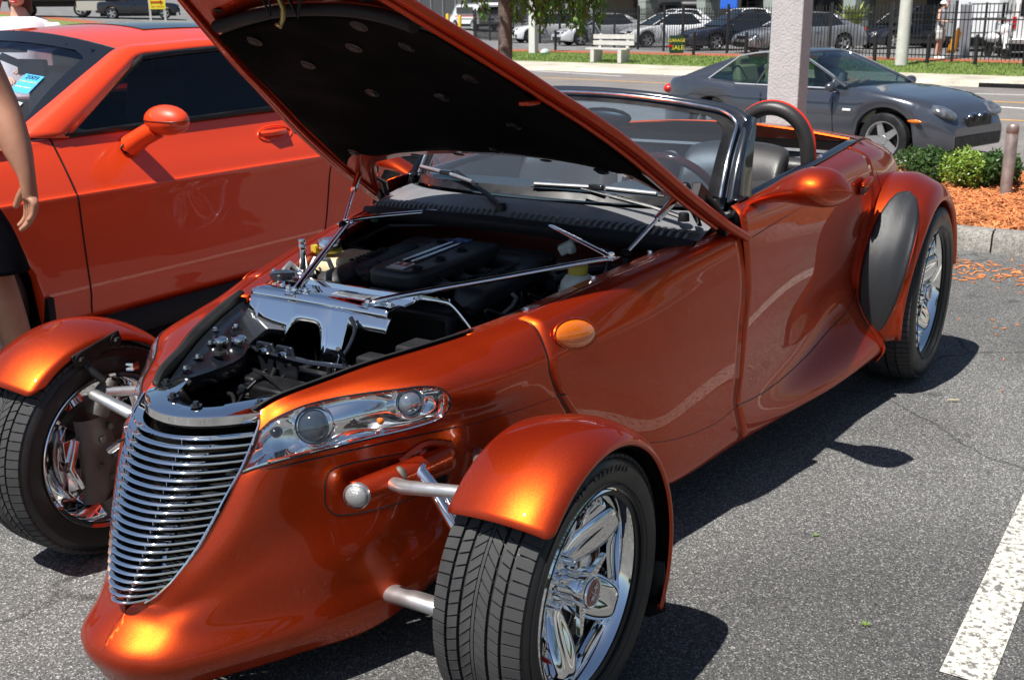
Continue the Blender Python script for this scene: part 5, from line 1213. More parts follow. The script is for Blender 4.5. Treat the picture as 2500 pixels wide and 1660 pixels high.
# ---- tree with hanging leaves
BARK = mat('grey_brown_bark', (.13, .10, .085), .9, var=.3, vscale=9, bump=1, bscale=40); BARK.node_tree.nodes['Bump'].inputs['Distance'].default_value = .01
tr = thing('tree', 'young street tree with a grey brown trunk and drooping bright green leaves', 'tree', (-8.44, -4.80, 0))
MB().tube([(0, 0, -.1), (.01, 0, .6), (-.02, .01, 1.2), (.0, .02, 1.9), (.03, .03, 2.7), (.05, .05, 3.6)], [.092, .082, .076, .070, .066, .05], 14).build('trunk', BARK, tr, smooth=60)
LEAFT = mat('hanging_tree_leaf', (.09, .20, .02), .45, var=.4, vscale=2, trans=0)
rnd = random.Random(21); lb = MB(); tw = MB()
def sprig(x, y, z0, L):
    pts = [Vector((x, y, z0+.6))]; p = pts[0].copy(); 
    tw_pts = [(x, y, z0+1.2), (x+.02, y, z0+.6)]
    for i in range(int(L/.04)):
        q = Vector((x+rnd.gauss(0, .02)+.03*math.sin(i*.7), y+rnd.gauss(0, .02), z0+.6-.04*i)); tw_pts.append(tuple(q))
        for k in range(2):
            d = Vector((rnd.gauss(0, .5), rnd.gauss(0, .5), -1)).normalized(); s_ = rnd.uniform(.05, .105); n = d.orthogonal().normalized(); n = Matrix.Rotation(rnd.random()*6.28, 3, d) @ n
            lb.add([q, q+d*s_*.4+n*s_*.2, q+d*s_, q+d*s_*.4-n*s_*.2], [(0, 1, 2, 3)])
    tw.tube(tw_pts[::3]+[tw_pts[-1]], .003, 4)
# hanging curtain: x along the view, spread sideways (-.54,.84)
for i in range(330):
    sx = rnd.uniform(-.42, 1.05); dx = rnd.uniform(-.7, .5); x = -.54*sx+.84*dx; y = .84*sx+.54*dx
    dens = 1 if sx > .1 else .28
    low = 1.34+.16*abs(math.sin(sx*9+2))+rnd.random()*.35
    if -.12 < sx < .10: low += .22
    sprig(x, y, low+.1, rnd.uniform(.5, .9)) if rnd.random() < dens else None
sprig(-.54*.52+.3, .84*.52+.2, .90, .0)
lb.build('foliage', LEAFT, tr, smooth=0); tw.build('twigs', BARK, tr, smooth=0)
cb = MB()
for i in range(2500):
    v = Vector((rnd.gauss(0, 1), rnd.gauss(0, 1), rnd.gauss(0, 1))).normalized()*rnd.uniform(.6, 1.0); leaf(cb, Vector((v.x*1.5+.2, v.y*1.5+.3, 3.4+v.z*.9)), .12, rnd)
cb.build('crown', LEAFT, tr, smooth=0)
for k in range(6):
    a = k*1.05; MB().tube([(0, .02, 2.3+.1*k), (.5*math.cos(a), .5*math.sin(a), 2.8+.1*k), (1.1*math.cos(a), 1.1*math.sin(a), 2.9+.1*k)], [.035, .025, .012], 6).build('limb', BARK, tr, smooth=60)
# ---- far posts, bench, signs, fence
PALE = mat('pale_concrete_post', (.52, .52, .48), .85, var=.1, vscale=6, bump=.5, bscale=40)
b = MB(); b.tube([(0, 0, 0), (0, 0, 7.5)], [.19, .15], 10); tag(b.build('utility_pole', PALE, smooth=50, loc=(-33.3, -6.74, -.1)), 'tall round pale concrete utility pole on the grass across the road', 'pole')
b = MB(); b.box((0, 0, 1.9), (.28, .28, 3.8)); tag(b.build('white_post', mat('white_painted_post', (.6,.6,.58), .7), smooth=0, loc=(-37.3, -22.1, -.05)), 'square white post on the grass beside the street tree', 'post')
b = MB(); b.tube([(0, 0, 0), (0, 0, 1.6)], .035, 8); tag(b.build('thin_post', mat('grey_steel_post', (.2,.2,.2), .5, .5), smooth=50, loc=(-37.0, -23.5, -.05)), 'thin grey steel post just left of the square white post', 'post')
WB_ = mat('white_bench_paint', (.50, .49, .46), .7, var=.08)
bt = thing('bench', 'white concrete and plank bench on the grass across the road', 'bench', (-33.9, -16.9, -.20), 1.36)
for x in (-.62, .62):
    b = MB(); b.box((x, 0, .22), (.16, .42, .44)); b.box((x, .26, .52), (.12, .10, .90), Matrix.Rotation(-.12, 3, 'X')); b.build('leg', WB_, bt, smooth=0)
for y, z, rr in ((-.13, .47, 0), (.04, .47, 0)): MB().box((0, y, z), (1.86, .16, .05)).build('seat_plank', WB_, bt, smooth=0)
for y, z in ((.225, .66), (.24, .87)): MB().box((0, y, z), (1.86, .045, .15)).build('back_plank', WB_, bt, smooth=0)
def signboard(name, label, loc, face, w_, h, z, mcol, group=None):
    t = thing(name, label, 'sign', loc)
    u = Vector(face).normalized(); r = Vector((-u.y, u.x, 0))
    Mx = Matrix((r, Vector((0, 0, 1)), u)).transposed().to_4x4(); Mx.translation = (0, 0, z)
    return t, Mx
FACE = (.84, .54, 0)
t, Mx = signboard('garage_sale_sign', 'small dark green yard sign reading GARAGE SALE in yellow by the fence', (-36.0, -15.3, -.05), FACE, .45, .55, .42, None)
b = MB(); b.box((0, 0, 0), (.50, .62, .02)); o = b.build('board', mat('dark_green_board', (.012,.04,.02), .6), t, smooth=0); o.matrix_local = Mx
YEL = mat('sign_yellow', (.8,.68,.03), .6)
text('GARAGE', .155, Mx @ Matrix.Translation((.0, .13, .012)), YEL, t); text('SALE', .21, Mx @ Matrix.Translation((.04, -.12, .012)), YEL, t)
b = MB(); b.prism([(-.34,-.05),(-.24,.02),(-.24,-.02),(-.14,-.02),(-.14,-.08),(-.24,-.08),(-.24,-.12)], .01, lambda u, v, w_: (u, v, .012+w_)); o = b.build('arrow', REDP2, t, smooth=0); o.matrix_local = Mx
b = MB(); b.box((0, 0, -.45), (.03, .5, .03)); o = b.build('stake', BLK, t, smooth=0); o.matrix_local = Mx
t, Mx = signboard('pawn_sign', 'yellow sign with red PAWN lettering and an arrow across the road', (-35.0, -41.3, .16), (.72, .69, 0), .8, 1, 2.05, None)
b = MB(); b.box((0, .08, 0), (.72, .98, .03)); o = b.build('board', YEL, t, smooth=0); o.matrix_local = Mx
text('PAWN', .24, Mx @ Matrix.Translation((0, .16, .02)), REDP2, t); text('BUY-TRADE', .105, Mx @ Matrix.Translation((0, -.30, .02)), REDP2, t)
b = MB(); b.prism([(-.26,-.02),(.12,-.02),(.12,.05),(.26,-.05),(.12,-.15),(.12,-.08),(-.26,-.08),(-.30,-.14),(-.30,.04)], .01, lambda u, v, w_: (u, v-.04, .02+w_)); o = b.build('arrow', REDP2, t, smooth=0); o.matrix_local = Mx
for x in (-.36, .30):
    b = MB(); b.box((x, -1.0, -.03), (.09, 2.3, .06)); o = b.build('post', PALE, t, smooth=0); o.matrix_local = Mx
# fence of black pickets
FB = mat('black_fence_paint', (.012, .012, .013), .45)
fpts = [(-29.8, 6.5), (-33.1, -3.3), (-35.1, -7.6), (-39.4, -17.4), (-44.9, -24.2), (-53.6, -36.2)]
segs = [(Vector((*a, 0)), Vector((*c, 0))) for a, c in zip(fpts[:-1], fpts[1:])]
ft = thing('picket_fence', 'long black metal picket fence between the mulch strip and the parked cars', 'fence', (-33.1, -3.3, 0))
pk = MB(); pk.box((0, 0, .83), (.022, .022, 1.52)); pk.add([(-.013,-.013,1.58),(.013,-.013,1.58),(.013,.013,1.58),(-.013,.013,1.58),(0,0,1.68)], [(0,1,4),(1,2,4),(2,3,4),(3,0,4)])
rest = MB(); cnt = 0; first = None; off0 = ft.location
for a, c in segs:
    L = (c-a).length; d = (c-a)/L; n = int(L/.135)
    for z in (.16, 1.20, 1.40): MB().bar(a-off0+Vector((0,0,z)), c-off0+Vector((0,0,z)), .03, .035).build('rail', FB, ft, smooth=0)
    for i in range(n):
        p = a+d*(i+.5)*L/n-off0
        if p.y > 6: continue
        if cnt < 290:
            if first is None: first = pk.build('picket', FB, ft, smooth=0); first.location = p
            else: shared(first, 'picket', ft, Matrix.Translation(p))
        else: rest.box(p+Vector((0,0,.85)), (.026,.026,1.60))
        cnt += 1
    for i in range(int(L/2.4)+1):
        p = a+d*i*2.4-off0; b = MB(); b.box(p+Vector((0,0,.87)), (.075,.075,1.74)); b.build('post', FB, ft, smooth=0)
rest.build('far_pickets', FB, ft, smooth=0, kind='stuff')
for i, (x, y) in enumerate([(-39.2,-22.2),(-37.3,-17.9),(-36.6,-14.9),(-35.8,-12.6),(-33.9,-7.7),(-33.3,-6.0),(-33.0,-4.6),(-32.4,-3.2)]):
    b = MB(); b.lathe([(.055,0),(.055,.74),(.065,.75),(.05,.82),(0,.84)], 10, axis='z')
    tag(b.build('guard_post', FB, smooth=40, loc=(x, y, -.03)), ('leftmost low black guard post before the fence', 'second low black guard post from the left, behind the bench', 'third low black guard post from the left, by the yard sign', 'fourth low black guard post from the left, before the dark parked saloon', 'low black guard post just left of the utility pole', 'low black guard post just right of the utility pole', 'second low black guard post from the right', 'rightmost low black guard post before the white van')[i], 'post', 'low black guard posts in the mulch strip')
# ================================================================== ORANGE COUPE BESIDE THE ROADSTER
CP = thing('coupe', 'bright orange hardtop coupe with a dark sunroof parked beside the roadster', 'car', (-2.03, -3.16, 0))
def W3(x, y, z): return (x+2.03, y+3.16, z)      # world to coupe
def cpside():
    xs = [.44, .40, .30, .10, -.10, -.45, -.80, -1.10, -1.6, -2.1, -2.6, -3.0, -3.4, -3.8, -4.2, -4.45, -4.52]
    cols = []
    for x in xs:
        f = max(0, (x+.3)/.74)**2*.28; r = max(0, (-3.9-x)/.62)**2*.16; hip = .035*math.exp(-((x+3.3)/.7)**2)
        ys = -2.20-f-r; zb = 1.015+.014*(-1.1-x) if x < -1.05 else 1.015+.05*(-1.05-x)*.8-.04*max(0, x+.6)**1.5
        zb = zb if x > -2.7 else min(zb, 1.04)+.03*math.exp(-((x+3.2)/.4)**2)-.10*max(0, (-3.7-x)/.8)
        arch = .22
        for xw in (-.47, -3.42):
            d = abs(x-xw)
            if d < .40: arch = max(arch, .34+math.sqrt(.40**2-d*d))
        rows = [(.22, -.055), (.25, -.035), (.30, -.025), (.36, -.012), (.50, -.006), (.66, 0), (.775, .004+hip), (.80, -.008+hip), (.86, -.038+hip), (.93, -.077+hip*.7), (zb-.02, -.116), (zb, -.128), (zb+.008, -.15)]
        cols.append([(x, ys+dy, max(z, arch+.001*i) if z < .8 else z) for i, (z, dy) in enumerate(rows)])
    return cols
CS = cpside()
# dense columns around the wheel arches
def dense_cols():
    A = np.array(CS); n = 170; out = []
    X = np.linspace(0, len(CS)-1, n); base = np.array([cr1(A[:, j], n) for j in range(A.shape[1])]).transpose(1, 0, 2)
    for c in base:
        x = c[0, 0]; arch = .22
        for xw in (-.47, -3.42):
            d = abs(x-xw)
            if d < .40: arch = max(arch, .34+math.sqrt(.40**2-d*d))
        zt = [.22,.25,.30,.36,.50,.66,.775,.80,.86,.93]
        for j in range(len(c)):
            z = zt[j] if j < 10 else c[j, 2]
            c[j, 2] = max(z, arch+.002*j)
        out.append(c)
    return np.array(out)
DC = dense_cols()
def cseg(x0_, x1_):
    return [[W3(*q) for q in cr1(c, 44)] for c in DC if x1_-.015 <= c[0, 0] <= x0_+.015]
for nm, a, c in (('fender_panel', .5, -1.105), ('door', -1.105, -2.61), ('rear_quarter', -2.61, -4.6)):
    MB().grid(cseg(a, c)).build(nm, PAINT2, CP, smooth=30)
    MB().grid([[(p[0], -p[1], p[2]) for p in r] for r in cseg(a, c)]).build(nm, PAINT2, CP, smooth=30)
for xs_ in (-1.105, -2.61):
    c = DC[np.argmin(abs(DC[:, 0, 0]-xs_))]; L = [W3(xs_+(.03*math.sin((q[2]-.3)*2) if xs_ > -2 else -.07*math.sin((q[2]-.3)*3)), q[1]+.001, q[2]) for q in cr1(c, 40)[4:]]
    MB().tube(L, .004, 6).build('seam_line', BLK, CP)
MB().grid([[W3(x, -2.215-o, z) for o, z in ((.0, .235), (.02, .12), (.06, .11))] for x in np.linspace(-.88, -3.0, 8)]).build('sill', BLKM, CP, solid=.01)
b = MB(); b.box(W3(-.885, -2.24, .27), (.03, .10, .22)); b.build('mud_flap', BLKM, CP)
b = MB(); b.box(W3(-2.0, -3.16, .45), (4.2, 1.60, .5)); b.build('underbody', BLK, CP)
# bonnet, deck
def topz(x, t, z0, c): return z0+c*(1-abs(t)**2.5)
G = [[W3(x, -3.16+t*(.86-.25*max(0, (x+.3)/.74)**2), topz(x, t, 1.0-.045*max(0, x+.6)**1.3, .045)) for t in np.linspace(-1, 1, 25)] for x in np.linspace(-.85, .44, 16)]
MB().grid(G).build('bonnet', PAINT2, CP, smooth=40)
G = [[W3(x, -3.16+t*(.86-.14*max(0, (-3.9-x)/.62)**2), topz(x, t, 1.06-.05*max(0, -3.7-x), .03)) for t in np.linspace(-1, 1, 21)] for x in np.linspace(-3.55, -4.5, 10)]
MB().grid(G).build('boot_lid', PAINT2, CP, smooth=40)
# roof: front edge, rear edge
def rx(u, t): return -1.50-.12*abs(t)**2-u*(1.75-.12*abs(t)**2)
def rz_(u, t): return 1.405+.080*math.sin(PI*min(1, .22+u*.62))-.085*abs(t)**2.2
def ry(u, t): return -3.16+t*(.66-.02*u)
G = [[W3(rx(u, t), ry(u, t), rz_(u, t)) for t in np.linspace(-1, 1, 41)] for u in np.linspace(0, 1, 30)]
MB().grid(G).build('roof', PAINT2, CP, smooth=60)
for s in (1, -1):   # windscreen pillar flowing into the roof rail
    OD = ((-.004, .002), (.022, -.006), (.045, -.022), (.058, -.042))
    P0 = [(-.91, .765, 1.022), (-.98, .82, 1.030), (-1.08, .838, 1.022), (-1.15, .838, 1.015)]; G = []
    for k, (o, dz) in enumerate(OD):
        a_ = Vector(P0[k]); c_ = Vector((rx(0, 1)-.02*k, .66+o, rz_(0, 1)+dz)); m1 = a_.lerp(c_, .35)+Vector((-.012, .010, .016)); m2 = a_.lerp(c_, .72)+Vector((-.012, .012, .022))
        G.append(cr1([tuple(a_), tuple(m1), tuple(m2), tuple(c_)]+[(rx(u, 1), .66-.02*u+o, rz_(u, 1)+dz) for u in (.12, .3, .5, .75, 1)], 50))
    MB().grid([[W3(x, -3.16+s*y, z) for x, y, z in r] for r in zip(*G)]).build('roof_rail', PAINT2, CP, smooth=60, solid=.01)
    MB().tube([W3(rx(u, .985), -3.16+s*(.652-.02*u), rz_(u, .985)+.002) for u in np.linspace(0, 1, 20)], .0022, 5).build('roof_seam', BLK, CP)
    # C pillar
    G = [[W3(x, -3.16+s*y, z) for x, y, z in r] for r in ([(-2.75,.735,1.29),(-3.05,.71,1.37),(-3.25,.64,1.38)], [(-2.95,.775,1.16),(-3.35,.75,1.25),(-3.55,.66,1.26)], [(-3.0,.825,1.04),(-3.5,.82,1.06),(-3.95,.74,1.06)])]
    MB().grid([cr1(r, 8) for r in zip(*G)]).build('rear_pillar', PAINT2, CP, smooth=60, solid=.01)
    # side glass, black surround
    SG = []
    for u in np.linspace(0, 1, 22):
        xb, xt = -1.14-u*1.72, -1.68-u*1.15; zt_ = rz_(u*.75, 1)-.038; SG.append([W3(xb+(xt-xb)*k, -3.16+s*(.828-(.828-.722)*k), 1.028+.03*u+(zt_-1.028-.03*u)*k) for k in np.linspace(0, 1, 8)])
    if s > 0: MB().grid(SG).build('side_window', glass('dark_tinted_glass', (.10,.10,.11), .5), CP, smooth=60)
    edge = [r[0] for r in SG]+list(SG[-1])+[r[-1] for r in SG[::-1]]+list(SG[0])[::-1]
    MB().tube([(p[0], p[1]+s*.006, p[2]) for p in edge], .014, 6, cap=False).build('window_seal', BLK, CP, smooth=60)
    MB().tube([(p[0], p[1]+s*.016, p[2]-.006) for p in [r[-1] for r in SG]], .004, 6).build('window_trim', BLKG, CP, smooth=60)
# windscreen and rear screen
def wg(t, k, ins=0.):
    a = Vector((-.90-.14*abs(t)**2.2, .785*t, 1.030-.008*abs(t))); c = Vector((rx(0, t)+.008, .665*t, rz_(0, t)-.004)); p = a.lerp(c, k)
    return W3(p.x-.0+.02*math.sin(PI*k), -3.16+p.y, p.z+.02*math.sin(PI*k))
MB().grid([[wg(t, k) for t in np.linspace(-1, 1, 25)] for k in np.linspace(0, 1, 12)]).build('windscreen', WGLASS2, CP, smooth=60)
O1 = [(t, 0.) for t in np.linspace(-.98, .98, 20)]+[(1, k) for k in np.linspace(.03, .97, 14)]+[(t, 1.) for t in np.linspace(.98, -.98, 20)]+[(-1, k) for k in np.linspace(.97, .03, 14)]
def inn(t, k):
    k2 = .10+.78*k; t2 = t*.87
    r_ = .10; 
    if abs(t) > .9 and k > .9: k2 -= .05
    return t2, k2
b = MB().grid([[tuple(Vector(wg(t, k))+Vector((.003, 0, .004))), tuple(Vector(wg(*inn(t, k)))+Vector((.003, 0, .004)))] for t, k in O1], cu=True); b.build('glass_border', BLKG, CP, smooth=30)
MB().grid([[tuple(Vector(wg(t, k))+Vector((.002, 0, .003))) for t in np.linspace(-.88, .88, 9)] for k in (.80, .93)]).build('sunshade_band', glass('blue_shade_band', (.12,.22,.38), 1.0), CP, smooth=0)
MB().tube([wg(t, 1.0) for t in np.linspace(-1, 1, 20)], .006, 6).build('screen_seal', BLK, CP)
MB().grid([[W3(-3.22-.75*k, -3.16+t*(.64+.1*k), 1.40-.34*k+.02*(1-t*t)) for t in np.linspace(-1, 1, 9)] for k in np.linspace(0, 1, 5)]).build('rear_window', SMOKED, CP, smooth=60)
MB().grid([[W3(x, y, rz_(u, (y+3.16)/.66)+.004) for y in np.linspace(-3.16-.40, -3.16+.40, 12)] for x, u in ((-1.98,.26),(-2.2,.39),(-2.45,.53),(-2.72,.68))]).build('sunroof', SMOKED, CP, smooth=60)
# stickers and rear-view mirror seen through the screen
def stick(t, k, w_, h, m, name, rot=0):
    p = Vector(wg(t, k)); dx = (Vector(wg(t+.05, k))-Vector(wg(t-.05, k))).normalized(); dy = (Vector(wg(t, k+.05))-Vector(wg(t, k-.05))).normalized(); M_ = frame(p+Vector((.004,0,.006)), dx, dy) @ Matrix.Rotation(rot, 4, 'Z')
    b = MB(); b.box((0,0,0), (w_, h, .001)); o = b.build(name, m, CP, smooth=0); o.matrix_local = M_; return M_
M_ = stick(.70, .47, .105, .125, mat('blue_sticker', (.05,.36,.68), .4), 'registration_sticker', math.radians(-4))
text('2009', .036, M_ @ Matrix.Translation((0, .042, .001)), BLK, CP); text('ANNUAL SHOW', .013, M_ @ Matrix.Translation((0, .012, .001)), YEL, CP); text('ENTRY PERMIT', .013, M_ @ Matrix.Translation((0, -.026, .001)), WHITEP, CP)
stick(.70, .255, .12, .075, mat('pale_green_sticker', (.5,.68,.58), .5, var=.3, vscale=60), 'paper_sticker', math.radians(-8)); stick(.70, .14, .075, .022, mat('clear_holder', (.4,.45,.45), .2), 'sticker_holder')
b = MB(); b.box(W3(-1.52, -3.03, 1.285), (.03, .21, .075)); b.tube([W3(-1.50,-3.10,1.30), W3(-1.44,-3.16,1.34)], .02, 8); b.build('rear_view_mirror', BLK, CP, bevel=.012)
b = MB(); b.bar(W3(-1.50,-3.3,1.36), W3(-1.43,-2.95,1.365), .03, .015); b.build('toll_sensor', BLK, CP)
# cabin
DASH2 = mat('grey_blue_dashboard', (.10,.12,.12), .7)
b = MB(); b.grid([[W3(x, y, z+.02*(1-((y+3.16)/.8)**2)) for y in np.linspace(-3.94, -2.38, 9)] for x, z in ((-.98,1.005),(-1.2,1.02),(-1.42,1.01),(-1.5,.93),(-1.5,.6))]); b.build('dashboard', DASH2, CP, smooth=40)
for y in (-2.75, -3.57):
    b = MB(); b.box(W3(-2.05, y, .95), (.16,.50,.62), Matrix.Rotation(-.2, 3, 'Y')); b.box(W3(-2.14, y, 1.26), (.10,.27,.19)); b.box(W3(-1.8, y, .62), (.5,.5,.2)); b.build('seat', LEATHER, CP, bevel=.05, seg=4)
b = MB(); b.box(W3(-2.9, -3.16, .9), (.5,1.3,.45)); b.build('rear_bench', BLK, CP, bevel=.05)
for y in (-2.44, -3.88): MB().grid([[W3(x, y, z) for z in (.3, 1.02)] for x in (-1.0, -3.0)]).build('door_card', BLK, CP)
b = MB(); c_ = Vector(W3(-1.68, -2.75, 1.0)); b.tube([c_+Vector((.06*math.sin(t), .18*math.cos(t), .17*math.sin(t))) for t in np.linspace(0, 2*PI, 24)], .013, 8, cap=False); b.build('steering_wheel', BLK, CP)
b = MB(); b.bar(W3(-1.03,-2.9,1.035), W3(-.93,-3.5,1.05), .02, .015); b.build('wiper', BLK, CP)
# door mirror and handle
for s in (1, -1):
    mx = lambda x, y, z: (x+2.03, s*(y+3.16), z)
    b = MB(); b.tube([mx(-1.45,-2.285,.955), mx(-1.465,-2.21,1.00), mx(-1.475,-2.13,1.035)], [.052,.045,.045], 14); b.build('mirror_stalk', PAINT2, CP, smooth=60)
    b = MB(); Rm = Matrix.Rotation(math.radians(0), 3, 'Z')
    b.ell(mx(-1.49,-2.075,1.075), (.075,.125,.068), 28, 12); b.ell(mx(-1.49,-2.075,1.075), (.075,.125,.045), 28, 10, R=Matrix.Rotation(PI, 3, 'X')); b.build('mirror_shell', PAINT2, CP, smooth=60)
    MB().tube([mx(-1.49+.076*math.cos(t), -2.075+.126*math.sin(t), 1.075) for t in np.linspace(0, 2*PI, 30)], .0015, 5, cap=False).build('mirror_seam', BLK, CP)
    MB().tube([mx(-1.45+.06*math.cos(t), -2.275-.0*t, .95+.025*math.sin(t)) for t in np.linspace(0, 2*PI, 20)], .005, 6, cap=False).build('mirror_gasket', BLK, CP)
    b = MB(); b.tube([mx(-2.44,-2.282,.935), mx(-2.40,-2.256,.935), mx(-2.30,-2.256,.935), mx(-2.26,-2.282,.935)], [.014,.016,.016,.014], 10, flat=1); b.build('door_handle', PAINT2, CP, smooth=60)
    MB().tube([mx(-2.35+.12*math.cos(t)*(1), -2.268-.018*math.sin(t), .93+.038*math.sin(t)) for t in np.linspace(0, 2*PI, 30)], .0035, 6, cap=False).build('handle_surround', PAINT2, CP, smooth=60)
    b = MB(); b.box(mx(-2.35,-2.276,.918), (.15,.02,.035)); b.build('handle_recess', mat('orange_recess_shade', (.10,.01,.003), .5), CP, bevel=.01)  # box in darkened orange stands for the shade behind the handle
    b = MB(); b.lathe([(0,.01),(.012,.008),(.013,0)], 14, axis='y', c=mx(-2.49,-2.272,.935)); b.build('lock_cylinder', CHROME2, CP)
def simple_wheel(R, wd, par, loc, m_rim, n=5, name='wheel'):
    r = bpy.data.objects.new(name, None); COL.objects.link(r); r.parent = par; r.location = loc
    MB().lathe([(R*.66, wd/2-.005), (R*.70, wd/2), (R*.9, wd/2), (R*.98, wd/2-.015), (R, wd/2-.04), (R, -wd/2+.04), (R*.9, -wd/2), (R*.6, -wd/2)], 40).build('tyre', SIDEW, r, smooth=40)
    b = MB(); b.lathe([(R*.69, wd/2+.001), (R*.66, wd/2-.002), (R*.62, wd/2-.04), (R*.60, 0), (R*.6, -wd/2)], 40); b.build('rim', m_rim, r, smooth=40)
    b = MB(); b.lathe([(0, wd/2-.01), (R*.16, wd/2-.012), (R*.2, wd/2-.04)], 20)
    for k in range(n):
        a = 2*PI*k/n; ca, sa = math.cos(a), math.sin(a)
        b.prism([(R*.1, -.05*R/.33), (R*.64, -.035*R/.33), (R*.64, .035*R/.33), (R*.1, .05*R/.33)], .02, lambda u, v, w_, ca=ca, sa=sa: (u*ca-v*sa, wd/2-.04+w_, u*sa+v*ca))
    b.build('spokes', m_rim, r, smooth=30); MB().lathe([(0, wd/2-.07), (R*.6, wd/2-.07)], 24).build('brake_disc', BLK, r)
    return r
for x, s in ((-.47, 1), (-3.42, 1), (-.47, -1), (-3.42, -1)):
    w_ = simple_wheel(.36, .24, CP, (x+2.03, s*.80, .36), SATIN); w_.rotation_euler = (0, 0, 0 if s > 0 else PI)
b = MB(); b.box(W3(.40,-3.16,.72), (.12,1.5,.16)); b.build('grille', BLK, CP, bevel=.03); b = MB(); b.box(W3(.36,-3.16,.45), (.2,1.7,.42)); b.build('front_bumper', PAINT2, CP, bevel=.08, seg=4)
b = MB(); b.box(W3(-4.47,-3.16,.62), (.16,1.6,.66)); b.build('rear_bumper', PAINT2, CP, bevel=.08, seg=4); b = MB(); b.box(W3(-4.56,-3.16,.84), (.03,1.4,.14)); b.build('tail_lamp', REDP2, CP, bevel=.02)

# ================================================================== PEOPLE
def skinned(name, chains, m, parent, lvl=2):
    """one continuous body: chains of (joint, radius) sharing joints by position, grown with a Skin modifier"""
    vs, rs, es, idx = [], [], [], {}
    def vid(p, r):
        k = tuple(round(c, 4) for c in p)
        if k not in idx: idx[k] = len(vs); vs.append(p); rs.append(r)
        return idx[k]
    for ch in chains:
        prev = None
        for p, r in ch:
            i = vid(p, r)
            if prev is not None and prev != i: es.append((prev, i))
            prev = i
    me = bpy.data.meshes.new(name); me.from_pydata(vs, es, []); o = bpy.data.objects.new(name, me); COL.objects.link(o); o.parent = parent
    sk = o.modifiers.new('skin', 'SKIN'); sk.use_smooth_shade = True; sk.branch_smoothing = .6
    me.skin_vertices[0].data[0].use_root = True
    for i, r in enumerate(rs):
        rr = r if isinstance(r, tuple) else (r, r); me.skin_vertices[0].data[i].radius = rr
    ss = o.modifiers.new('sub', 'SUBSURF'); ss.levels = lvl; ss.render_levels = lvl
    me.materials.append(m); return o
def hand_chains(wrist, d, side, palm_n, s_=1.0, curl=.5, rw=.022, spread=.0):
    """wrist point, direction of the hand, side vector towards the thumb, palm normal"""
    d, side, n = Vector(d).normalized(), Vector(side).normalized(), Vector(palm_n).normalized(); w_ = Vector(wrist); ch = []
    pc = w_+d*.045*s_
    ch.append([(tuple(w_), rw*s_), (tuple(pc), (.032*s_, .019*s_))])
    for k, (o, L) in enumerate(((.030, .073), (.010, .080), (-.011, .075), (-.030, .060))):
        a = pc+side*o*.6*s_+d*.018*s_; kn = w_+d*(.088-.006*abs(k-1.2))*s_+side*o*s_
        d1 = (d+side*o*spread*8+n*curl*.25).normalized(); p1 = kn+d1*L*.5*s_; d2 = (d1+n*curl*.8).normalized(); p2 = p1+d2*L*.30*s_; d3 = (d2+n*curl*.7).normalized(); p3 = p2+d3*L*.22*s_
        ch.append([(tuple(pc), (.032*s_, .019*s_)), (tuple(kn), .0115*s_), (tuple(p1), .0095*s_), (tuple(p2), .0085*s_), (tuple(p3), .0065*s_)])
    t0 = w_+d*.030*s_+side*.030*s_; t1 = w_+d*.062*s_+side*.048*s_+n*.014*s_; t2 = w_+d*.092*s_+side*.052*s_+n*.028*s_
    ch.append([(tuple(pc), (.032*s_, .019*s_)), (tuple(t0), .015*s_), (tuple(t1), .0115*s_), (tuple(t2), .008*s_)])
    return ch
def loft(rings, name, m, parent, n=24, solid=.006, **k):
    """rings: (centre, rx, ry) stacked, elliptical, slightly uneven cloth"""
    G = []
    for i, (c, a, b_) in enumerate(rings):
        row = []
        for j in range(n):
            t = 2*PI*j/n; q = 1+.03*math.sin(3*t+i*.8)+.02*math.sin(7*t+i*1.7); row.append((c[0]+a*q*math.cos(t), c[1]+b_*q*math.sin(t), c[2]))
        G.append(row)
    G = np.array(G); G = np.array([cr1(G[:, j], (len(rings)-1)*4+1) for j in range(n)]).transpose(1, 0, 2)
    return MB().grid([list(r) for r in G], cv=True).build(name, m, parent, smooth=60, solid=solid, **k)
# man at the left edge of the photograph, seen from shoulder to calf
mp = thing('person', 'man in dark shorts between the two cars, tanned arm hanging by the front wheel', 'person', (-.25, -1.93, 0))
def L3(x, y, z): return (x+.25, y+1.93, z)
tor = (-.27, -1.96)
pel, chst, nek, hed = L3(tor[0], tor[1], .98), L3(tor[0], tor[1], 1.34), L3(tor[0], tor[1], 1.56), L3(tor[0]+.02, tor[1], 1.70)
sh = L3(-.42, -1.79, 1.50); el = L3(-.465, -1.725, 1.235); wr = L3(-.45, -1.590, .990)
sh2 = L3(-.12, -2.10, 1.50); el2 = L3(-.06, -2.14, 1.22); wr2 = L3(.05, -2.05, 1.02)
hipA, kneA, ankA = L3(-.36, -1.88, .90), L3(-.43, -1.79, .50), L3(-.50, -1.80, .09); hipB, kneB, ankB = L3(-.16, -2.02, .90), L3(-.10, -2.02, .50), L3(-.16, -2.04, .09)
hd = Vector(L3(-.455, -1.60, .90))-Vector(wr)
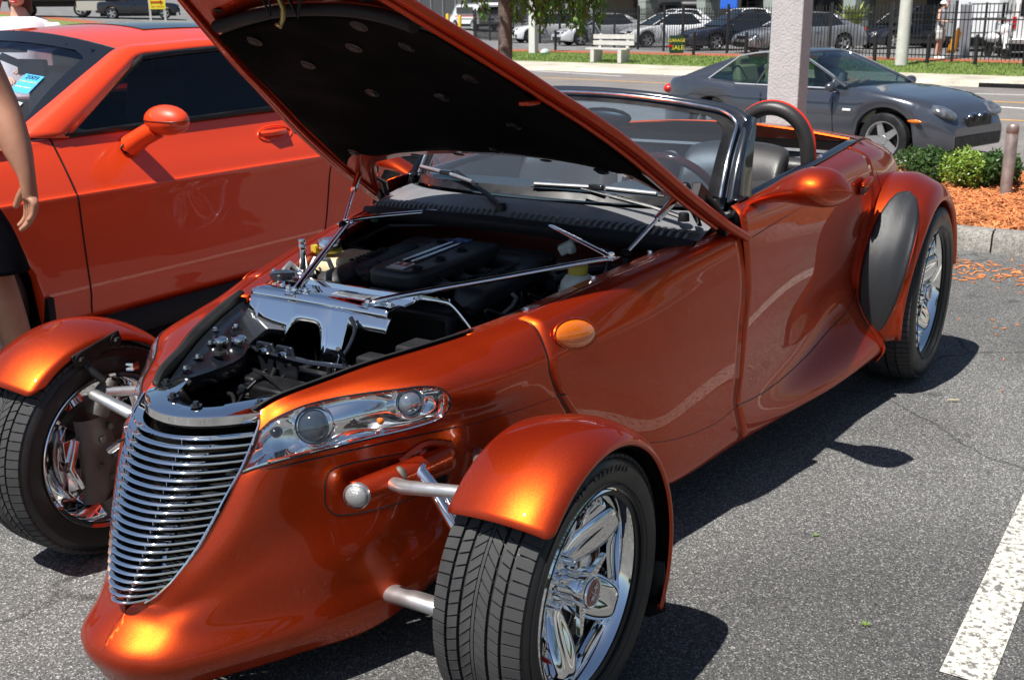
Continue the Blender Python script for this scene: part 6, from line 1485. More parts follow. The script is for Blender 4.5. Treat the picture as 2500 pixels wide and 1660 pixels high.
chains = [[(pel, (.15, .12)), (chst, (.17, .12)), (nek, .058), (hed, (.075, .095)), ((hed[0], hed[1], hed[2]+.09), (.06, .07))],
          [(chst, (.17, .12)), (sh, .062), (el, .066), ((Vector(el).lerp(Vector(wr), .28))[:], .066), ((Vector(el).lerp(Vector(wr), .7))[:], .051), (wr, (.037, .031))],
          [(chst, (.17, .12)), (sh2, .062), (el2, .045), (wr2, .029)],
          [(pel, (.15, .12)), (hipA, .095), ((Vector(hipA).lerp(Vector(kneA), .6))[:], .078), (kneA, .062), ((Vector(kneA).lerp(Vector(ankA), .35))[:], .060), (ankA, .038), ((ankA[0]+.14, ankA[1]+.02, .035), .036)],
          [(pel, (.15, .12)), (hipB, .095), (kneB, .062), ((Vector(kneB).lerp(Vector(ankB), .35))[:], .058), (ankB, .038), ((ankB[0]+.14, ankB[1]-.02, .035), .036)]]
chains += hand_chains(wr, hd, (-.25, -.9, -.1), (.6, -.5, 0), 1.26, .7, rw=.028)
chains += hand_chains(wr2, (.5, .5, -.6), (-.5, .6, 0), (0, 0, -1), 1.0, .6)
skinned('body', chains, SKIN, mp, 3)
loft([(L3(-.27,-1.96,1.02), .19, .15), (L3(-.27,-1.96,.94), .215, .17), (L3(-.27,-1.95,.84), .22, .18)], 'shorts_waist', SHORTM, mp)
loft([(L3(-.33,-1.90,.92), .13, .13), (L3(-.375,-1.855,.80), .125, .125), (L3(-.405,-1.82,.70), .115, .118), (L3(-.42,-1.805,.635), .112, .115)], 'shorts_leg', SHORTM, mp)
loft([(L3(-.18,-2.00,.92), .13, .13), (L3(-.14,-2.02,.78), .12, .12), (L3(-.12,-2.02,.635), .11, .11)], 'shorts_leg', SHORTM, mp)
loft([(L3(-.27,-1.96,1.55), .09, .085), (L3(-.27,-1.96,1.50), .20, .14), (L3(-.27,-1.96,1.36), .205, .155), (L3(-.27,-1.96,1.15), .19, .15), (L3(-.27,-1.96,.96), .20, .165)], 'shirt', mat('grey_tee_shirt', (.25,.26,.28), .9), mp)
b = MB(); b.ell((hed[0], hed[1], hed[2]+.03), (.085,.10,.10), 20, 10, z0=-.1); b.build('hair', HAIRM, mp)
for a_ in (ankA, ankB):
    b = MB(); b.ell((a_[0]+.07, a_[1], .0), (.15,.052,.085), 18, 8, z0=0); b.build('shoe', BLK, mp)
def person(name, label, loc, rz, pose, skin_m, clothes, hair=HAIRM, s_=1.0, cap=None, face=True):
    t = thing(name, label, 'person', loc, rz); J = {k: tuple(c*s_ for c in v) for k, v in pose.items()}
    # faces +x; y is the figure's left
    hd_ = J['head']; ch = [[(J['pelvis'], (.13, .11)), (J['chest'], (.15, .11)), (J['neck'], .052), (hd_, (.072, .088)), ((hd_[0], hd_[1], hd_[2]+.08), (.055, .06))],
          [(hd_, (.072, .088)), ((hd_[0]+.085, hd_[1], hd_[2]-.01), .014)], [(hd_, (.072, .088)), ((hd_[0]+.06, hd_[1], hd_[2]-.07), .032)]]
    for q in 'lr':
        ch.append([(J['chest'], (.15, .11)), (J['sh'+q], .055), (J['el'+q], .042), (J['wr'+q], .026)])
        ch.append([(J['pelvis'], (.13, .11)), (J['hip'+q], .088), (J['kn'+q], .058), (tuple(Vector(J['kn'+q]).lerp(Vector(J['an'+q]), .35)), .055), (J['an'+q], .036), ((J['an'+q][0]+.13, J['an'+q][1], .035), .033)])
        d = (Vector(J['wr'+q])-Vector(J['el'+q])).normalized(); ch += hand_chains(J['wr'+q], d, (0, -1 if q == 'l' else 1, .3), (.4, 0, -.7), 1., .5)
    skinned('body', ch, skin_m, t, 2)
    for q in 'lr':
        b = MB(); b.ell((J['an'+q][0]+.06, J['an'+q][1], 0), (.14,.05,.08), 14, 6, z0=0); b.build('shoe', WHITEP, t)
    for nm, m_, rings in clothes: loft([(tuple(c*s_ for c in r[0]), r[1], r[2]) for r in rings], nm, m_, t)
    if hair is not None:
        b = MB(); b.ell((hd_[0]-.012, hd_[1], hd_[2]+.03), (.092,.092,.105), 20, 10, z0=-.25); b.ell((hd_[0]-.05, hd_[1], hd_[2]-.04), (.05,.075,.13), 14, 8, z0=-1); b.build('hair', hair, t, smooth=60)
    for y in (-.032, .032): MB().ell((hd_[0]+.068, hd_[1]+y, hd_[2]+.02), (.010,.014,.008), 10, 6, z0=-1).build('eye', BLK, t)
    MB().ell((hd_[0]+.080, hd_[1], hd_[2]-.055), (.008,.024,.006), 10, 6, z0=-1).build('mouth', REDP2, t)
    for y in (-.078, .078): MB().ell((hd_[0], hd_[1]+y, hd_[2]), (.016,.008,.028), 10, 6, z0=-1).build('ear', skin_m, t)
    return t, J
STAND = dict(pelvis=(0,0,.98), chest=(0,0,1.34), neck=(0,0,1.50), head=(.02,0,1.63), shl=(0,.17,1.44), elr=(.03,-.24,1.16), shr=(0,-.17,1.44), ell=(.03,.24,1.16), wrl=(.12,.20,.93), wrr=(.12,-.20,.93), hipl=(0,.09,.92), hipr=(0,-.09,.92), knl=(.02,.10,.50), knr=(.02,-.10,.50), anl=(-.02,.11,.09), anr=(-.02,-.11,.09))
P = dict(STAND); P['wrl'] = (.27,.13,1.16); P['ell'] = (.06,.25,1.13); P['wrr'] = (.26,-.08,1.13)
NAVY = mat('navy_trousers', (.02,.03,.06), .85)
person('person', 'woman in a white short sleeved top standing behind the orange coupe, hand held out', (-2.62, -4.68, 0), math.radians(40), P, SKIN2, [
    ('white_top', WHITEC, [((.01,0,1.49), .09, .115), ((0,0,1.455), .12, .18), ((0,0,1.36), .150, .215), ((.01,0,1.22), .150, .19), ((.01,0,1.08), .155, .19), ((.01,0,1.0), .165, .20)]),
    ('sleeve', WHITEC, [((.0,.16,1.455), .06, .065), ((.01,.20,1.385), .075, .072), ((.015,.215,1.32), .072, .07)]), ('sleeve', WHITEC, [((.0,-.16,1.455), .06, .065), ((.01,-.20,1.385), .075, .072), ((.015,-.215,1.32), .072, .07)]),
    ('trousers', NAVY, [((0,0,1.04), .15, .185), ((0,0,.92), .155, .195), ((0,0,.82), .14, .19)]), ('trouser_leg', NAVY, [((0,.09,.88), .11, .10), ((.02,.10,.5), .08, .08), ((-.02,.11,.10), .07, .07)]), ('trouser_leg', NAVY, [((0,-.09,.88), .11, .10), ((.02,-.10,.5), .08, .08), ((-.02,-.11,.10), .07, .07)])], s_=1.02)
P = dict(STAND); P['ell'] = (.08,.20,1.66); P['wrl'] = (.16,.10,1.90); P['wrr'] = (.30,-.15,1.12); P['shl'] = (0,.17,1.47)
CAMO = mat('pale_camouflage_cloth', (.5,.5,.47), .9, var=.35, vscale=20); SLEV = mat('grey_sleeveless_top', (.30,.32,.36), .9)
t_, J_ = person('person', 'man in a white cap and pale shorts reaching up behind the fence', (-36.3, -6.35, 0), math.radians(75), P, SKIN2, [
    ('grey_top', SLEV, [((0,0,1.50), .08, .12), ((0,0,1.44), .115, .185), ((0,0,1.3), .14, .19), ((0,0,1.1), .14, .175), ((0,0,.98), .15, .18)]),
    ('shorts', CAMO, [((0,0,1.0), .145, .175), ((0,0,.88), .155, .19), ((0,0,.80), .14, .185)]), ('shorts_leg', CAMO, [((0,.09,.86), .12, .11), ((.02,.10,.55), .10, .10)]), ('shorts_leg', CAMO, [((0,-.09,.86), .12, .11), ((.02,-.10,.55), .10, .10)])], hair=None)
b = MB(); b.ell((J_['head'][0], 0, J_['head'][2]+.03), (.10,.10,.11), 18, 8, z0=0); b.box((J_['head'][0]+.13, 0, J_['head'][2]+.04), (.13,.13,.015)); b.build('cap', WHITEC, t_)
# ================================================================== OTHER VEHICLES
LAMPF = mat('far_lamp_glass', (.22,.23,.25), .12, .6, coat=1, var=.6, vscale=14)
def gcar(name, label, loc, rz, paint, L=4.6, W=1.82, H=1.43, group=None, cat='car', prof=None, roof=None, belt=.94, wx=(-1.36, 1.40), R=.32, rimm=SATIN, detail=False, glassm=None, seats=None, tilt=.26, trim=None, clear=.20, hw_nose=.22, dlo=None):
    t = thing(name, label, cat, loc, rz, group); h = L/2
    prof = prof or [(-h,.62),(-h+.03,.78),(-h+.12,.93),(-h+.45,.99),(-h+.95,.99),(-.8,belt+.01),(.3,belt),(.85,.95),(1.25,.90),(h-.5,.78),(h-.18,.66),(h-.05,.56),(h,.46)]
    roof = roof or [(-h+.62,belt+.03),(-h+1.35,H-.05),(-.35,H),(.25,H-.03),(1.12,belt-.0)]
    px = [p[0] for p in prof]; pz = [p[1] for p in prof]
    xs = sorted(set(list(np.linspace(-h, h, 60))+[w_+d for w_ in wx for d in np.linspace(-R-.07, R+.07, 17)]))
    P = []
    pz2 = np.interp(np.linspace(-h, h, 200), px, pz); k_ = np.ones(9)/9; pad = np.r_[np.full(4, pz2[0]), pz2, np.full(4, pz2[-1])]; pzs = np.convolve(pad, k_, 'valid')
    def zt_(x): return float(np.interp(x, np.linspace(-h, h, 200), pzs))
    def wf(x): return W/2*(1-hw_nose*max(0, (abs(x)-h*.55)/(h*.45))**3)
    for x in xs:
        zb = clear+.05*max(0, (abs(x)-h*.85)/(h*.15)); zt = zt_(x); w_ = wf(x)
        for wc in wx:
            d = abs(x-wc)
            if d < R+.06: zb = max(zb, R+math.sqrt((R+.06)**2-d*d)*.98)
        zb = min(zb, zt-.05); row = []
        for v, (ky, kz) in enumerate(((.93,0),(.985,.10),(1.0,.35),(1.0,.60),(.985,.80),(.95,.93),(.88,.985),(.6,1.015),(0,1.03))):
            z = zb+(zt-zb)*kz if kz < 1 else zt+(kz-1)*1.2*(zt-zb)*.6
            row.append((x, w_*ky, z))
        P.append([(a, -b_, c) for a, b_, c in row]+[(a, b_, c) for a, b_, c in row[::-1][1:]])
    b = MB(); b.grid(P)
    for r in (P[0], P[-1]): b.add(r, [tuple(range(len(r)))])
    b.build('body', paint, t, smooth=35)
    b = MB(); b.box((0, 0, .45), (L*.9, W*.80, .5)); b.build('underbody', BLK, t, smooth=0)
    # glasshouse
    rx_ = [r[0] for r in roof]; rzz = [r[1] for r in roof]; X = np.linspace(rx_[0], rx_[-1], 40); Zr = np.interp(X, rx_, rzz); Zr = np.convolve(np.r_[np.full(1, Zr[0]), Zr, np.full(1, Zr[-1])], [.25,.5,.25], 'valid')
    if detail: Zr = cr1([(a, 0, c) for a, c in roof], 200); Zr = np.interp(X, Zr[:, 0], Zr[:, 2])
    wb = W/2*.90; G = []; Hm = max(rzz)-belt
    for x, z in zip(X, Zr):
        k = max(0.001, (z-belt)/Hm); bz = min(z, belt-.02); wtop = wb*(1-tilt*k)
        row = [(x, wb, bz), (x, wb+(wtop-wb)*.5, bz+(z-.035*k-bz)*.5), (x, wtop, z-.035*k), (x, wtop*.93, z-.012*k), (x, wtop*.6, z+.006), (x, 0, z+.012)]
        G.append([(a, -b_, c) for a, b_, c in row]+[(a, b_, c) for a, b_, c in row[::-1][1:]])
    MB().grid(G).build('windows', glassm or SMOKED, t, smooth=50)
    # roof skin and pillars, proud of the glass
    i0 = int(np.argmin(abs(X-(rx_[1] if len(rx_) < 6 else rx_[2])))); i1 = int(np.argmin(abs(X-(rx_[-2] if len(rx_) < 6 else rx_[-3]))))
    up = lambda p, o=.006: (p[0], p[1]*(1+o), p[2]+o)
    MB().grid([[up(p) for p in G[i][2:9]] for i in range(i0, i1+1)]).build('roof', paint, t, smooth=50, solid=.008)
    for s in (2, 8):
        MB().tube([up(G[i][s], .004) for i in range(i1, 40)], [.032]*(40-i1), 6, flat=.6).build('pillar', paint, t, smooth=60)
        j = 0 if s == 2 else 10; jm = 1 if s == 2 else 9
        C = []
        GA = np.array([[G[i][q] for q in (j, jm, s)] for i in range(40)]); db, dt = dlo or (roof[0][0]+.42, roof[1][0]+.12); C2 = []
        def gat(x, r_): 
            f_ = (x-X[0])/(X[-1]-X[0])*39; i_ = min(int(f_), 38); return tuple(GA[i_, r_]*(1-(f_-i_))+GA[i_+1, r_]*(f_-i_))
        for u_ in np.linspace(0, 1, 14): C2.append([up(gat(X[0]+(xe_-X[0])*u_, r_), .008) for r_, xe_ in ((0, db), (1, (db+dt)/2-.03), (2, dt))])
        MB().grid(C2).build('rear_pillar', paint, t, smooth=50, solid=.006)
        m_ = (i0+i1)//2-1; MB().tube([up(G[m_-1][j], .006), up(G[m_][jm], .006), up(G[m_+1][s], .006)], .028, 6, flat=.5).build('centre_pillar', BLK, t)
        if trim: MB().tube([up(gat(x_, 0), .010) for x_ in np.linspace(db, X[-1]-.25, 16)]+[up(gat(x_, 2), .012) for x_ in np.linspace(X[-1]-.2, dt, 24)]+[up(gat((db+dt)/2-.05, 1), .012), up(gat(db, 0), .010)], .013, 6, cap=False).build('window_trim', trim, t, smooth=60)
    if seats:
        for y in (-.38, .38):
            for x in (.0, -.85): b = MB(); b.box((x-.15, y, .92), (.14,.46,.5), Matrix.Rotation(-.25, 3, 'Y')); b.box((x-.24, y, 1.20), (.09,.26,.17)); b.box((x+.1, y, .7), (.45,.46,.15)); b.build('seat', seats, t, bevel=.04)
        b = MB(); b.box((.72, 0, .88), (.45,1.4,.15)); b.build('dashboard', BLK, t, bevel=.04)
        b = MB(); b.box((0, 0, .72), (2.6, W*.84, .4)); b.build('cabin_tub', seats, t)
    for x in wx:
        for s in (1, -1): w_ = simple_wheel(R, .22, t, (x, s*(W/2-.125), R), rimm); w_.rotation_euler = (0, 0, 0 if s > 0 else PI)
    for s in (1, -1):
        b = MB(); b.ell((h-.20, s*W/2*.64, zt_(h-.22)-.06), (.19,.17,.07), 16, 8, R=Matrix.Rotation(s*-.35, 3, 'Z')@Matrix.Rotation(.35, 3, 'Y'), z0=-1); b.build('headlamp', LAMPF, t, smooth=60)
        b = MB(); b.ell((-h+.11, s*W/2*.66, .80), (.10,.16,.08), 14, 8, z0=-1); b.build('tail_lamp', REDP2, t, smooth=60)
        b = MB(); b.ell((.78, s*(W/2+.07), belt+.02), (.07,.11,.065), 14, 8, z0=-1); b.bar((.76, s*(W/2-.06), belt-.02), (.77, s*(W/2+.04), belt-.01), .05, .03); b.build('door_mirror', paint, t, smooth=60)
    b = MB(); b.box((h-.03, 0, .56), (.07, .62, .13)); b.build('grille', BLK, t, bevel=.02); b = MB(); b.box((h-.045, 0, .33), (.10, W*.66, .17)); b.build('air_intake', BLK, t, bevel=.02)
    for s in (1, -1):
        for x in (-.35, .78): MB().tube([(x+.02*math.sin(z*6), s*(wf(x)+.001), z) for z in np.linspace(clear+.06, belt-.10, 10)], .005, 4).build('seam_line', BLK, t)
        b = MB(); b.box((-.18, s*(wf(0)+.012), belt-.17), (.17,.02,.03)); b.build('door_handle', paint, t, bevel=.008)
    return t
GM = flake('dark_grey_metallic_paint', (.085, .092, .115), (.12, .13, .155), .7, .28)
CREAM = mat('cream_leather', (.55, .52, .36), .6)
bm = gcar('passing_coupe', 'dark grey metallic two-door car driving past on the road behind the roadster', (-13.74, -2.98, -.39), math.radians(74), GM, L=4.62, W=1.80, H=1.385, detail=True,
     prof=[(-2.31,.62),(-2.29,.80),(-2.22,.96),(-1.9,1.01),(-1.4,1.0),(-.8,.955),(.3,.93),(.85,.94),(1.05,.95),(1.4,.915),(1.8,.85),(2.08,.76),(2.22,.67),(2.29,.56),(2.31,.42)],
     roof=[(-1.86,.985),(-1.36,1.19),(-.82,1.34),(-.3,1.39),(.02,1.355),(.42,1.19),(.90,.955)], belt=.94, dlo=(-1.42,-.95), wx=(-1.24,1.50), R=.335, glassm=glass('passing_car_glass', (.35,.45,.42), 1.0), seats=CREAM, hw_nose=.32, trim=mat('bright_window_trim', (.7,.72,.75), .25, .6), tilt=.30)
b = MB()
for s in (1, -1): b.ell((2.27, s*.13, .60), (.05,.11,.075), 16, 8, z0=-1)
b.build('kidney_grille', CHROME2, bm, smooth=60)
for s in (1, -1):
    b = MB(); b.ell((2.30, s*.13, .60), (.035,.09,.058), 16, 8, z0=-1); b.build('grille_mesh', BLK, bm)
    b = MB(); b.ell((1.90, s*.845, .585), (.10,.02,.022), 12, 6, z0=-1); b.build('side_marker', AMBER, bm)
    b = MB(); b.box((.98, s*.905, .68), (.12,.012,.03)); b.build('fender_repeater', WHITEP, bm, bevel=.005)
    MB().tube([(x, s*.908, .79-.02*math.cos(x)) for x in np.linspace(-1.9, 1.2, 14)], .006, 5).build('body_crease', GM, bm)
dr = bpy.data.objects.new('driver_figure', None); COL.objects.link(dr)
dr['label'] = 'driver in a pale shirt inside the passing dark grey car'; dr['category'] = 'person'; dr.name = 'person'; dr.matrix_world = Matrix.Translation((-13.74, -2.98, -.39)) @ Matrix.Rotation(math.radians(74), 4, 'Z')
skinned('body', [[((.0,.38,.70), (.13,.11)), ((-.08,.38,1.0), (.14,.10)), ((-.08,.38,1.13), .05), ((-.06,.38,1.24), (.07,.085)), ((-.06,.38,1.30), .05)], [((-.08,.38,1.0), (.14,.10)), ((-.06,.56,1.05), .055), ((.18,.58,.90), .04), ((.42,.50,.98), .028)], [((-.08,.38,1.0), (.14,.10)), ((-.06,.20,1.05), .055), ((.18,.20,.90), .04), ((.42,.28,.98), .028)]], SKIN2, dr, 2)
loft([((-.08,.38,1.12), .09, .10), ((-.08,.38,1.06), .13, .20), ((-.07,.38,.90), .15, .20), ((-.03,.38,.74), .15, .18)], 'shirt', WHITEC, dr)
b = MB(); b.ell((-.075,.38,1.27), (.085,.085,.085), 14, 8, z0=-.1); b.build('hair', HAIRM, dr)
WHT = mat('white_car_paint', (.78,.79,.80), .25, 0, 1); SIL = mat('silver_car_paint', (.55,.56,.58), .3, .2, 1); DKB = mat('black_blue_car_paint', (.012,.014,.025), .2, 0, 1); SLV2 = flake('grey_silver_paint', (.30,.31,.33), (.36,.37,.39), .6, .35)
GRP = 'cars parked in the lot behind the fence'
RZ = math.radians(-40)
for lab, x, y, m_, kw in (
    ('white saloon parked behind the fence, partly hidden by the hanging leaves', -50.0, -28.8, WHT, dict(H=1.5)),
    ('silver white saloon with dark windows parked behind the bench', -46.3, -23.8, SIL, dict(H=1.44)),
    ('white saloon parked between the bench and the yard sign', -45.0, -19.8, WHT, dict(H=1.46)),
    ('black saloon with bright headlamps parked right of the yard sign', -42.1, -15.4, DKB, dict(H=1.46, L=4.85)),
    ('silver grey saloon parked behind the fence on both sides of the stucco pillar', -40.1, -12.2, SLV2, dict(H=1.45, L=4.9)),
    ('white hatchback in the second row, seen over the roof of the black saloon', -50.2, -18.4, WHT, dict(H=1.62)),
    ('white saloon in the second row, seen above the silver white saloon', -52.0, -22.6, WHT, dict(H=1.62)),
    ('dark car with lit chrome headlamps parked under the canopy', -46.0, -9.6, DKB, dict(H=1.66, W=1.9, L=4.7))):
    gcar('parked_car', lab, (x, y, 0), RZ, m_, group=GRP, **kw)
def boxvan(name, label, loc, rz, L, W, H, m_, nose=1.0):
    t = thing(name, label, 'van', loc, rz); h = L/2
    prof = [(-h,.45),(-h,H-.15),(-h+.12,H),(h-nose-.5,H),(h-nose,H-.12),(h-nose*.45,1.15),(h-.1,1.0),(h,.8),(h,.45)]
    P = [[(x, s*W/2*k, z) for x, z in prof] for s, k in ((-1,.9),(-1,1),(1,1),(1,.9))]
    b = MB(); b.grid(P); b.add(P[0], [tuple(range(len(prof)))]); b.add(P[3], [tuple(range(len(prof)))]); b.build('body', m_, t, smooth=25, bevel=.04)
    b = MB(); b.box((-h-.004, 0, H*.72), (.02, W*.74, H*.26)); b.build('rear_window', SMOKED, t, bevel=.005)
    for s in (1, -1):
        b = MB(); b.box((-h-.01, s*W*.44, H*.50), (.05,.12,.36)); b.build('tail_lamp', REDP2, t, bevel=.01)
        b = MB(); b.box((-.2, s*(W/2+.003), H*.73), (L*.55,.015,H*.24)); b.build('side_window', SMOKED, t, bevel=.003)
        b = MB(); b.box((-.3, s*(W/2+.006), H*.52), (L*.7,.012,.06)); b.build('side_stripe', REDP2, t, smooth=0)
        for x in (-h*.58, h*.62): w_ = simple_wheel(.36, .22, t, (x, s*(W/2-.12), .36), SATIN); w_.rotation_euler = (0, 0, 0 if s > 0 else PI)
    b = MB(); b.box((-h-.05, 0, .52), (.12, W*.96, .16)); b.build('rear_bumper', SATIN, t, bevel=.02); b = MB(); b.box((-h-.015, 0, .74), (.01,.5,.16)); b.build('number_plate', BLK, t)
    b = MB(); b.box((0, 0, .42), (L*.9, W*.8, .3)); b.build('underbody', BLK, t)
    return t
boxvan('white_people_carrier', 'white people carrier seen from behind by the shop entrance across the road', (-65.8, -44.4, .32), math.radians(-118), 4.6, 1.85, 1.85, WHT)
boxvan('white_van', 'white van with a red side stripe parked at the right behind the fence', (-39.5, -4.1, 0), math.radians(-165), 5.2, 2.0, 2.15, WHT)
# white box trailer, stacked boards and rack beside the van
b = MB(); b.box((0,0,1.55), (2.6,2.2,2.1)); o = b.build('box_trailer', WHT, smooth=0, bevel=.03, loc=(-43.5, -6.5, 0)); o.rotation_euler = (0,0,.4); tag(o, 'tall white box body standing behind the man at the fence', 'trailer')
t = thing('cargo_rack', 'tall brown and grey steel rack with open shelves beside the van', 'rack', (-38.0, -5.35, 0), .5)
for x in (-.55, .0, .55):
    MB().box((0, x, .85), (.06,.06,1.7)).build('upright', DULL, t, smooth=0)
for z in (.3, .75, 1.2, 1.65): MB().box((0, 0, z), (.5,1.15,.04)).build('shelf', DULL, t, smooth=0)
b = MB(); b.box((0,0,.8), (.10,.32,1.75), Matrix.Rotation(.25, 3, 'Y')); tag(b.build('leaning_board', mat('grey_board', (.32,.35,.40), .6), smooth=0, loc=(-36.9, -5.72, 0)), 'large grey board leaning behind the fence beside the reaching man', 'board')
b = MB(); b.prism([(0,0),(.28,0),(.42,.62),(.30,.80),(.12,.4)], .05, lambda u, v, w_: (w_, u-.2, v+.1)); tag(b.build('orange_surfboard', mat('orange_panel', (.75,.33,.03), .5), smooth=0, loc=(-36.6, -5.98, .05)), 'orange curved panel leaning between the man and the grey board', 'panel')
# scooter-like white bits: small motor scooter
t = thing('motor_scooter', 'white motor scooter parked between the rack and the white van', 'scooter', (-36.9, -4.72, 0), .6)
for x in (-.6, .6): w_ = simple_wheel(.24, .10, t, (x, 0, .24), BLK)
b = MB(); b.ell((-.45,0,.62), (.42,.17,.16), 14, 8, z0=-1); b.build('seat', WHT, t, smooth=60); b = MB(); b.tube([(.6,0,.3),(.45,0,.75),(.40,0,1.0)], [.08,.12,.06], 10); b.ell((.45,0,.85), (.12,.18,.2), 12, 8, z0=-1); b.build('front_shield', WHT, t, smooth=60); b = MB(); b.tube([(.40,-.3,1.05),(.42,0,1.0),(.40,.3,1.05)], .02, 6); b.build('handlebar', CHROME2, t)
# pick-up and flatbed at the far left
pt = gcar('pickup_truck', 'black pick-up truck on the far side of the road behind the yellow sign', (-52.6, -63.9, 1.28), math.radians(138), DKB, L=5.6, W=2.0, H=1.85, cat='truck', belt=1.18, R=.39, wx=(-1.75,1.75), prof=[(-2.8,.75),(-2.78,1.15),(-2.6,1.20),(-1.0,1.20),(-.6,1.2),(.9,1.18),(1.2,1.16),(1.6,1.12),(2.5,1.04),(2.72,.9),(2.8,.6)], roof=[(-.95,1.18),(-.75,1.80),(-.2,1.85),(.35,1.82),(1.15,1.18)], clear=.40)
ft_ = thing('flatbed_truck', 'black flatbed truck with a white tool box and white wheel hubs at the top left', 'truck', (-49.3, -67.6, 1.48), math.radians(138))
MB().box((0,0,1.15), (7.5,2.4,.25)).build('deck', BLK, ft_, smooth=0); MB().box((0,0,.85), (7.0,1.2,.35)).build('chassis', BLK, ft_, smooth=0)
MB().box((1.9,-1.25,.72), (1.9,.25,.62)).build('tool_box', mat('cream_tool_box', (.6,.58,.5), .5), ft_, smooth=0)
b = MB(); b.box((4.4,0,1.7), (1.8,2.3,1.9)); b.build('cab', DKB, ft_, bevel=.1)
for x in (-2.4, 1.2, 4.4):
    for s in (1, -1): w_ = simple_wheel(.50, .3, ft_, (x, s*1.05, .50), WHT); w_.rotation_euler = (0, 0, 0 if s > 0 else PI)
# red car with its bonnet up, beyond the coupe
rc = gcar('red_car', 'red car with its bonnet standing open beyond the orange coupe', (-4.35, -7.35, 0), math.radians(15), mat('bright_red_car_paint', (.62,.025,.035), .3, 0, 1), L=4.5, W=1.8, H=1.35)
b = MB(); b.box((1.05, 0, 1.48), (1.15,1.55,.035), Matrix.Rotation(math.radians(62), 3, 'Y')); b.build('raised_bonnet', mat('bright_red_car_paint', (.62,.025,.035), .3, 0, 1), rc, bevel=.01)
# ================================================================== BUILDINGS BEHIND THE FENCE
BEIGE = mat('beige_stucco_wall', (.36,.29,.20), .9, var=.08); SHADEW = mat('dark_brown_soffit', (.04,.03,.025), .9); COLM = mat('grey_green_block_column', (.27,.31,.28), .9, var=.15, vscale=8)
bd = thing('canopy_building', 'long low building with a deep canopy on block columns behind the parked cars', 'building', (-60.5, -27, 0), math.radians(-32))
# local x along the facade's normal (towards the road), y along the facade
MB().box((-4, 6, 2.2), (.3, 44, 4.4)).build('wall', BEIGE, bd, smooth=0)
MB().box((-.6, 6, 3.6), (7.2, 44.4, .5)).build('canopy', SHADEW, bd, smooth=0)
MB().box((-3.8, 6, 1.7), (.1, 30, 2.4)).build('shopfront', SMOKED, bd, smooth=0)
for y in (-10, -4.5, 1.2, 7, 12.6, 18.2):
    c = bpy.data.objects.new('column', None); COL.objects.link(c); c.parent = bd; c.location = (2.2, y, 0)
    for k in range(9): MB().box((0, 0, .2+.40*k), (.78+.02*(k % 2), .78+.02*(k % 2), .385)).build('block_course', COLM, c, smooth=0, bevel=.01)
MB().box((2.85, 9.8, 2.05), (.05, 1.4, .9)).build('blue_banner', mat('blue_banner', (.02,.12,.55), .6), bd, smooth=0)
b2 = thing('corner_shop', 'glass fronted shop with white frames and yellow bollards at the far left', 'building', (-84, -64, .9), math.radians(-32))
MB().box((-3, 0, 2.2), (6, 24, 4.4)).build('wall', mat('dark_grey_shop_wall', (.10,.10,.10), .9), b2, smooth=0)
for k in range(8): MB().box((.05, -10+k*2.8, 1.6), (.08, 2.5, 2.6)).build('shop_window', SMOKED, b2, smooth=0)
for k in range(9): MB().box((.14, -11.4+k*2.8, 1.6), (.10, .12, 2.9)).build('window_frame', SATIN, b2, smooth=0)
YB = mat('yellow_bollard_paint', (.78,.45,.02), .6)
for i, (x, y) in enumerate(((-62.0, -45.1), (-62.0, -44.05), (-60.5, -42.0))):
    b = MB(); b.lathe([(.12,0),(.12,1.05),(.09,1.14),(0,1.17)], 12, axis='z'); tag(b.build('yellow_bollard', YB, smooth=40, loc=(x, y, gz(x, y))), ('yellow bollard left of the white people carrier', 'middle yellow bollard before the shop', 'yellow bollard right beside the white people carrier')[i], 'bollard', 'yellow bollards before the shop')
sh_ = thing('side_building', 'beige walled building seen behind the reaching man', 'building', (-50, -4, 0), math.radians(-20))
MB().box((-3, 3, 2.2), (5, 26, 4.4)).build('wall', BEIGE, sh_, smooth=0)
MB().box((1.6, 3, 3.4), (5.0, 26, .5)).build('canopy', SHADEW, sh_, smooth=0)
for y in (-8, -3, 2.0): MB().box((3.2, y, 1.6), (.75,.75,3.2)).build('column', COLM, sh_, smooth=0, bevel=.02)
for y in (-6, -1, 5): MB().box((-.42, y, 1.5), (.08,2.4,2.2)).build('dark_doorway', BLK, sh_, smooth=0)
# palms and trees far behind the lot
LEAFD = mat('far_tree_leaf', (.05,.10,.02), .5, var=.5, vscale=1); 
def ftree(x, y, h, r, lab, seed, z=0, n=1800):
    rnd = random.Random(seed); t = thing('tree', lab, 'tree', (x, y, z), group='trees behind the lots')
    MB().tube([(0,0,0),(.1,0,h*.4),(0,.1,h*.7)], [.22,.16,.08], 8).build('trunk', BARK, t, smooth=60)
    b = MB(); bl = [(Vector((rnd.gauss(0,.45)*r, rnd.gauss(0,.45)*r, h*.7+rnd.gauss(0,.25)*r)), rnd.uniform(.3,.6)*r) for _ in range(16)]
    for i in range(n):
        c, q = rnd.choice(bl); v = Vector((rnd.gauss(0,1), rnd.gauss(0,1), rnd.gauss(0,1))).normalized()*q*rnd.uniform(.7,1.05); leaf(b, c+v, rnd.uniform(.25,.5), rnd)
    b.build('crown', LEAFD, t, smooth=0)
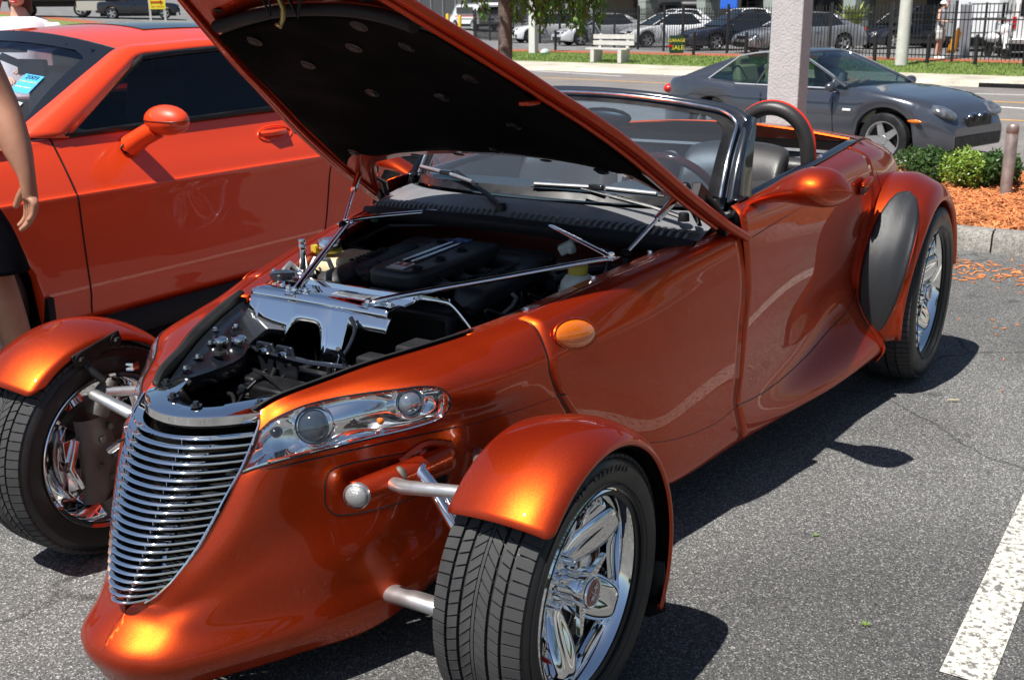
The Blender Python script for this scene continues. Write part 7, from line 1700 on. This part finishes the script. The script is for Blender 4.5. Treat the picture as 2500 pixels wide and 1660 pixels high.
for i, (x, y, h, r) in enumerate(((-62,-30,8,3.4),(-66,-24,9,3.6),(-60,-18,7.5,3.2),(-70,-38,9,4),(-96,-60,9,4.2),(-62,-8,8,3.5))):
    ftree(x, y, h, r, ('broad green tree behind the canopy building, above the white saloon', 'tallest green tree behind the canopy building', 'green tree behind the canopy building, above the black saloon', 'green tree behind the canopy building at its left end', 'green tree beyond the corner shop', 'green tree behind the side building')[i], 40+i)
pm = thing('palm_shrub', 'spiky yellow green palm shrub behind the silver grey saloon', 'shrub', (-44.2, -11.4, 0)); b = MB(); rnd = random.Random(5)
for i in range(70):
    a = rnd.random()*6.28; L = rnd.uniform(.8, 1.4); d = Vector((math.cos(a), math.sin(a), rnd.uniform(.6, 2.2))).normalized(); n = Vector((-math.sin(a), math.cos(a), 0))*.05; p = Vector((0,0,.8))
    b.add([p-n, p+d*L*.6-n, p+d*L+Vector((0,0,-.2)), p+d*L*.6+n, p+n], [(0,1,2,3,4)])
b.build('frond', mat('palm_frond', (.28,.33,.07), .5), pm, smooth=0); MB().tube([(0,0,0),(0,0,.85)], .12, 8).build('trunk', BARK, pm)
b = MB(); b.ell((0,0,0), (.25,.18,.16), 16, 8, z0=0); tag(b.build('marker_dome', mat('pale_green_dome', (.42,.55,.48), .5), smooth=50, loc=(-37.2,-21.5,-.03)), 'pale green plastic dome cover on the grass beside the white post', 'cover')

# ---- unseen trees and hedge, added to block the bright horizon in the paint
for i, (x, y, h, r) in enumerate(((-9,15,7,3.6),(-3,16,8,4),(3.5,15.5,7,3.6),(-15,17,8,4))):
    ftree(x, y, h, r, ('unseen green shade tree added at the side of the lot by the third stall', 'unseen broad shade tree added at the side of the lot', 'unseen shade tree added at the side of the lot near its front', 'unseen shade tree added at the side of the lot by the road')[i], 70+i, n=1500)
hg = thing('hedge', 'unseen long clipped green hedge added at the side of the parking lot', 'hedge', (-2, 12.5, 0)); b = MB(); rnd = random.Random(8)
for i in range(5000): leaf(b, Vector((rnd.uniform(-13, 13), rnd.uniform(-.5, .5), rnd.uniform(.05, 1.3))), rnd.uniform(.1, .2), rnd)
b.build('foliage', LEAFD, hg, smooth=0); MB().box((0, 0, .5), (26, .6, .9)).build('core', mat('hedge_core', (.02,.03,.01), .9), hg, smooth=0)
